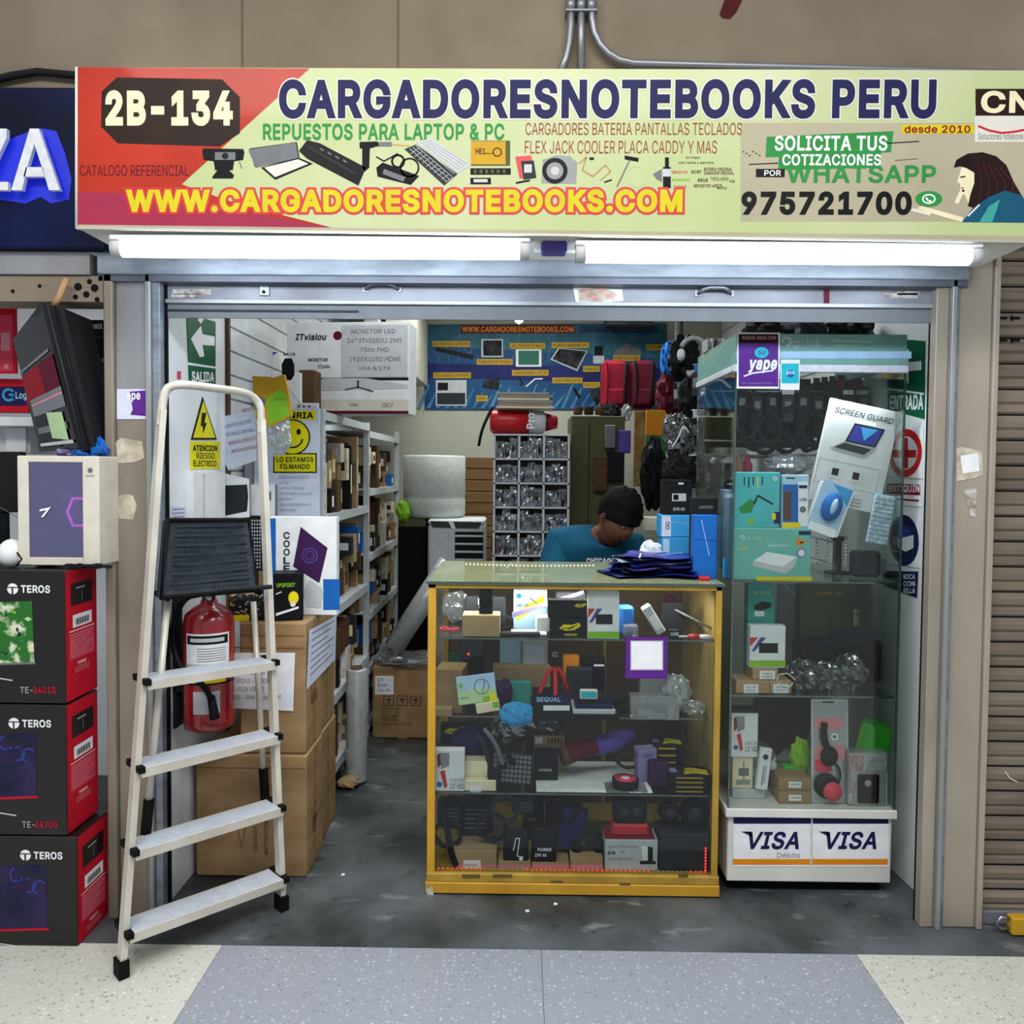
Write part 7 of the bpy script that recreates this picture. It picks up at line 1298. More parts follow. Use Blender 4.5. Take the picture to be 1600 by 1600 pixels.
m = on(zc_, 1324, 1176, 1387, 1260, Yg, .05, 'clear_plastic', .004); g = ff(m, Yg + .002, .0006); a, c = PY(1326, 1258, Yg + .004), PY(1386, 1180, Yg + .004); m.box((a.x, Yg + .006, zc_ + .004), (c.x, Yg + .010, c.z), 'paper'); g = ff(m, Yg + .0055, .0006); g.prect(1326, 1180, 1350, 1240, 'pink_red', 1); g.prect(1352, 1180, 1386, 1196, 'paper', 1); g.ptext('webcam', 1356, 1186, 1380, 1191, 'pink', .01, 2); g.prect(1332, 1204, 1386, 1258, 'light_grey', 1.5); m.box((PY(1340, 1220, Yg).x, Yg - .006, zc_ + .01), (PY(1374, 1220, Yg).x, Yg + .005, zc_ + .115), 'black', .006); m.lathe([(.012, 0), (.012, .004), (0, .005)], 'mid_grey', 14, M=T(PY(1355, 1220, Yg).x, Yg - .006, zc_ + .085, 0, R(90)))
item('camera_pack', 'clear blister pack with a black square camera on pink card', 'blister pack', m, G)
# ================================================================ NOTICES ON THE RIGHT WALL
def wface(mb): return Face(mb, WA + WN * .003, WU, (0, 0, 1), lift=.0006)
def wsheet(pts, mat, th=.002):
    P = []
    for x, y in pts: d = ray(x, y); o = WA + WN * .003; P.append(CAM + d * ((o - CAM).dot(WN) / d.dot(WN)))
    n = len(P); m = MB(); m.add(P + [p - WN * th for p in P], [tuple(range(n)), tuple(range(2 * n - 1, n - 1, -1))] + [(i, i + n, (i + 1) % n + n, (i + 1) % n) for i in range(n)], mat); return m
m = wsheet([(1387, 528), (1445, 533), (1444, 655), (1387, 640)], 'exit_green'); g = wface(m); g.ppoly([(1387, 606), (1444, 614), (1444, 617), (1387, 609)], 'paper', 1); g.ppoly([(1420, 566), (1440, 564), (1440, 578), (1420, 580)], 'paper', 1); g.ppoly([(1392, 560), (1420, 545), (1420, 600)], 'paper', 1); g.ptext('ENTRADA', 1391, 618, 1443, 640, 'paper', .04, 2); thing('exit_sign', 'green entrance sign with white arrow and lettering on the right wall', 'sign', m)
m = wsheet([(1388, 672), (1442, 668), (1441, 748), (1388, 745)], 'paper'); g = wface(m); a, b_ = g.px(1414, 708); x2, _ = g.px(1441, 708); _, y2 = g.px(1414, 670); g.ring(a, b_, abs(x2 - a), .028, 'red', 1, ry=abs(y2 - b_)); g.ppoly([(1409, 684), (1419, 684), (1419, 732), (1409, 732)], 'red', 1); g.ppoly([(1394, 703), (1432, 703), (1432, 715), (1394, 715)], 'red', 1); thing('first_aid_sign', 'white sign with red cross in a red ring on the right wall', 'sign', m)
m = wsheet([(1384, 752), (1440, 755), (1440, 792), (1384, 786)], 'paper'); g = wface(m); g.ppoly([(1386, 755), (1438, 757), (1438, 774), (1386, 771)], 'deep_red', 1); g.ptext('BOTIQUIN', 1389, 758, 1437, 770, 'paper', .03, 2); g.ppoly([(1388, 777), (1436, 781), (1436, 784), (1388, 780)], 'deep_red', 1); thing('first_aid_sign', 'small red lettered sign under the red cross ring', 'sign', m)
m = wsheet([(1386, 803), (1440, 800), (1438, 888), (1386, 880)], 'paper'); g = wface(m); a, b_ = g.px(1412, 844); x2, _ = g.px(1436, 844); _, y2 = g.px(1412, 804); g.disc(a, b_, abs(x2 - a), 'navy', 1, ry=abs(y2 - b_)); g.disc(a, b_ + .01, abs(x2 - a) * .55, 'royal', 2, ry=abs(y2 - b_) * .5); g.ppoly([(1404, 842), (1428, 836), (1428, 856), (1416, 862), (1404, 856)], 'paper', 3); g.ppoly([(1396, 838), (1404, 838), (1404, 852), (1396, 852)], 'lilac', 3); thing('mask_sign', 'round navy face mask sign on the right wall', 'sign', m)
m = wsheet([(1378, 892), (1434, 893), (1432, 934), (1378, 914)], 'navy'); g = wface(m)
for k, t in enumerate(('BOCA', 'CON', 'RILLA')): g.ptext(t, 1412, 897 + k * 11, 1430, 905 + k * 11, 'paper', .02, 2)
thing('mask_sign', 'navy rectangular sign with white words below the round mask sign', 'sign', m)

for k, (x0p, x1p, yt, mt, lab) in enumerate(((1168, 1226, 492, 'soft_black', 'black bag lying on the cabinet roof behind the purple sticker'), (1232, 1296, 486, 'dark_grey', 'dark grey bag lying in the middle of the cabinet roof'), (1302, 1372, 490, 'black', 'black bag lying on the right end of the cabinet roof'))):
    a, c = PY(x0p, 530, .5), PY(x1p, yt, .5); h = c.z - zh1
    thing('carrying_bag', lab, 'bag', crumple(((a.x + c.x) / 2, .56, zh1 + h / 2), (c.x - a.x) * 1.05, h * .98, .2, mt, 140 + k, 12))
m = MB(); 
for k in range(7): c = PY(1104 + k * 6, 520, .62); m.box((c.x, .60, zh1 + .002), (c.x + .009, .70, zh1 + .05), ('mid_grey', 'light_grey', 'brown')[k % 3], .001)
thing('card_sleeves', 'row of thin grey card sleeves standing on the cabinet roof by the headphones', 'sleeves', m)

for i in range(9):
    hang(1278 + i * 12.5, 590 - i * 1.5, YK + .50 - (i % 2) * .01, .03, .18 + .01 * (i % 3), ('fabric_red', 'dark_brown', 'black')[i % 3] if i % 2 else 'black', ORD9[i] + ' thin dark sleeve counted from the black packets, hanging high behind the tilted envelope', d=.04, group=G, tag_mat='dark_brown')
for i in range(8):
    c = PY(1160 + i * 17, 668 + (i * 7) % 16, YK + .46); m = coil((c.x, YK + .45, c.z), .05, ('black', 'soft_black')[i % 2], 7, .0045, 'y', 200 + i, 1.4)
    item('cable', ORD9[i] + ' dense black cable bundle from the sticker side, low behind the hanging hanks', 'cable', m, G)
hb_ = MB(); hb_.box((kx0 + .03, YK + .57, PY(1260, 700, YK + .57).z), (kx1 - .12, YK + .59, PY(1260, 592, YK + .57).z), 'soft_black', .004); item('backing_board', 'dark backing board behind the hanging cables in the cabinet', 'board', hb_, G)
for i in range(2):
    c = PY(1158 + i * 14, 736, YK + .3); m = MB(); m.lathe([(.018, 0), (.02, .01), (.02, .05), (.010, .07), (.010, .085)], ('brown', 'maroon')[i], 14, M=T(c.x, YK + .34, zs1 + .36)); m.box((c.x - .03, YK + .31, zs1 + .352), (c.x + .03, YK + .37, zs1 + .36), 'mid_grey'); item('small_bottle', ('brown', 'maroon')[i] + ' small bottle on a little ledge behind the aqua box', 'bottle', m, G)
# ================================================================ LEFT WALL NOTICES
def lsheet(pts, mat, X=None, th=.002):
    X = XL + .003 if X is None else X; P = [PX(x, y, X) for x, y in pts]; n = len(P); m = MB(); vs = [(p.x, p.y, p.z) for p in P] + [(p.x - th, p.y, p.z) for p in P]; m.add(vs, [tuple(range(n)), tuple(range(2 * n - 1, n - 1, -1))] + [(i, i + n, (i + 1) % n + n, (i + 1) % n) for i in range(n)], mat); return m, Face(m, (X, 0, 0), *TO_RIGHT, lift=.0006)
m, g = lsheet([(292, 489), (296, 598), (337, 600), (337, 503)], 'exit_green'); g.ppoly([(292, 566), (337, 573), (337, 576), (293, 570)], 'paper', 1)
g.ppoly([(298, 529), (314, 509), (316, 522), (335, 526), (335, 540), (316, 539), (319, 557), (312, 558)][::-1], 'paper', 1); g.ptext('SALIDA', 299, 580, 334, 597, 'paper', .04, 2); g.ppoly([(308, 500), (316, 490), (320, 494), (314, 506)], 'paper', 2)
thing('exit_sign', 'green exit sign with white arrow and worn corner on the left wall', 'sign', m)
m, g = lsheet([(317, 620), (299, 687), (339, 687)], 'black'); g.ppoly([(317.5, 626), (301.5, 684), (336, 684)], 'warn_yellow', 1); g.ppoly([(315, 645), (322, 645), (319, 661), (323, 660), (317, 678), (316, 665), (313, 667)][::-1], 'black', 2); thing('warning_sign', 'yellow triangle sign with black lightning bolt on the left wall', 'sign', m)
m, g = lsheet([(298, 690), (298, 733), (344, 732), (344, 690)], 'warn_yellow')
for k, t in enumerate(('ATENCION', 'RIESGO', 'ELECTRICO')): g.ptext(t, (301, 307, 302)[k], 695 + k * 12, (339, 335, 338)[k], 705 + k * 12, 'black', (.04, .01, .02)[k], 2)
thing('warning_sign', 'yellow rectangular sign lettered in black under the lightning triangle', 'sign', m)
m, g = lsheet([(278, 580), (278, 592), (283, 592), (283, 580)], 'pink_red'); thing('wall_sticker', 'tiny red sticker left of the green exit sign', 'sticker', m)
m, g = lsheet([(268, 790), (268, 816), (290, 812), (290, 792)], 'paper_blue'); [g.ppoly([(270, 795 + k * 6), (270, 797 + k * 6), (288, 796 + k * 6), (288, 794 + k * 6)], 'lilac', 1) for k in range(3)]; thing('wall_sticker', 'small pale printed label low on the left wall above the dark ladder platform', 'sticker', m)
def note(pts, Y, mat, label, lines=(), name='paper_note', cat='note', th=.002, group=None, pre=None):
    P = [PY(x, y, Y) for x, y in pts]; m = MB(); m.prism([(p.x, p.z) for p in P], Y, Y + th, mat); g = ff(m, Y, .0006)
    if pre: pre(g)
    for t in lines: g.ptext(*t[:5], t[5] if len(t) > 5 else 'grey', .0 if len(t) < 7 else t[6], 2)
    return thing(name, label, cat, m, group)
m = MB(); Y = .62
P = [PY(x, y, Y) for x, y in ((343, 652), (348, 716), (357, 735), (401, 719), (399, 640))]; m.prism([(p.x, p.z) for p in P], Y, Y + .002, 'paper_blue'); o = P[0]; d = (P[4] - P[0]); g = Face(m, o, d, (0, 0, 1), lift=.0006); g.o = Vector((o.x, Y, o.z))
for k, (t, c) in enumerate((('CLIENTE YO DELIVERY', 'royal'), ('RETORNA EL ORIGINAL', 'violet'), ('REVISAR EL PRODUCTO', 'deep_red'), ('ANTES DE RETIRARSE', 'deep_red'))): g.text(t, .008 + k * .003, -.048 - k * .035, .125, -.034 - k * .035, c, .0, 2)
thing('paper_note', 'tilted white note with blue and red lines behind the ladder hoop', 'note', m)
m, g = lsheet([(302, 738), (302, 812), (352, 810), (352, 738)], 'white', XL + .03, .03); g.ppoly([(318, 740), (318, 811), (320, 811), (320, 740)], 'light_grey', 1); thing('wall_box', 'white wall mounted electrical box under the yellow warning sign', 'electrical box', m)
note(((338, 736), (338, 812), (390, 808), (389, 748), (360, 742)), .58, 'paper', 'curling white sheet with a dark printed picture beside the wall box', pre=lambda g: g.ppoly([(340, 759), (341, 808), (386, 799), (388, 776), (386, 757)], 'dark_grey', 1))
note(((392, 757), (392, 806), (434, 806), (434, 757)), .66, 'white', 'framed white card with dark edge right of the ladder rail', pre=lambda g: (g.prect(394, 759, 428, 804, 'paper', 1), g.prect(420, 768, 424, 782, 'grey', 2), g.prect(430, 757, 434, 806, 'grey', 2)), name='framed_card', cat='card')
m = MB(); a, c = PY(386, 892, .60), PY(410, 806, .60); m.box((a.x, .60, a.z), (c.x, .62, c.z), 'soft_black', .002); g = ff(m, .60)
for i in range(5):
    for j in range(14): g.prect(389 + i * 4, 812 + j * 5.6, 391 + i * 4, 815 + j * 5.6, 'light_grey', 1)
thing('perforated_panel', 'narrow black perforated panel between ladder platform and cooler box', 'panel', m)
def poster(g):
    g.prect(396, 642, 494, 656, 'warn_yellow', 1); g.ptext('SONRIA', 430, 644, 490, 654, 'black', .04, 2); a, b_ = g.px(457, 683); x2, _ = g.px(485, 683); g.disc(a, b_, x2 - a, 'black', 1); g.disc(a, b_, (x2 - a) * .92, 'warn_yellow', 2)
    r_ = x2 - a; g.disc(a - r_ * .3, b_ + r_ * .3, r_ * .12, 'black', 3, ry=r_ * .17); g.disc(a + r_ * .35, b_ + r_ * .3, r_ * .12, 'black', 3, ry=r_ * .17); g.ring(a, b_, r_ * .62, r_ * .09, 'black', 3, t0=.53, t1=.97)
    g.prect(427, 708, 495, 739, 'black', 1); g.prect(429, 710, 493, 737, 'warn_yellow', 2); g.ptext('LO ESTAMOS', 432, 714, 490, 722, 'black', .03, 3); g.ptext('FILMANDO', 438, 725, 484, 733, 'black', .03, 3)
    for k, t in enumerate(('VENTA DE REPUESTOS', 'LAPTOP', 'PARTES Y PIEZAS', 'INSTALAMOS TU EQUIPO', 'BATERIAS', 'TECLADOS ORIGINALES', 'CARGADORES')): g.ptext(t, 436, 744 + k * 8.5, 436 + len(t) * 2.6, 748 + k * 8.5, 'lilac', 0, 2)
note(((397, 640), (397, 812), (499, 812), (499, 638)), .735, 'paper_blue', 'tall pale poster with yellow smiling face and yellow warning band on the rack end', pre=poster, name='poster', cat='poster', th=.012)
# ================================================================ BIG CARTON STACK
CX = -.77
def bigbox(x0, x1, y0, y1, z0, z1, label, marks=None):
    m = MB(); m.box((x0, y0, z0), (x1, y1, z1), 'cardboard', .006)
    g = ff(m, y0, .0008);
    g.rect(x0 + .004, z1 - .05, x1 - .004, z1 - .046, 'cardboard_edge', 1)
    s = Face(m, (x1, y0, z0), *TO_RIGHT, lift=.0008); W = y1 - y0; H = z1 - z0
    s.rect(W * .5 - .002, .01, W * .5 + .002, H - .01, 'cardboard_edge', 1); s.rect(.004, H * .5, W - .004, H * .5 + .002, 'cardboard_edge', 1)
    if marks: marks(g, s, W, H)
    return thing('carton', label, 'box', m, 'large brown cartons stacked inside the entrance')
zj = .452; zt = .935
def mk1(g, s, W, H):
    for k in range(5): s.line([(W * .35 + k * .012, .12 + (k % 2) * .03), (W * .38 + k * .012, .19)], .004, 'black', 2)
    s.line([(W * .3, .20), (W * .6, .225)], .004, 'black', 2); g.poly([g.px(365, 1262), g.px(377, 1327), g.px(391, 1262)], 'cardboard_edge', 1); g.poly([g.px(368, 1264), g.px(377, 1320), g.px(388, 1264)], 'cardboard', 1.5)
    g.ptext('CTN NO', 396, 1290, 402, 1330, 'brown', 0, 2); g.ptext('MADE IN', 413, 1280, 419, 1335, 'brown', 0, 2)
def mk2(g, s, W, H):
    for k in range(6): s.line([(W * .3 + k * .015, .16), (W * .33 + k * .015, .24 - (k % 3) * .02)], .004, 'black', 2)
    s.line([(W * .4, .33), (W * .8, .35)], .004, 'black', 2); g.rect(g.px(357, 1000)[0], zt - .095, CX - .01, zt - .09, 'cardboard_edge', 2)
bigbox(-1.17, CX + .005, .26, .50, .002, zj, 'large brown carton on the floor behind the ladder foot, with diamond print', mk1)
bigbox(-1.165, CX - .01, .51, .79, .002, zj - .01, 'large brown carton on the floor behind the diamond print one')
bigbox(-1.01, CX, .27, .51, zj + .002, zt, 'large brown carton on top with a white notice on its front', mk2)
bigbox(-1.04, CX - .015, .52, .78, zj - .006, zt - .01, 'large brown carton on top, further inside the shop')
note(((352, 1020), (352, 1106), (458, 1111), (461, 1020)), .262, 'paper', 'white notice listing chargers and batteries taped to the front carton', (('VENTA DE', 385, 1031, 430, 1038), ('CARGADORES', 368, 1047, 414, 1054), ('BATERIAS - COOLER', 355, 1060, 430, 1067), ('FLEX VIDEO', 372, 1073, 412, 1080), ('DISCOS - RAM - PLACAS PC', 352, 1086, 440, 1093)))
m = MB(); P = [PX(x, y, CX + .004) for x, y in ((483, 985), (479, 1078), (524, 1030), (526, 962))]; m.add([tuple(p) for p in P] + [tuple(p - Vector((.001, 0, 0))) for p in P], [(0, 1, 2, 3), (7, 6, 5, 4)], 'paper_blue')
for k in range(7):
    a, b_ = P[0].lerp(P[1], .1 + k * .12), P[3].lerp(P[2], .1 + k * .12); q = a.lerp(b_, .1); r_ = a.lerp(b_, .9 - (k % 3) * .12); X = Vector((.0006, 0, 0)); h = Vector((0, 0, .006)); m.add([q + X, r_ + X, r_ + X + h, q + X + h], [(0, 1, 2, 3)], 'lilac')
thing('paper_note', 'creased white note on the aisle side of the upper cartons', 'note', m)
# things on the cartons
m = pbox(421, 808, 526, 955, .42, .045, 'white', .002, zt + .001); g = ff(m, .42, .0006); g.prect(422, 810, 431, 953, 'blue', 1); g.prect(505, 905, 531, 953, 'blue', 1); g.ppoly([(470, 823), (458, 885), (499, 911), (512, 856), (486, 836)], 'dark_purple', 2)
a, b_ = g.px(484, 868); g.ring(a, b_, .03, .004, 'violet', 3); g.ring(a, b_, .018, .003, 'violet', 3)
g.ppoly([(474, 925), (478, 948), (502, 950), (506, 921), (484, 905)], 'light_grey', 2)
for k, ch in enumerate('COOLER'): g.ptext(ch, 443, 831 + k * 13, 453, 842 + k * 13, 'dark_grey', .03, 3)
thing('cooler_box', 'white laptop cooler box with blue bands standing on the top carton', 'box', m)
m = pbox(427, 897, 472, 964, .29, .10, 'black', .003, zt + .001); rotz_mb(m, R(14), m.v[0].x, .29); a = min(m.v, key=lambda v: v.y); g = Face(m, (m.v[0].x, .29, zt), Matrix.Rotation(R(14), 3, 'Z') @ Vector((1, 0, 0)), (0, 0, 1), lift=.001)
g.text('UPSPIRIT', .012, .125, .078, .14, 'lime', .03, 2); g.disc(.072, .085, .018, 'yellow', 2, ry=.024); g.disc(.07, .062, .01, 'cream', 3); g.line([(.01, .10), (.03, .108)], .004, 'paper', 2); g.poly([(.01, .02), (.09, .045), (.09, .053), (.01, .03)], 'paper', 2)
thing('bulb_box', 'black box with yellow bulb picture in front of the white cooler box', 'box', m)
m = MB(); a, c = PY(356, 968, .30), PY(424, 922, .30); m.box((a.x, .295, zt + .001), (c.x, .38, zt + .085), 'soft_black', .01); g = ff(m, .295)
rn3 = random.Random(9)
for k in range(46): x, y = 358 + rn3.random() * 64, 926 + rn3.random() * 34; g.ppoly([(x, y), (x + 1, y + 3), (x + 4, y + 2), (x + 3, y - 1)], ('olive', 'mid_grey', 'mustard')[k % 3], 1)
g.prect(354, 961, 390, 970, 'yellow', 2); thing('patterned_bag', 'dark spotted bag with yellow label on the top carton behind the ladder', 'bag', m)
# ================================================================ FIRE EXTINGUISHER
ex = MB(); EX, EY, EZ = -1.075, .15, PY(316, 1135, .15).z
H = PY(316, 945, .15).z - EZ
ex.lathe([(.07, 0), (.083, .006), (.085, .03), (.085, H - .06), (.078, H - .03), (.05, H - .005), (.03, H + .005), (.026, H + .02)], 'extinguisher_red', 26, M=T(EX, EY, EZ))
def wrap(z0, z1, a0, a1, mat, r=.0856):
    n = 12; vs = []
    for i in range(n + 1): t = R(lerp(a0, a1, i / n)); vs += [(EX + r * math.cos(t), EY + r * math.sin(t), EZ + z0), (EX + r * math.cos(t), EY + r * math.sin(t), EZ + z1)]
    ex.add(vs, [(2 * i, 2 * i + 2, 2 * i + 3, 2 * i + 1) for i in range(n)], mat, True)
wrap(H * .56, H * .80, -125, -20, 'paper'); wrap(H * .715, H * .785, -122, -24, 'soft_black', .0860); wrap(H * .735, H * .765, -112, -34, 'light_grey', .0864); wrap(H * .52, H * .56, -125, -30, 'light_grey'); wrap(H * .40, H * .47, -120, -30, 'yellow'); wrap(H * .39, H * .405, -180, 0, 'black', .0866); wrap(H * .16, H * .34, -105, -45, 'light_grey')
for k in range(6): wrap(H * (.58 + k * .02), H * (.583 + k * .02) + .001, -95, -30, 'grey', .0862)
vl = MB(); vl.lathe([(.022, 0), (.022, .03), (.014, .032), (.014, .05)], 'maroon', 14, M=T(EX, EY, EZ + H + .015)); vl.box((EX - .05, EY - .012, EZ + H + .05), (EX + .045, EY + .012, EZ + H + .058), 'black', .002); vl.box((EX - .05, EY - .010, EZ + H + .070), (EX + .03, EY + .010, EZ + H + .078), 'black', .002); vl.lathe([(.014, 0), (.014, .006)], 'steel', 12, M=T(EX + .01, EY - .03, EZ + H + .03, 0, R(90)))
ho = MB(); ho.tube(chaikin([Vector((EX - .02, EY - .02, EZ + H + .04)), Vector((EX - .075, EY - .03, EZ + H + .03)), Vector((EX - .105, EY - .05, EZ + H - .06)), Vector((EX - .09, EY - .075, EZ + H * .62)), Vector((EX - .03, EY - .105, EZ + H * .48)), Vector((EX + .02, EY - .105, EZ + H * .42)), Vector((EX + .045, EY - .10, EZ + H * .3))], 3), .010, 'black', 8); ho.tube([Vector((EX + .045, EY - .10, EZ + H * .32)), Vector((EX + .058, EY - .10, EZ + H * .14))], [.013, .017], 'black', 10)
br = MB(); br.box((XL + .001, EY - .03, EZ + H * .3), (EX - .08, EY + .03, EZ + H * .34), 'dark_grey', .002); br.box((XL + .001, EY - .03, EZ + .0), (XL + .01, EY + .03, EZ + H + .05), 'dark_grey')
thing('fire_extinguisher', 'red fire extinguisher with white label hanging on the left wall behind the ladder', 'fire extinguisher', [('cylinder', ex), ('valve', vl), ('hose', ho), ('bracket', br)])
# ================================================================ METAL RACK
RX, Y0, Y1, Y2 = -.83, .80, 1.80, 2.88
fr = [];
def post(y, ptop=1.745):
    m = MB(); m.box((RX - .03, y - .015, 0.001), (RX, y + .015, ptop), 'rack_white', .001)
    for k in range(24): m.box((RX - .0005, y - .004, .06 + k * .07), (RX + .0006, y + .004, .085 + k * .07), 'grey')
    m.box((XL + .02, y - .015, 0.001), (XL + .05, y + .015, ptop), 'rack_white', .001); return m
for y in (Y0, Y1, Y2): fr.append(('upright', post(y)))
L1 = [PX(576, py, RX).z for py in (663, 790, 912, 1023, 1112, 1195)]; L2 = [PX(576, py, RX).z for py in (673, 765, 868, 960, 1045, 1130)]
def shelf(z, a, b_): m = MB(); m.box((XL + .02, a, z - .004), (RX + .002, b_, z), 'rack_white'); m.box((RX - .001, a, z - .036), (RX + .003, b_, z), 'rack_white'); return m
for z in L1: fr.append(('shelf', shelf(z, Y0, Y1)))
for z in L2: fr.append(('shelf', shelf(z, Y1 + .001, Y2)))
thing('metal_rack', 'white slotted metal rack full of small boxes along the left wall', 'rack', fr)
ORD = 'first second third fourth fifth sixth seventh eighth ninth tenth eleventh twelfth thirteenth fourteenth fifteenth sixteenth seventeenth'.split(); SN = ['top', 'second', 'third', 'fourth', 'fifth', 'bottom']
rn4 = random.Random(21)
def fill(levels, a, b_, sec):
    for li, z in enumerate(levels):
        if li == 0: continue
        gap = levels[li - 1] - z - .055; y = a + .03; k = 0
        while y < b_ - .09 and k < 15:
            w_ = rn4.uniform(.04, .10); n = rn4.choice((1, 2, 2, 3)); zz_ = z
            for q in range(n):
                h = gap * rn4.uniform(.7, 1.0) / n; dx = rn4.uniform(0, .07); ww = w_ * rn4.uniform(.75, 1)
                mat, cn = rn4.choice((('cardboard', 'brown'), ('cardboard_pale', 'tan'), ('cardboard_dark', 'dark brown'), ('cardboard', 'brown'), ('soft_black', 'black'), ('ivory', 'ivory'), ('cream', 'cream'), ('cardboard_dark', 'dark brown'), ('cardboard_pale', 'tan'), ('blue', 'blue'), ('dark_grey', 'dark grey')))
                m = MB(); x1 = RX - .006 - dx; m.box((x1 - .24, y, zz_ + .001), (x1, y + ww, zz_ + h), mat, .002); s = Face(m, (x1, y, zz_), *TO_RIGHT, lift=.0008)
                if rn4.random() < .6: s.rect(ww * .15, h * .25, ww * .8, h * .7, rn4.choice(('paper', 'cream', 'brown', 'ivory')), 1)
                f_ = Face(m, (x1 - .24, y, zz_), *FRONT, lift=.0008)
                if rn4.random() < .5: f_.rect(.15, h * .3, .23, h * .7, rn4.choice(('paper', 'cream', 'dark_brown')), 1)
                thing('part_box', '%s box, %s in the %s pile from the entrance, %s shelf, %s rack section' % (cn, 'alone' if n == 1 else ('lowest', 'upper' if n == 2 else 'middle', 'topmost')[q], ORD[k], SN[li], sec), 'box', m, 'small boxes on the left rack'); zz_ += h
            k += 1; y += w_ + rn4.uniform(.002, .012)
fill(L1, Y0, Y1, 'near'); fill(L2, Y1, Y2, 'far')
# ---- on the top shelf
zT = L1[0]
m = MB(); W = .56; m.box((-W / 2, 0, 0), (W / 2, .16, .41), 'white', .003); g = Face(m, (-W / 2, 0, 0), *FRONT, lift=.0007)
g.text('ITvisiou', .04, .33, .18, .36, 'soft_black', .035, 2, slant=.2); g.text('MONITOR', .10, .235, .19, .25, 'dark_grey', .03, 2); g.text('IT2486', .145, .205, .20, .22, 'dark_grey', .03, 2); g.rect(.0, .15, W, .162, 'soft_black', 1); g.poly([(.0, .12), (.18, .16), (.36, .16), (.56, .13), (.56, .115), (0, .10)], 'light_grey', 1.4)
g.line([(.33, .15), (.33, .115)], .008, 'soft_black', 2); g.line([(.27, .108), (.33, .12), (.40, .1)], .005, 'soft_black', 2); g.rect(0, .012, W, .065, 'ivory', 1); g.rect(0, 0, W, .014, 'maroon', 2); g.text('VGA', .29, .035, .33, .047, 'grey', .02, 2); g.text('HDMI DP', .44, .03, .49, .05, 'grey', .0, 2); g.text('SPEAKER', .10, .035, .16, .045, 'grey', 0, 2); g.disc(.235, .35, .02, 'maroon', 1)
g.rect(.255, .165, .555, .395, 'light_grey', 3)
for k, t in enumerate(('MONITOR LED', '24" ITVISIOU 2MS', '75Hz FHD', '1920X1080 HDMI', 'VGA $/279')): g.text(t, (.30, .28, .34, .29, .33)[k], .358 - k * .041, (.50, .53, .47, .525, .475)[k], .378 - k * .041, 'grey', .0, 4)
b0 = PY(500, 636, 1.02); Q = T(PY(547, 640, 1.06).x, 1.00, zT + .004) @ Matrix.Rotation(R(-5), 4, 'Z'); m.v = [Q @ v for v in m.v]; thing('monitor_carton', 'white monitor carton with price sheet on top of the left rack', 'box', m)
m = MB(); a, c = PY(424, 616, .86), PY(470, 548, .86); m.box((a.x, .86, zT + .001), (c.x, .93, zT + .17), 'white', .002); g = ff(m, .86); g.ppoly([(445, 560), (440, 570), (441, 588), (446, 594), (455, 594), (460, 586), (460, 570), (456, 560)], 'black', 1); g.ptext('BKOR', 443, 551, 462, 556, 'black', .04, 1); g.ppoly([(426, 550), (426, 556), (434, 550)], 'violet', 1)
thing('mouse_box', 'white box with black computer mouse picture on the top shelf of the rack', 'box', m)
m = MB(); a, c = PY(472, 620, .93), PY(497, 548, .93); m.box((a.x, .88, zT + .001), (c.x - .004, 1.0, zT + .185), 'cardboard_dark', .002); thing('carton', 'dark brown carton between the mouse box and the white monitor carton', 'box', m)
m = MB(); c = PY(421, 575, .95); m.lathe([(.03, 0), (.03, .16)], 'blue', 16, M=T(c.x - .02, .96, zT + .001)); thing('paper_roll', 'blue paper roll standing behind the mouse box on the rack', 'roll', m)
m = MB(); a, c = PY(462, 648, .79), PY(498, 630, .79); m.box((a.x, .785, a.z), (c.x, .797, c.z), 'white', .002); g = ff(m, .785); [g.pdisc(467 + k * 8, 635, 1.6, 'black', 1) for k in range(3)]; thing('rack_label', 'white label plate with black symbols on the top rack corner', 'label', m)
# yellow package and clear bag hanging by the ladder
m = MB(); P = [PY(x, y, .55) for x, y in ((394, 587), (397, 640), (412, 655), (421, 668), (455, 650), (450, 612), (444, 585), (428, 590))]; m.prism([(p.x, p.z) for p in P][::1], .55, .57, 'mustard'); g = ff(m, .55); g.ppoly([(416, 624), (421, 664), (452, 648), (447, 616), (436, 608)], 'lime', 1); g.ppoly([(395, 615), (398, 638), (410, 650), (416, 624)], 'grey', 2); g.ptext('PROTECTOR', 428, 622, 444, 626, 'olive', 0, 2)
m.tube([PY(440, 592, .56), PY(470, 632, .785)], .002, 'light_grey', 5)
thing('yellow_package', 'yellow and lime package hanging beside the ladder hoop', 'package', m)
m = crumple((PY(433, 676, .56).x, .565, PY(433, 676, .56).z), .10, .17, .03, 'bag_plastic', 91, 12); m.ell((PY(425, 668, .6).x, .6, PY(425, 668, .6).z), (.03, .01, .03), 'black', 10, 6); m.ell((PY(440, 692, .6).x, .6, PY(440, 692, .6).z), (.045, .01, .03), 'lime', 10, 6)
thing('plastic_pouch', 'clear bag with black and green contents hanging under the yellow package', 'bag', m)
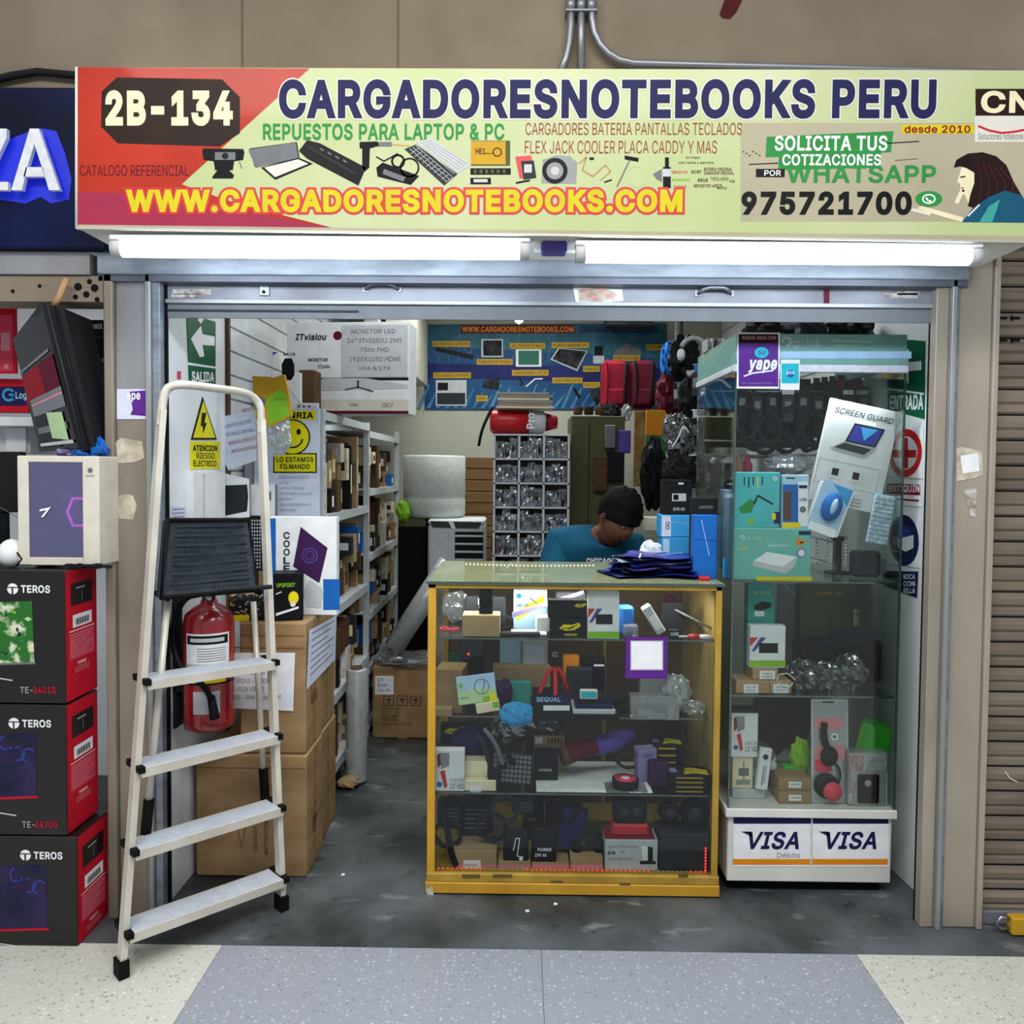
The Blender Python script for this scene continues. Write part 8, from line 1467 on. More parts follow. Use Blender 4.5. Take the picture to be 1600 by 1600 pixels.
# ================================================================ BACK OF THE SHOP
YP = YB - .012
m = MB(); P = [PY(x, y, YP) for x, y in ((664, 507), (664, 640), (1042, 640), (1042, 505))]; m.prism([(p.x, p.z) for p in P], YP, YP + .004, 'poster_blue'); g = ff(m, YP, .0012)
g.ppoly([(665, 508), (665, 540), (1041, 560), (1041, 506)], 'poster_teal', 1); g.ppoly([(664, 568), (664, 590), (1040, 600), (1040, 575)], 'poster_navy', 1.5)
for k in range(26):
    q = k * .9; x = 670 + k * 14; g.ppoly([(x, 600 + (k % 4) * 6), (x - 18, 638), (x - 12, 638), (x + 2, 600 + (k % 4) * 6)], 'poster_sky', 1.2); g.pline([(x + 4, 566), (x - 20 + (k % 5) * 9, 520 + (k % 3) * 9)], .003, 'poster_sky', 1.2)
g.prect(720, 508, 898, 521, 'maroon', 2); g.ptext('WWW.CARGADORESNOTEBOOKS.COM', 722, 510, 896, 519, 'orange', .03, 3); g.ptext('CARGADORESNOTEBOOKS', 906, 509, 1028, 520, 'navy', .04, 3); g.ptext('REPUESTOS', 984, 521, 1030, 530, 'poster_sky', .03, 3)
for (x, y, x2, t) in ((676, 533, 735, 'BATERIAS LAPTOPS'), (745, 561, 801, 'TARJETAS VIDEO'), (797, 536, 852, 'ACCESORIOS MAC'), (862, 535, 920, 'PLACA MADRE PC'), (677, 582, 736, 'TECLADOS LAPTOPS'), (800, 578, 857, 'CARGADORES LAPTOP'), (863, 590, 910, 'CONECTORES LAPTOP'), (911, 572, 937, 'RAM PC'), (911, 597, 937, 'DISCO PC'), (744, 618, 762, 'FANS'), (958, 555, 1000, 'PANTALLAS'), (1010, 538, 1036, 'USB')):
    g.prect(x, y, x2, y + 9, 'mustard', 2); g.ptext(t, x + 2, y + 2, x2 - 2, y + 7, 'olive', .02, 3)
g.ppoly([(681, 542), (680, 548), (739, 562), (741, 555)], 'black', 2); g.prect(752, 530, 786, 558, 'light_grey', 2); g.prect(755, 532, 784, 556, 'printed_part', 3); g.prect(806, 546, 846, 573, 'paper', 2); g.prect(810, 548, 842, 570, 'circuit', 3)
g.ppoly([(872, 544), (860, 562), (902, 580), (918, 548)], 'light_grey', 2); g.ppoly([(874, 545), (863, 561), (901, 577), (916, 549)], 'printed_part', 3); g.prect(929, 541, 942, 555, 'soft_black', 2); g.prect(927, 556, 944, 568, 'light_grey', 2)
g.prect(681, 594, 729, 634, 'light_grey', 2); g.prect(683, 614, 727, 632, 'dark_grey', 3); g.prect(684, 598, 700, 610, 'soft_black', 3); g.ppoly([(756, 594), (754, 606), (780, 610), (780, 592)], 'printed_part', 2); g.pline([(810, 588), (817, 600), (812, 602)], .01, 'black', 2); g.pline([(822, 604), (836, 592), (848, 592)], .008, 'paper', 2); g.pline([(896, 606), (906, 622)], .02, 'soft_black', 2); g.ppoly([(920, 612), (932, 633), (946, 626), (936, 604)], 'printed_part', 2); g.ppoly([(960, 548), (980, 536), (1002, 546), (1002, 556), (960, 556)], 'grey', 1.8)
thing('parts_poster', 'wide blue poster of laptop parts high on the back wall', 'poster', m)
m = MB(); c = PY(811, 494, 2.2); m.lathe([(.004, 0), (.022, .012), (.028, .045), (.022, .08), (.014, .10)], 'bulb_glow', 16, M=T(c.x, 2.2, c.z - .045)); s2 = MB(); s2.lathe([(.015, .10), (.02, .11), (.02, ZC - c.z + .045)], 'white', 12, M=T(c.x, 2.2, c.z - .045)); thing('light_bulb', 'glowing bulb hanging from the ceiling at the back of the shop', 'bulb', [('glass', m), ('socket', s2)])
m = MB(); a, c = PY(948, 508, 2.6), PY(1022, 490, 2.6); m.box((a.x, 2.6, a.z), (c.x, 2.8, c.z), 'dark_grey', .004); m.box(((a.x + c.x) / 2 - .004, 2.598, a.z), ((a.x + c.x) / 2 + .004, 2.6, c.z), 'black'); thing('wall_box', 'dark grey box pair mounted above the blue poster', 'box', m)
m = MB(); a, c = PY(612, 602, 2.55), PY(658, 470, 2.55); m.box((a.x, 2.3, PY(612, 595, 2.55).z), (a.x + .19, 2.9, ZC - .002), 'wall_grey', .004); m2 = MB(); m2.box((a.x - .12, 2.25, PY(612, 545, 2.4).z), (a.x - .03, 2.6, ZC - .002), 'rack_white', .003); thing('wall_cabinet', 'white cupboard hanging from the ceiling left of the blue poster', 'cabinet', [('body', m), ('door', m2)])
m = MB(); a = PY(1060, 500, 2.3); m.box((a.x - .015, 2.3, .9), (a.x + .005, 2.33, ZC - .002), 'grey', .002); m.box((a.x + .015, 2.3, .9), (a.x + .03, 2.33, ZC - .002), 'dark_grey', .002); thing('steel_post', 'thin grey steel post rising to the ceiling near the hanging bags', 'post', m)
# organiser
YO = 1.75; a, c = PY(771, 905, YO), PY(889, 680, YO); og = MB(); x0, x1 = a.x, c.x; zt0 = c.z; pitch = PY(830, 700, YO).z - PY(830, 738, YO).z
nr = int(zt0 / pitch)
for k in range(4): x = lerp(x0, x1, k / 3); og.box((x - .006, YO, .02), (x + .006, YO + .22, zt0), 'rack_white', .001)
for k in range(nr + 1): og.box((x0 - .006, YO, zt0 - k * pitch - .005), (x1 + .006, YO + .22, zt0 - k * pitch + .005), 'rack_white', .001)
og.box((x0, YO + .215, .02), (x1, YO + .22, zt0), 'wall_grey'); og.box((x0 - .006, YO, 0), (x1 + .006, YO + .22, .02), 'rack_white')
thing('pigeonhole_rack', 'white pigeonhole rack with packed small parts behind the counter', 'rack', og)
rn5 = random.Random(4)
for r_ in range(6):
    for cc in range(3):
        for k in range(3):
            w_ = (x1 - x0) / 3; xc = x0 + w_ * (cc + .22 + k * .28); z0 = zt0 - (r_ + 1) * pitch + .006; h = pitch * rn5.uniform(.55, .8); m = MB(); m.box((-.015, 0, 0), (.015, .10, h), ('dark_grey', 'soft_black', 'navy', 'grey', 'brown')[rn5.randrange(5)], .002); m.sheet(.045, h * 1.12, 'bag_plastic', 5, 6, .02, 3, rn5.random() * 9, M=T(0, -.006, 0)); Q = T(xc, YO + .02, z0, R(rn5.uniform(-25, 25))); m.v = [Q @ v for v in m.v]
            thing('packed_part', 'bagged dark part, %s in the %s cell of row %s of the white pigeonhole rack' % (('left', 'middle', 'right')[k], ('left', 'middle', 'right')[cc], ('one', 'two', 'three', 'four', 'five', 'six')[r_]), 'packet', m, 'bagged parts in the pigeonholes')
# red roll and cardboard sheets on the organiser
zo = zt0 + .006; m = MB(); a, c = PY(766, 650, YO + .08), PY(853, 650, YO + .08); zr = zo + .068; rb = .066
m.tube([(a.x, YO + .08, zr), (a.x + .015, YO + .08, zr), (lerp(a.x, c.x, .7), YO + .08, zr)], [rb * .8, rb, rb], 'red', 20); m.tube([(lerp(a.x, c.x, .7), YO + .08, zr), (lerp(a.x, c.x, .95), YO + .08, zr - .003), (c.x, YO + .08, zr - .004)], [rb, rb * .95, rb * .7], 'light_grey', 20); m.tube([(c.x, YO + .09, zr), (c.x + .06, YO + .1, zr)], [.05, .035], 'deep_red', 14)
g = Face(m, (a.x, YO + .08 - rb, zr), (0, 0, 1), (-1, 0, 0), lift=.001); g.text('Pro', -.04, -.245, .045, -.20, 'paper', .04, 2)
sp_ = MB(); sp_.tube(chaikin([PY(770, 636, YO + .02), PY(760, 655, YO), PY(752, 675, YO - .02), PY(748, 697, YO - .02)], 2), .009, 'black', 6); thing('sports_bag', 'red and white cylindrical bag with black strap on the pigeonhole rack', 'bag', [('body', m), ('strap', sp_)])
zs_ = zr + rb + .002
for k in range(6):
    a, c = PY(776 + (k * 3) % 7, 620, YO + .04), PY(864 - (k * 5) % 9, 620, YO + .04); m = MB(); m.box((a.x, YO - .02, zs_), (c.x, YO + .20, zs_ + .013), ('ivory', 'cardboard_pale', 'mid_grey')[k % 3], .001); zs_ += .0145; thing('cardboard_sheet', '%s of six flat cardboard sheets piled on the red bag' % ('lowest', 'second lowest', 'third lowest', 'fourth lowest', 'fifth lowest', 'topmost')[k], 'cardboard', m, 'flat sheets on the red bag')
for k in range(3):
    c = PY(903 + k * 17, 648, 2.0); m = MB(); m.lathe([(.024, 0), (.027, .01), (.024, .035), (.028, .045)], ('brown', 'dark_brown', 'brown')[k], 14, M=T(c.x, 2.0, c.z)); thing('small_jar', ('left', 'middle', 'right')[k] + ' of three small dark jars on the olive cupboard', 'jar', m)
m = MB(); a, c = PY(889, 905, 2.0), PY(948, 654, 2.0); m.box((a.x, 1.96, 0), (c.x + .1, 2.3, PY(903, 650, 2.0).z - .001), 'olive', .004); m.box(((a.x + c.x) / 2 - .003, 1.957, .1), ((a.x + c.x) / 2 + .003, 1.96, PY(903, 660, 2.0).z), 'dark_brown'); thing('cupboard', 'dark olive cupboard right of the pigeonhole rack', 'cupboard', m)
# cooler, bubble wrap, carton, film rolls
YA = 1.95; m = MB(); a, c = PY(668, 930, YA), PY(757, 812, YA); ztc = c.z; m.box((a.x, YA, .0), (c.x, YA + .30, ztc - .03), 'light_grey', .012); tp = MB(); tp.box((a.x, YA - .004, ztc - .03), (c.x, YA + .30, ztc), 'white', .01); g = ff(tp, YA - .004); g.ppoly([(672, 814), (676, 824), (748, 826), (752, 816)], 'black_gloss', 1); g.ppoly([(700, 814), (706, 826), (712, 826), (708, 814)], 'paper', 2)
gr = MB(); x0, x1 = PY(711, 850, YA).x, PY(755, 850, YA).x; gr.box((x0, YA - .006, .3), (x1, YA, ztc - .07), 'black')
for k in range(16): gr.box((x0, YA - .012, ztc - .10 - k * .045), (x1, YA - .005, ztc - .088 - k * .045), 'light_grey', .002)
thing('air_cooler', 'pale upright air cooler with black louvred front behind the counter', 'air cooler', [('body', m), ('top_panel', tp), ('grille', gr)])
m = MB(); a, c = PY(628, 905, 2.05), PY(668, 817, 2.05); m.box((a.x - .02, 2.02, 0), (c.x - .006, 2.32, ztc - .05), 'gap_black', .003); lid = MB(); lid.box((a.x - .02, 2.02, ztc - .05), (c.x - .006, 2.32, ztc), 'olive', .003); thing('storage_bin', 'tall dark bin with olive lid left of the air cooler', 'bin', [('body', m), ('lid', lid)])
c = PY(677, 800, 2.12); m = MB(); rw = (PY(726, 760, 2.12).x - PY(628, 760, 2.12).x) / 2; hb = PY(677, 712, 2.12).z - ztc; m.lathe([(rw * .25, hb), (rw * .25, .02), (rw * .9, .0), (rw, .02), (rw * 1.0, hb * .3), (rw * .97, hb * .33), (rw * 1.0, hb * .36), (rw * 1.0, hb - .01), (rw * .95, hb), (rw * .2, hb + .004)], 'bubble_wrap', 32, M=T(c.x, 2.17, ztc + .001)); thing('bubble_wrap_roll', 'fat white bubble wrap roll standing on the cooler and the dark bin', 'roll', m)
YX = 1.78; m = MB(); a, c = PY(582, 1160, YX), PY(690, 1043, YX); m.box((a.x, YX, .001), (a.x + .46, YX + .16, c.z), 'cardboard', .004); g = ff(m, YX, .0008); g.prect(586, 1056, 615, 1085, 'paper', 1); [g.ptext(t, 590, 1060 + k * 8, 600 + k * 5, 1065 + k * 8, 'grey', .02, 2) for k, t in enumerate(('IT', 'REGARD', 'CTN-609'))]; g.prect(622, 1045, 636, 1158, 'packing_tape', .8)
for k in range(3): x = 599 + k * 21; g.prect(x, 1087, x + 17, 1103, 'brown', 1.5); g.prect(x + 1.5, 1088.5, x + 15.5, 1101.5, 'cardboard', 2); g.prect(x + 5, 1091, x + 12, 1095, 'brown', 3); g.prect(x + 7.5, 1095, x + 9.5, 1100, 'brown', 3)
for k in range(5): g.ptext(('SERIAL', 'QTY     24', 'G.W.', 'N.W.', 'MEAS   450x320x280')[k], 597, 1105 + k * 6, 625 + (k == 4) * 20, 1109 + k * 6, 'brown', 0, 2)
thing('carton', 'brown shipping carton with white label and handling marks beyond the aisle', 'box', m); zc2 = c.z
m = crumple((PY(625, 1030, YX + .05).x + .06, YX + .08, zc2 + .035), .42, .06, .26, 'clear_plastic', 95, 12); thing('plastic_pouch', 'flat clear plastic bag spread on the shipping carton', 'bag', m)
m = MB(); p0, p1 = PY(615, 1012, YX + .02), PY(684, 905, YX + .04); m.tube([p0, p0.lerp(p1, 1.25)], .058, 'film_wrap', 20); m.tube([p0 - (p1 - p0).normalized() * .012, p0.lerp(p1, 1.27)], .018, 'cardboard', 12); thing('film_roll', 'leaning roll of clear plastic film on the shipping carton', 'roll', m)
m = MB(); c = PZ(557, 1222, 0); m.lathe([(.049, .01), (.05, .015), (.05, .54), (.048, .545), (.028, .545)], 'film_wrap', 22, M=T(c.x, c.y, 0)); m.lathe([(.028, 0), (.028, .555), (.022, .555), (.022, .54)], 'brown', 16, M=T(c.x, c.y, 0)); thing('film_roll', 'upright roll of stretch film standing on the floor beside the rack', 'roll', m)
for k, (x, y, w_, h, mt, lab) in enumerate(((545, 1195, .10, .05, 'cardboard_pale', 'torn tan carton piece on the floor by the brown cartons'), (612, 800, .09, .12, 'lime', 'crumpled lime bag poking out of the far rack section'))):
    p = PZ(x, 1230, 0) if k == 0 else PY(x + 18, 798, 2.0); m = crumple((p.x, p.y, h / 2 + .002 if k == 0 else p.z), w_, h, w_, mt, 97 + k, 7); thing('cardboard_scrap' if k == 0 else 'plastic_pouch', lab, 'scrap' if k == 0 else 'bag', m)
for k, (x, y, s_, lab) in enumerate(((350, 1396, .05, 'white paper scrap on the floor under the lowest ladder tread'), (868, 1413, .012, 'tiny white scrap on the floor in front of the counter plinth'), (824, 1424, .012, 'tiny white crumb on the dark floor before the counter'), (536, 1367, .012, 'tiny pale scrap on the dark floor of the aisle'))):
    p = PZ(x, y, 0); m = MB(); m.box((-s_ / 2, -s_ / 2, 0), (s_ / 2, s_ / 2, .002), 'paper'); Q = T(p.x, p.y, .0005, R(30 + k * 40)); m.v = [Q @ v for v in m.v]; thing('paper_scrap', lab, 'paper', m)
# ================================================================ HANGING GOODS ON THE RIGHT
G2 = 'packets hanging on the right wall hooks'
rk = MB()
for z in (2.02, 1.80, 1.58):
    for k in range(6): rk.tube([(XR - .018, 1.3 + k * .25, z), (.83 + (k % 2) * .02, 1.3 + k * .25, z - .01)], .003, 'steel', 5)
thing('display_hooks', 'long steel display hooks on the right wall carrying packets', 'hooks', rk)
rn6 = random.Random(8)
cols = ('soft_black', 'black', 'dark_grey', 'navy', 'soft_black', 'mid_grey', 'black', 'dark_grey')
for zi, z in enumerate((2.02, 1.80, 1.58)):
    for k in range(6):
        for q in range(3):
            x = .86 + q * .10 + (k % 2) * .02; y = 1.3 + k * .25; h = rn6.uniform(.14, .2); w_ = rn6.uniform(.07, .10); m = MB(); mt = cols[rn6.randrange(8)] if q else cols[(k * 3 + zi) % 8]
            m.box((-.012, -w_ / 2, -h), (.012, w_ / 2, -.03), mt, .006); m.box((-.001, -w_ * .45, -.035), (.001, w_ * .45, .006), ('paper', 'blue', 'black', 'light_grey')[rn6.randrange(4)]); s = Face(m, (-.012, w_ / 2, 0), *TO_LEFT, lift=.001); s.rect(w_ * .2, -h * .7, w_ * .8, -h * .4, ('paper', 'grey', 'light_grey', 'brown')[rn6.randrange(4)], 1); s = Face(m, (-.012, -w_ / 2, 0), *FRONT, lift=.001)
            m.sheet(.05, h, 'bag_plastic', 4, 5, .02, 3, q + k, M=T(0, -w_ / 2 - .008, -h)); Q = T(x, y, z - .012, R(rn6.uniform(-16, 30))); m.v = [Q @ v for v in m.v]
            thing('hanging_packet', '%s packet on the %s hook from the cabinet, %s hook row of the right wall' % (('outermost', 'middle', 'innermost')[q], ORD[k], ('top', 'middle', 'lowest')[zi]), 'packet', m, G2)
# big soft things at the back right
def softbag(px0, py0, px1, py1, Y, mat, label, seed, name='hanging_bag', d=.12, cat='bag', extra=None):
    a, c = PY(px0, py1, Y), PY(px1, py0, Y); m = crumple(((a.x + c.x) / 2, Y + d / 2, (a.z + c.z) / 2), (c.x - a.x) * 1.12, (c.z - a.z) * 1.1, d, mat, seed, 12)
    if extra: extra(m, a, c)
    return thing(name, label, cat, m)
def strapx(m, a, c): m.box((a.x + (c.x - a.x) * .42, YRB - .004, a.z + .02), (a.x + (c.x - a.x) * .46, YRB + .0, c.z - .02), 'soft_black'); m.box((a.x + .02, YRB - .006, (a.z + c.z) / 2 + .02), (a.x + .045, YRB - .002, (a.z + c.z) / 2 + .035), 'paper')
YRB = 2.3
for i, (x0p, x1p, mt, lab) in enumerate(((940, 984, 'fabric_red', 'red backpack with pale tag hanging below the blue poster'), (986, 1026, 'maroon', 'dark red backpack hanging right of the brighter red one'))):
    a, c = PY(x0p, 638, YRB), PY(x1p, 562, YRB); m = MB(); m.box((a.x, YRB, a.z), (c.x, YRB + .12, c.z), mt, .025); m.tube(chaikin([Vector((a.x + .02, YRB - .002, c.z - .01)), Vector((a.x + .03, YRB - .015, (a.z + c.z) / 2)), Vector((a.x + .03, YRB - .002, a.z + .03))], 2), .008, 'soft_black' if i else 'deep_red', 6); m.tube(chaikin([Vector((c.x - .02, YRB - .002, c.z - .01)), Vector((c.x - .03, YRB - .015, (a.z + c.z) / 2)), Vector((c.x - .03, YRB - .002, a.z + .03))], 2), .008, 'soft_black', 6)
    m.box((a.x + .03, YRB - .012, a.z + .02), (c.x - .03, YRB + .02, a.z + .12), mt, .01); thing('backpack', lab, 'backpack', m)
softbag(942, 630, 970, 660, 2.2, 'soft_black', 'small black bag hanging under the red backpack', 101); softbag(972, 632, 988, 655, 2.2, 'bag_plastic', 'clear packet hanging between the two red backpacks', 102)
softbag(1036, 535, 1062, 590, 1.9, 'blue', 'blue and white packet hanging at the top left of the black bags', 103); softbag(1050, 525, 1094, 590, 1.6, 'black', 'bunch of black sleeves hanging high by the cabinet side', 104)
softbag(1030, 585, 1070, 640, 1.9, 'maroon', 'dark maroon bag hanging beside the red backpacks', 105); softbag(1040, 650, 1086, 715, 1.2, 'poly_bag_dark', 'shiny black bag with white scribble hanging above the dark cables', 106, extra=lambda m, a, c: m.tube(chaikin([Vector((a.x + .03, 1.19, a.z + .05)), Vector((a.x + .06, 1.185, a.z + .1)), Vector((a.x + .08, 1.185, c.z - .04)), Vector((c.x - .03, 1.19, c.z - .08))], 2), .004, 'paper', 5))
softbag(1040, 712, 1092, 760, 1.1, 'soft_black', 'black camera style bag hanging above the black box with screen picture', 107); softbag(1005, 690, 1042, 790, 1.6, 'black', 'long black bag hanging behind the seated man', 108)
softbag(1066, 590, 1100, 650, 1.4, 'soft_black', 'black headphone bundle hanging left of the cabinet glass', 109)
m = MB(); c = PY(1084, 548, 1.25); m.tube([Vector((c.x + .06 * math.cos(t), 1.25, c.z + .06 * math.sin(t))) for t in [math.pi * k / 10 - .3 for k in range(11)]], .012, 'mid_grey', 10); m.ell((c.x + .06, 1.25, c.z - .02), (.02, .025, .03), 'light_grey', 12, 8); m.ell((c.x - .06, 1.25, c.z - .02), (.02, .025, .03), 'light_grey', 12, 8); thing('headset', 'grey headphones hanging near the top of the cabinet side', 'headphones', m)
m = pbox(990, 642, 1009, 760, 1.9, .02, 'wood_floral', .002); thing('patterned_board', 'narrow brown patterned board behind the seated man', 'board', m)
m = pbox(1009, 641, 1040, 720, 1.92, .02, 'orange', .002); g = ff(m, 1.92); g.prect(1009, 680, 1040, 720, 'green', 1); g.prect(1012, 644, 1036, 650, 'mustard', 1); thing('wall_card', 'orange and green card on the wall behind the seated man', 'card', m)
for k, (x0p, y0p, x1p, y1p, mt, lab) in enumerate(((928, 712, 950, 768, 'cardboard_dark', 'dim brown carton stack left of the seated man head'), (948, 706, 975, 752, 'soft_black', 'dark bottle shelf goods above the seated man head'), (945, 664, 962, 700, 'grey', 'grey packet standing on the olive cupboard side'), (966, 672, 986, 708, 'violet', 'violet and blue small goods hanging near the olive cupboard'), (1008, 808, 1035, 830, 'ivory', 'ivory box behind the blue white boxes on the counter'))):
    m = pbox(x0p, y0p, x1p, y1p, 1.93 if k < 4 else 1.0, .06, mt, .004); thing('shelf_goods', lab, 'packet', m)
# ================================================================ COUNTER TOP GOODS
zc = ztop + .0085; YB2 = .52
def cbox(px0, py0, px1, py1, Y, d, mat, label, prints=None, z=None, name='product_box', rot=0):
    m = pbox(px0, py0, px1, py1, Y, d, mat, .003, zc if z is None else z)
    if prints: prints(ff(m, Y, .0007))
    if rot: rotz_mb(m, R(rot), m.v[0].x, Y)
    thing(name, label, 'box', m); return max(v.z for v in m.v)
def pA(f): f.prect(1040, 806, 1080, 838, 'sky', 1); f.prect(1034, 806, 1048, 838, 'paper_blue', 2); a, b_ = f.px(1043, 818); f.ring(a, b_, .008, .003, 'dark_purple', 3); f.ring(a, b_ - .016, .008, .003, 'dark_purple', 3); f.pline([(1050, 815), (1078, 818)], .002, 'pale_blue', 2)
z1_ = cbox(1034, 840, 1080, 884, .60, .10, 'sky', 'sky blue box with glossy front on the counter, lower of two', lambda f: f.prect(1036, 842, 1046, 882, 'pale_blue', 1))
cbox(1032, 805, 1080, 840, .60, .10, 'sky', 'blue and white box stacked on the glossy sky blue one', pA, z1_ + .0005); z2_ = PY(1056, 805, .60).z
cbox(1036, 750, 1082, 803, .62, .08, 'soft_black', 'black box with small screen picture above the blue white box', lambda f: (f.prect(1050, 771, 1072, 783, 'light_grey', 1), f.prect(1052, 773, 1060, 781, 'black', 2), f.ptext('DVR HD', 1052, 793, 1070, 798, 'light_grey', .03, 1), f.prect(1060, 754, 1068, 757, 'paper', 1)), z2_ + .001)
cbox(1083, 805, 1122, 884, .30, .05, 'blue', 'taller plain blue box beside the cabinet on the counter', lambda f: (f.pline([(1086, 842), (1122, 846)], .003, 'royal', 1), f.pline([(1096, 812), (1108, 868)], .002, 'pale_blue', 1)))
cbox(1080, 778, 1121, 888, .36, .05, 'soft_black', 'black backing box behind the taller blue box', lambda f: f.ptext('ANDROID', 1092, 790, 1114, 795, 'grey', .03, 1)); 
cbox(1129, 765, 1141, 868, .36, .06, 'pale_blue', 'narrow pale blue box inside the cabinet, against its side glass', z=zs1 + .001)
m = crumple((PY(1020, 860, .55).x, .60, zc + .055), .10, .105, .08, 'paper_blue', 111, 10); thing('paper_bag', 'crumpled white bag left of the glossy sky blue box', 'bag', m)
rn7 = random.Random(15)
z = zc; Gp = 'flat blue packets piled on the counter'
for k in range(11):
    w_ = .36 - k * .012; cx = PY(1018 + (k * 7) % 15, 890, .40).x; m = MB(); mt = ('navy', 'royal', 'soft_black', 'royal', 'violet', 'navy', 'royal', 'pale_blue', 'royal', 'navy', 'royal')[k]
    m.sheet(w_, .22, mt, 10, 6, .016, 4, k); m.v = [Vector((v.x, v.z - .11, v.y * .5)) for v in m.v]; n0 = len(m.v); m2v = [v + Vector((0, 0, .003)) for v in m.v]; fs = [f[::-1] for f in m.f]; m.add(m2v, fs, mt)
    g = Face(m, (0, 0, 0.010), (1, 0, 0), (0, 1, 0)); 
    for q in range(3): g.line([(-w_ * .4 + q * .05, -.09), (-w_ * .1 + q * .06, .05)], .006, ('pale_blue', 'paper', 'red', 'sky')[(k + q) % 4], 1)
    zlo = min(v.z for v in m.v); Q = T(cx, .42, z - zlo + .0003, R(rn7.uniform(-22, 18))); m.v = [Q @ v for v in m.v]; z += .0065
    thing('flat_packet', '%s flat glossy packet counted from below in the blue pile on the counter' % ORD[k], 'packet', m, Gp)
m = MB(); a, b_ = PY(1090, 900, .30), PY(1112, 908, .25); m.box((a.x, .26, zc + .001), (b_.x, .30, zc + .012), 'red', .002); rotz_mb(m, R(-15), a.x, .28); thing('flat_packet', 'small red packet at the right edge of the counter glass', 'packet', m)
m = MB(); a = PY(1134, 890, .30); m.box((a.x - .008, .30, zc), (a.x + .008, .32, PY(1134, 872, .30).z), 'sky', .003); thing('lighter', 'small sky blue lighter standing at the right corner of the counter', 'lighter', m)
# ================================================================ MAN BEHIND THE COUNTER
def skin_mb(mb, verts, edges, radii, mat, levels=2, root=0):
    me = bpy.data.meshes.new('tmp'); me.from_pydata([tuple(v) for v in verts], edges, []); ob = bpy.data.objects.new('tmp', me); COL.objects.link(ob)
    sk_ = ob.modifiers.new('s', 'SKIN'); sk_.use_smooth_shade = True; sb = ob.modifiers.new('d', 'SUBSURF'); sb.levels = levels; sb.render_levels = levels
    if not me.skin_vertices: me.attributes.new('skin', 'SKIN', 'POINT') if False else None
    lay = me.skin_vertices[0] if len(me.skin_vertices) else None
    if lay is None: bpy.context.view_layer.objects.active = ob; bpy.ops.mesh.customdata_skin_add(); lay = me.skin_vertices[0]
    for i, r_ in enumerate(radii): lay.data[i].radius = (r_, r_) if not isinstance(r_, tuple) else r_
    lay.data[root].use_root = True
    dg = bpy.context.evaluated_depsgraph_get(); ev = ob.evaluated_get(dg); m2 = ev.to_mesh()
    mb.add([tuple(v.co) for v in m2.vertices], [tuple(p.vertices) for p in m2.polygons], mat, True); ev.to_mesh_clear(); bpy.data.objects.remove(ob)
PXC = PY(920, 850, 1.12).x
def V(x, y, z): return Vector((PXC + x, y, z))
pel, sp1, chest, nb_, nk = V(-.02, 1.30, .70), V(-.02, 1.26, .88), V(.0, 1.14, 1.06), V(.045, 1.05, 1.19), V(.10, .985, 1.235)
sl, sr = V(-.14, 1.06, 1.145), V(.20, 1.12, 1.13); el, er = V(-.20, .98, .90), V(.27, 1.0, .90); wl, wr = V(.02, .88, .93), V(.17, .87, .93)
hl, hr = V(.07, .86, .93), V(.14, .86, .945); kl, kr = V(-.14, .93, .66), V(.14, .95, .66); al, ar = V(-.14, .98, .22), V(.14, 1.0, .22); tl, tr_ = V(-.15, .88, .19), V(.15, .90, .19)
body = MB()
vs = [pel, sp1, chest, nb_, nk, sl, el, wl, hl, sr, er, wr, hr, kl, al, tl, kr, ar, tr_]
rd = [.12, .11, (.13, .10), .062, .050, .066, .046, .029, .034, .066, .046, .029, .034, .075, .045, .04, .075, .045, .04]
skin_mb(body, vs, [(0, 1), (1, 2), (2, 3), (3, 4), (2, 5), (5, 6), (6, 7), (7, 8), (2, 9), (9, 10), (10, 11), (11, 12), (0, 13), (13, 14), (14, 15), (0, 16), (16, 17), (17, 18)], rd, 'skin')
for hc, sgn in ((hl, 1), (hr, -1)):           # five fingers on each hand, curled
    for k, ln in enumerate((.062, .072, .068, .055)):
        b0 = hc + Vector((sgn * .02, -.006 - .0, .022 - k * .016)); body.tube([b0, b0 + Vector((sgn * ln * .45, -.018, 0)), b0 + Vector((sgn * ln * .75, -.008, -.006)), b0 + Vector((sgn * ln * .7, .012, -.010))], [.0095, .009, .008, .006], 'skin', 8)
    body.tube([hc + Vector((0, -.01, .02)), hc + Vector((sgn * .02, -.035, .04)), hc + Vector((sgn * .045, -.04, .042))], [.012, .010, .007], 'skin', 8)
# head: looking down and to the right of the photo
HM = T(PY(966, 808, .93).x, .93, PY(966, 806, .93).z) @ Matrix.Rotation(R(38), 4, 'Z') @ Matrix.Rotation(R(36), 4, 'X')
hv = []; hf = []; K, N = 22, 28
for i in range(K + 1):
    th = math.pi * i / K
    for j in range(N):
        ph = 2 * math.pi * j / N; d = Vector((math.sin(th) * math.cos(ph), math.sin(th) * math.sin(ph), math.cos(th)))
        x, y, z = d.x * .076, d.y * .098, d.z * .118
        if z < 0: q = 1 - .32 * (-z / .118) ** 1.4; x *= q; y = y * (1 - .18 * (-z / .118)) - .010 * (-z / .118)
        if y < -.03:
            fx = math.exp(-(x / .013) ** 2); y -= .022 * fx * math.exp(-((z + .018) / .020) ** 2); y -= .006 * math.exp(-((z - .022) / .010) ** 2); y += .010 * math.exp(-((abs(x) - .030) / .012) ** 2 - ((z - .006) / .012) ** 2); y -= .007 * math.exp(-(x / .024) ** 2 - ((z + .052) / .010) ** 2); y -= .008 * math.exp(-(x / .02) ** 2 - ((z + .095) / .014) ** 2)
        hv.append((x, y, z))
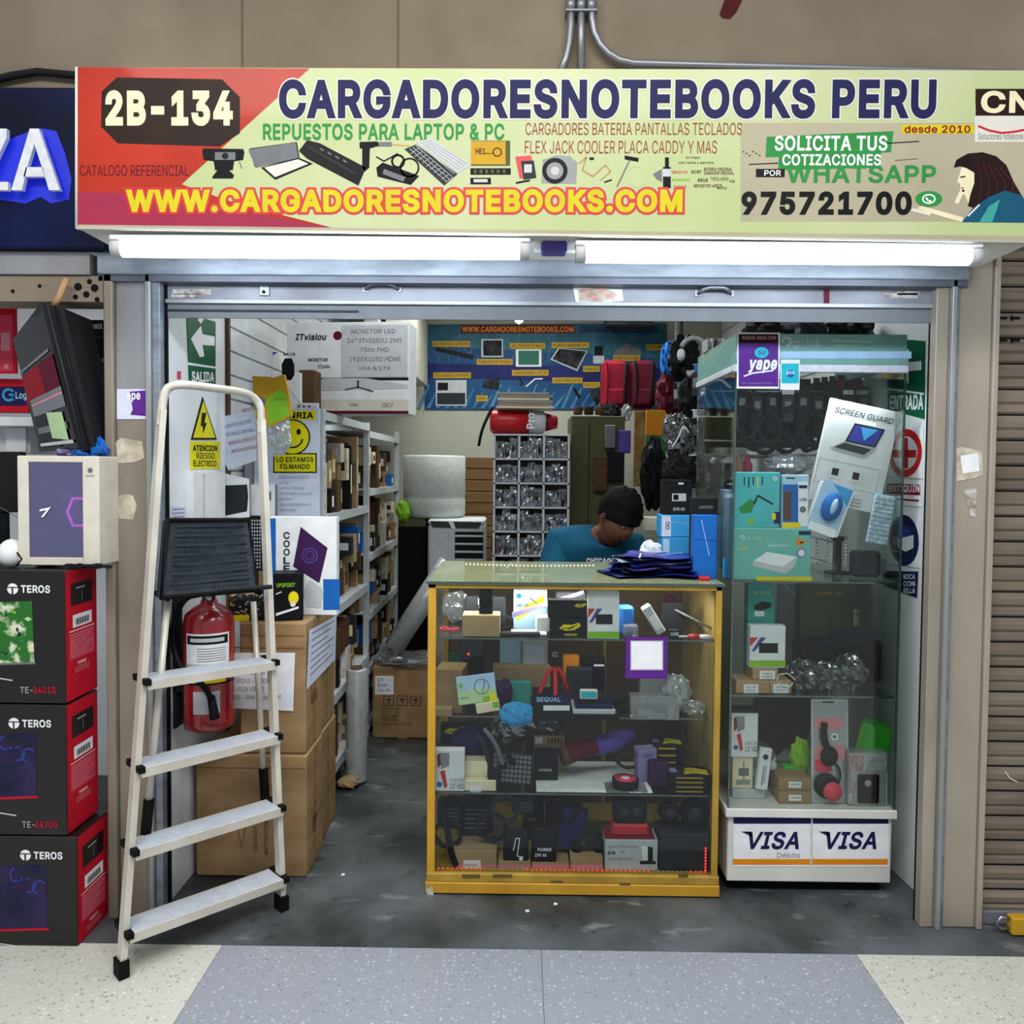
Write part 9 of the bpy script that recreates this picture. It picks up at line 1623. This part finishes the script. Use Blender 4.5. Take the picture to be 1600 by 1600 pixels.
for i in range(K):
    for j in range(N): hf.append((i * N + j, (i + 1) * N + j, (i + 1) * N + (j + 1) % N, i * N + (j + 1) % N))
body.add(hv, hf, 'skin', True, HM)
for s in (-1, 1):
    body.ell((s * .030, -.078, .006), (.012, .008, .007), 'paper', 10, 6, M=HM); body.ell((s * .030, -.0845, .004), (.005, .003, .005), 'black', 8, 5, M=HM); body.ell((s * .030, -.083, .012), (.014, .007, .005), 'skin', 10, 5, M=HM)
    body.ell((s * .078, .008, -.006), (.010, .020, .030), 'skin', 12, 8, M=HM); body.ell((s * .086, .004, -.004), (.004, .012, .020), 'lips', 10, 6, M=HM)
body.ell((0, -.094, -.050), (.022, .008, .005), 'lips', 10, 6, M=HM); body.ell((0, -.093, -.058), (.019, .008, .005), 'lips', 10, 6, M=HM)
body.tube([nk - Vector((.02, -.03, .04)), nk, HM @ Vector((0, .03, -.05))], [.062, .056, .055], 'skin', 16)
hair = MB(); hv2 = []; hf2 = []
for i in range(13):
    th = math.pi * .60 * i / 12
    for j in range(N):
        ph = 2 * math.pi * j / N; back = .5 + .5 * math.sin(ph); t2 = th * (.74 + .26 * back); d = Vector((math.sin(t2) * math.cos(ph), math.sin(t2) * math.sin(ph), math.cos(t2)))
        k = 1.10 + .15 * noise.noise(d * 11) + (.05 if i < 8 else 0); hv2.append((d.x * .078 * k, d.y * .100 * k, d.z * .120 * (k + .03)))
for i in range(12):
    for j in range(N): hf2.append((i * N + j, (i + 1) * N + j, (i + 1) * N + (j + 1) % N, i * N + (j + 1) % N))
hair.add(hv2, hf2, 'hair', True, HM)
for s in (-1, 1): hair.tube([HM @ Vector((s * .016, -.094, .024)), HM @ Vector((s * .030, -.094, .029)), HM @ Vector((s * .044, -.086, .024))], [.003, .004, .002], 'hair', 6)
shirt = MB(); mid_l, mid_r = sl.lerp(el, .72), sr.lerp(er, .72); cz = chest.lerp(nb_, .55)
skin_mb(shirt, [pel + Vector((0, 0, .03)), sp1, chest, cz, nb_.lerp(nk, .25), sl, mid_l, sr, mid_r], [(0, 1), (1, 2), (2, 3), (3, 4), (3, 5), (5, 6), (3, 7), (7, 8)], [.15, .145, (.18, .155), (.135, .125), .088, .092, .075, .092, .075], 'shirt')
lp = MB()
# small white lettering on the chest
gl_ = Face(lp, (PY(916, 874, .955).x, .955, PY(916, 880, .955).z), Vector((1, 0, 0)), (0, -.3, 1), lift=.001); gl_.text('CHICAGO', 0, 0, .13, .026, 'paper', .05, 1)
tro = MB(); skin_mb(tro, [pel, kl, al, kr, ar], [(0, 1), (1, 2), (0, 3), (3, 4)], [.15, .09, .062, .09, .062], 'navy')
thing('person', 'man with short black hair in a blue shirt bent over behind the counter', 'person', [('body', body), ('hair', hair), ('shirt', shirt, [('lettering', lp)]), ('trousers', tro)])
stl = MB(); c = Vector((pel.x, 1.33, 0)); stl.lathe([(.16, 0), (.17, .01), (.17, .04), (.16, .05)], 'soft_black', 24, M=T(c.x, c.y, .515)); lg = []
for k in range(4): q = R(45 + 90 * k); l = MB(); l.tube([(c.x + .11 * math.cos(q), c.y + .11 * math.sin(q), .515), (c.x + .19 * math.cos(q), c.y + .19 * math.sin(q), 0)], .011, 'zinc', 8); lg.append(('leg', l))
rg = MB(); rg.tube([(c.x + .165 * math.cos(R(a)), c.y + .165 * math.sin(R(a)), .18) for a in range(0, 360, 20)], .008, 'zinc', 8, closed=True)
thing('bar_stool', 'black round stool on metal legs under the seated man', 'stool', [('seat', stl), ('foot_ring', rg)] + lg)
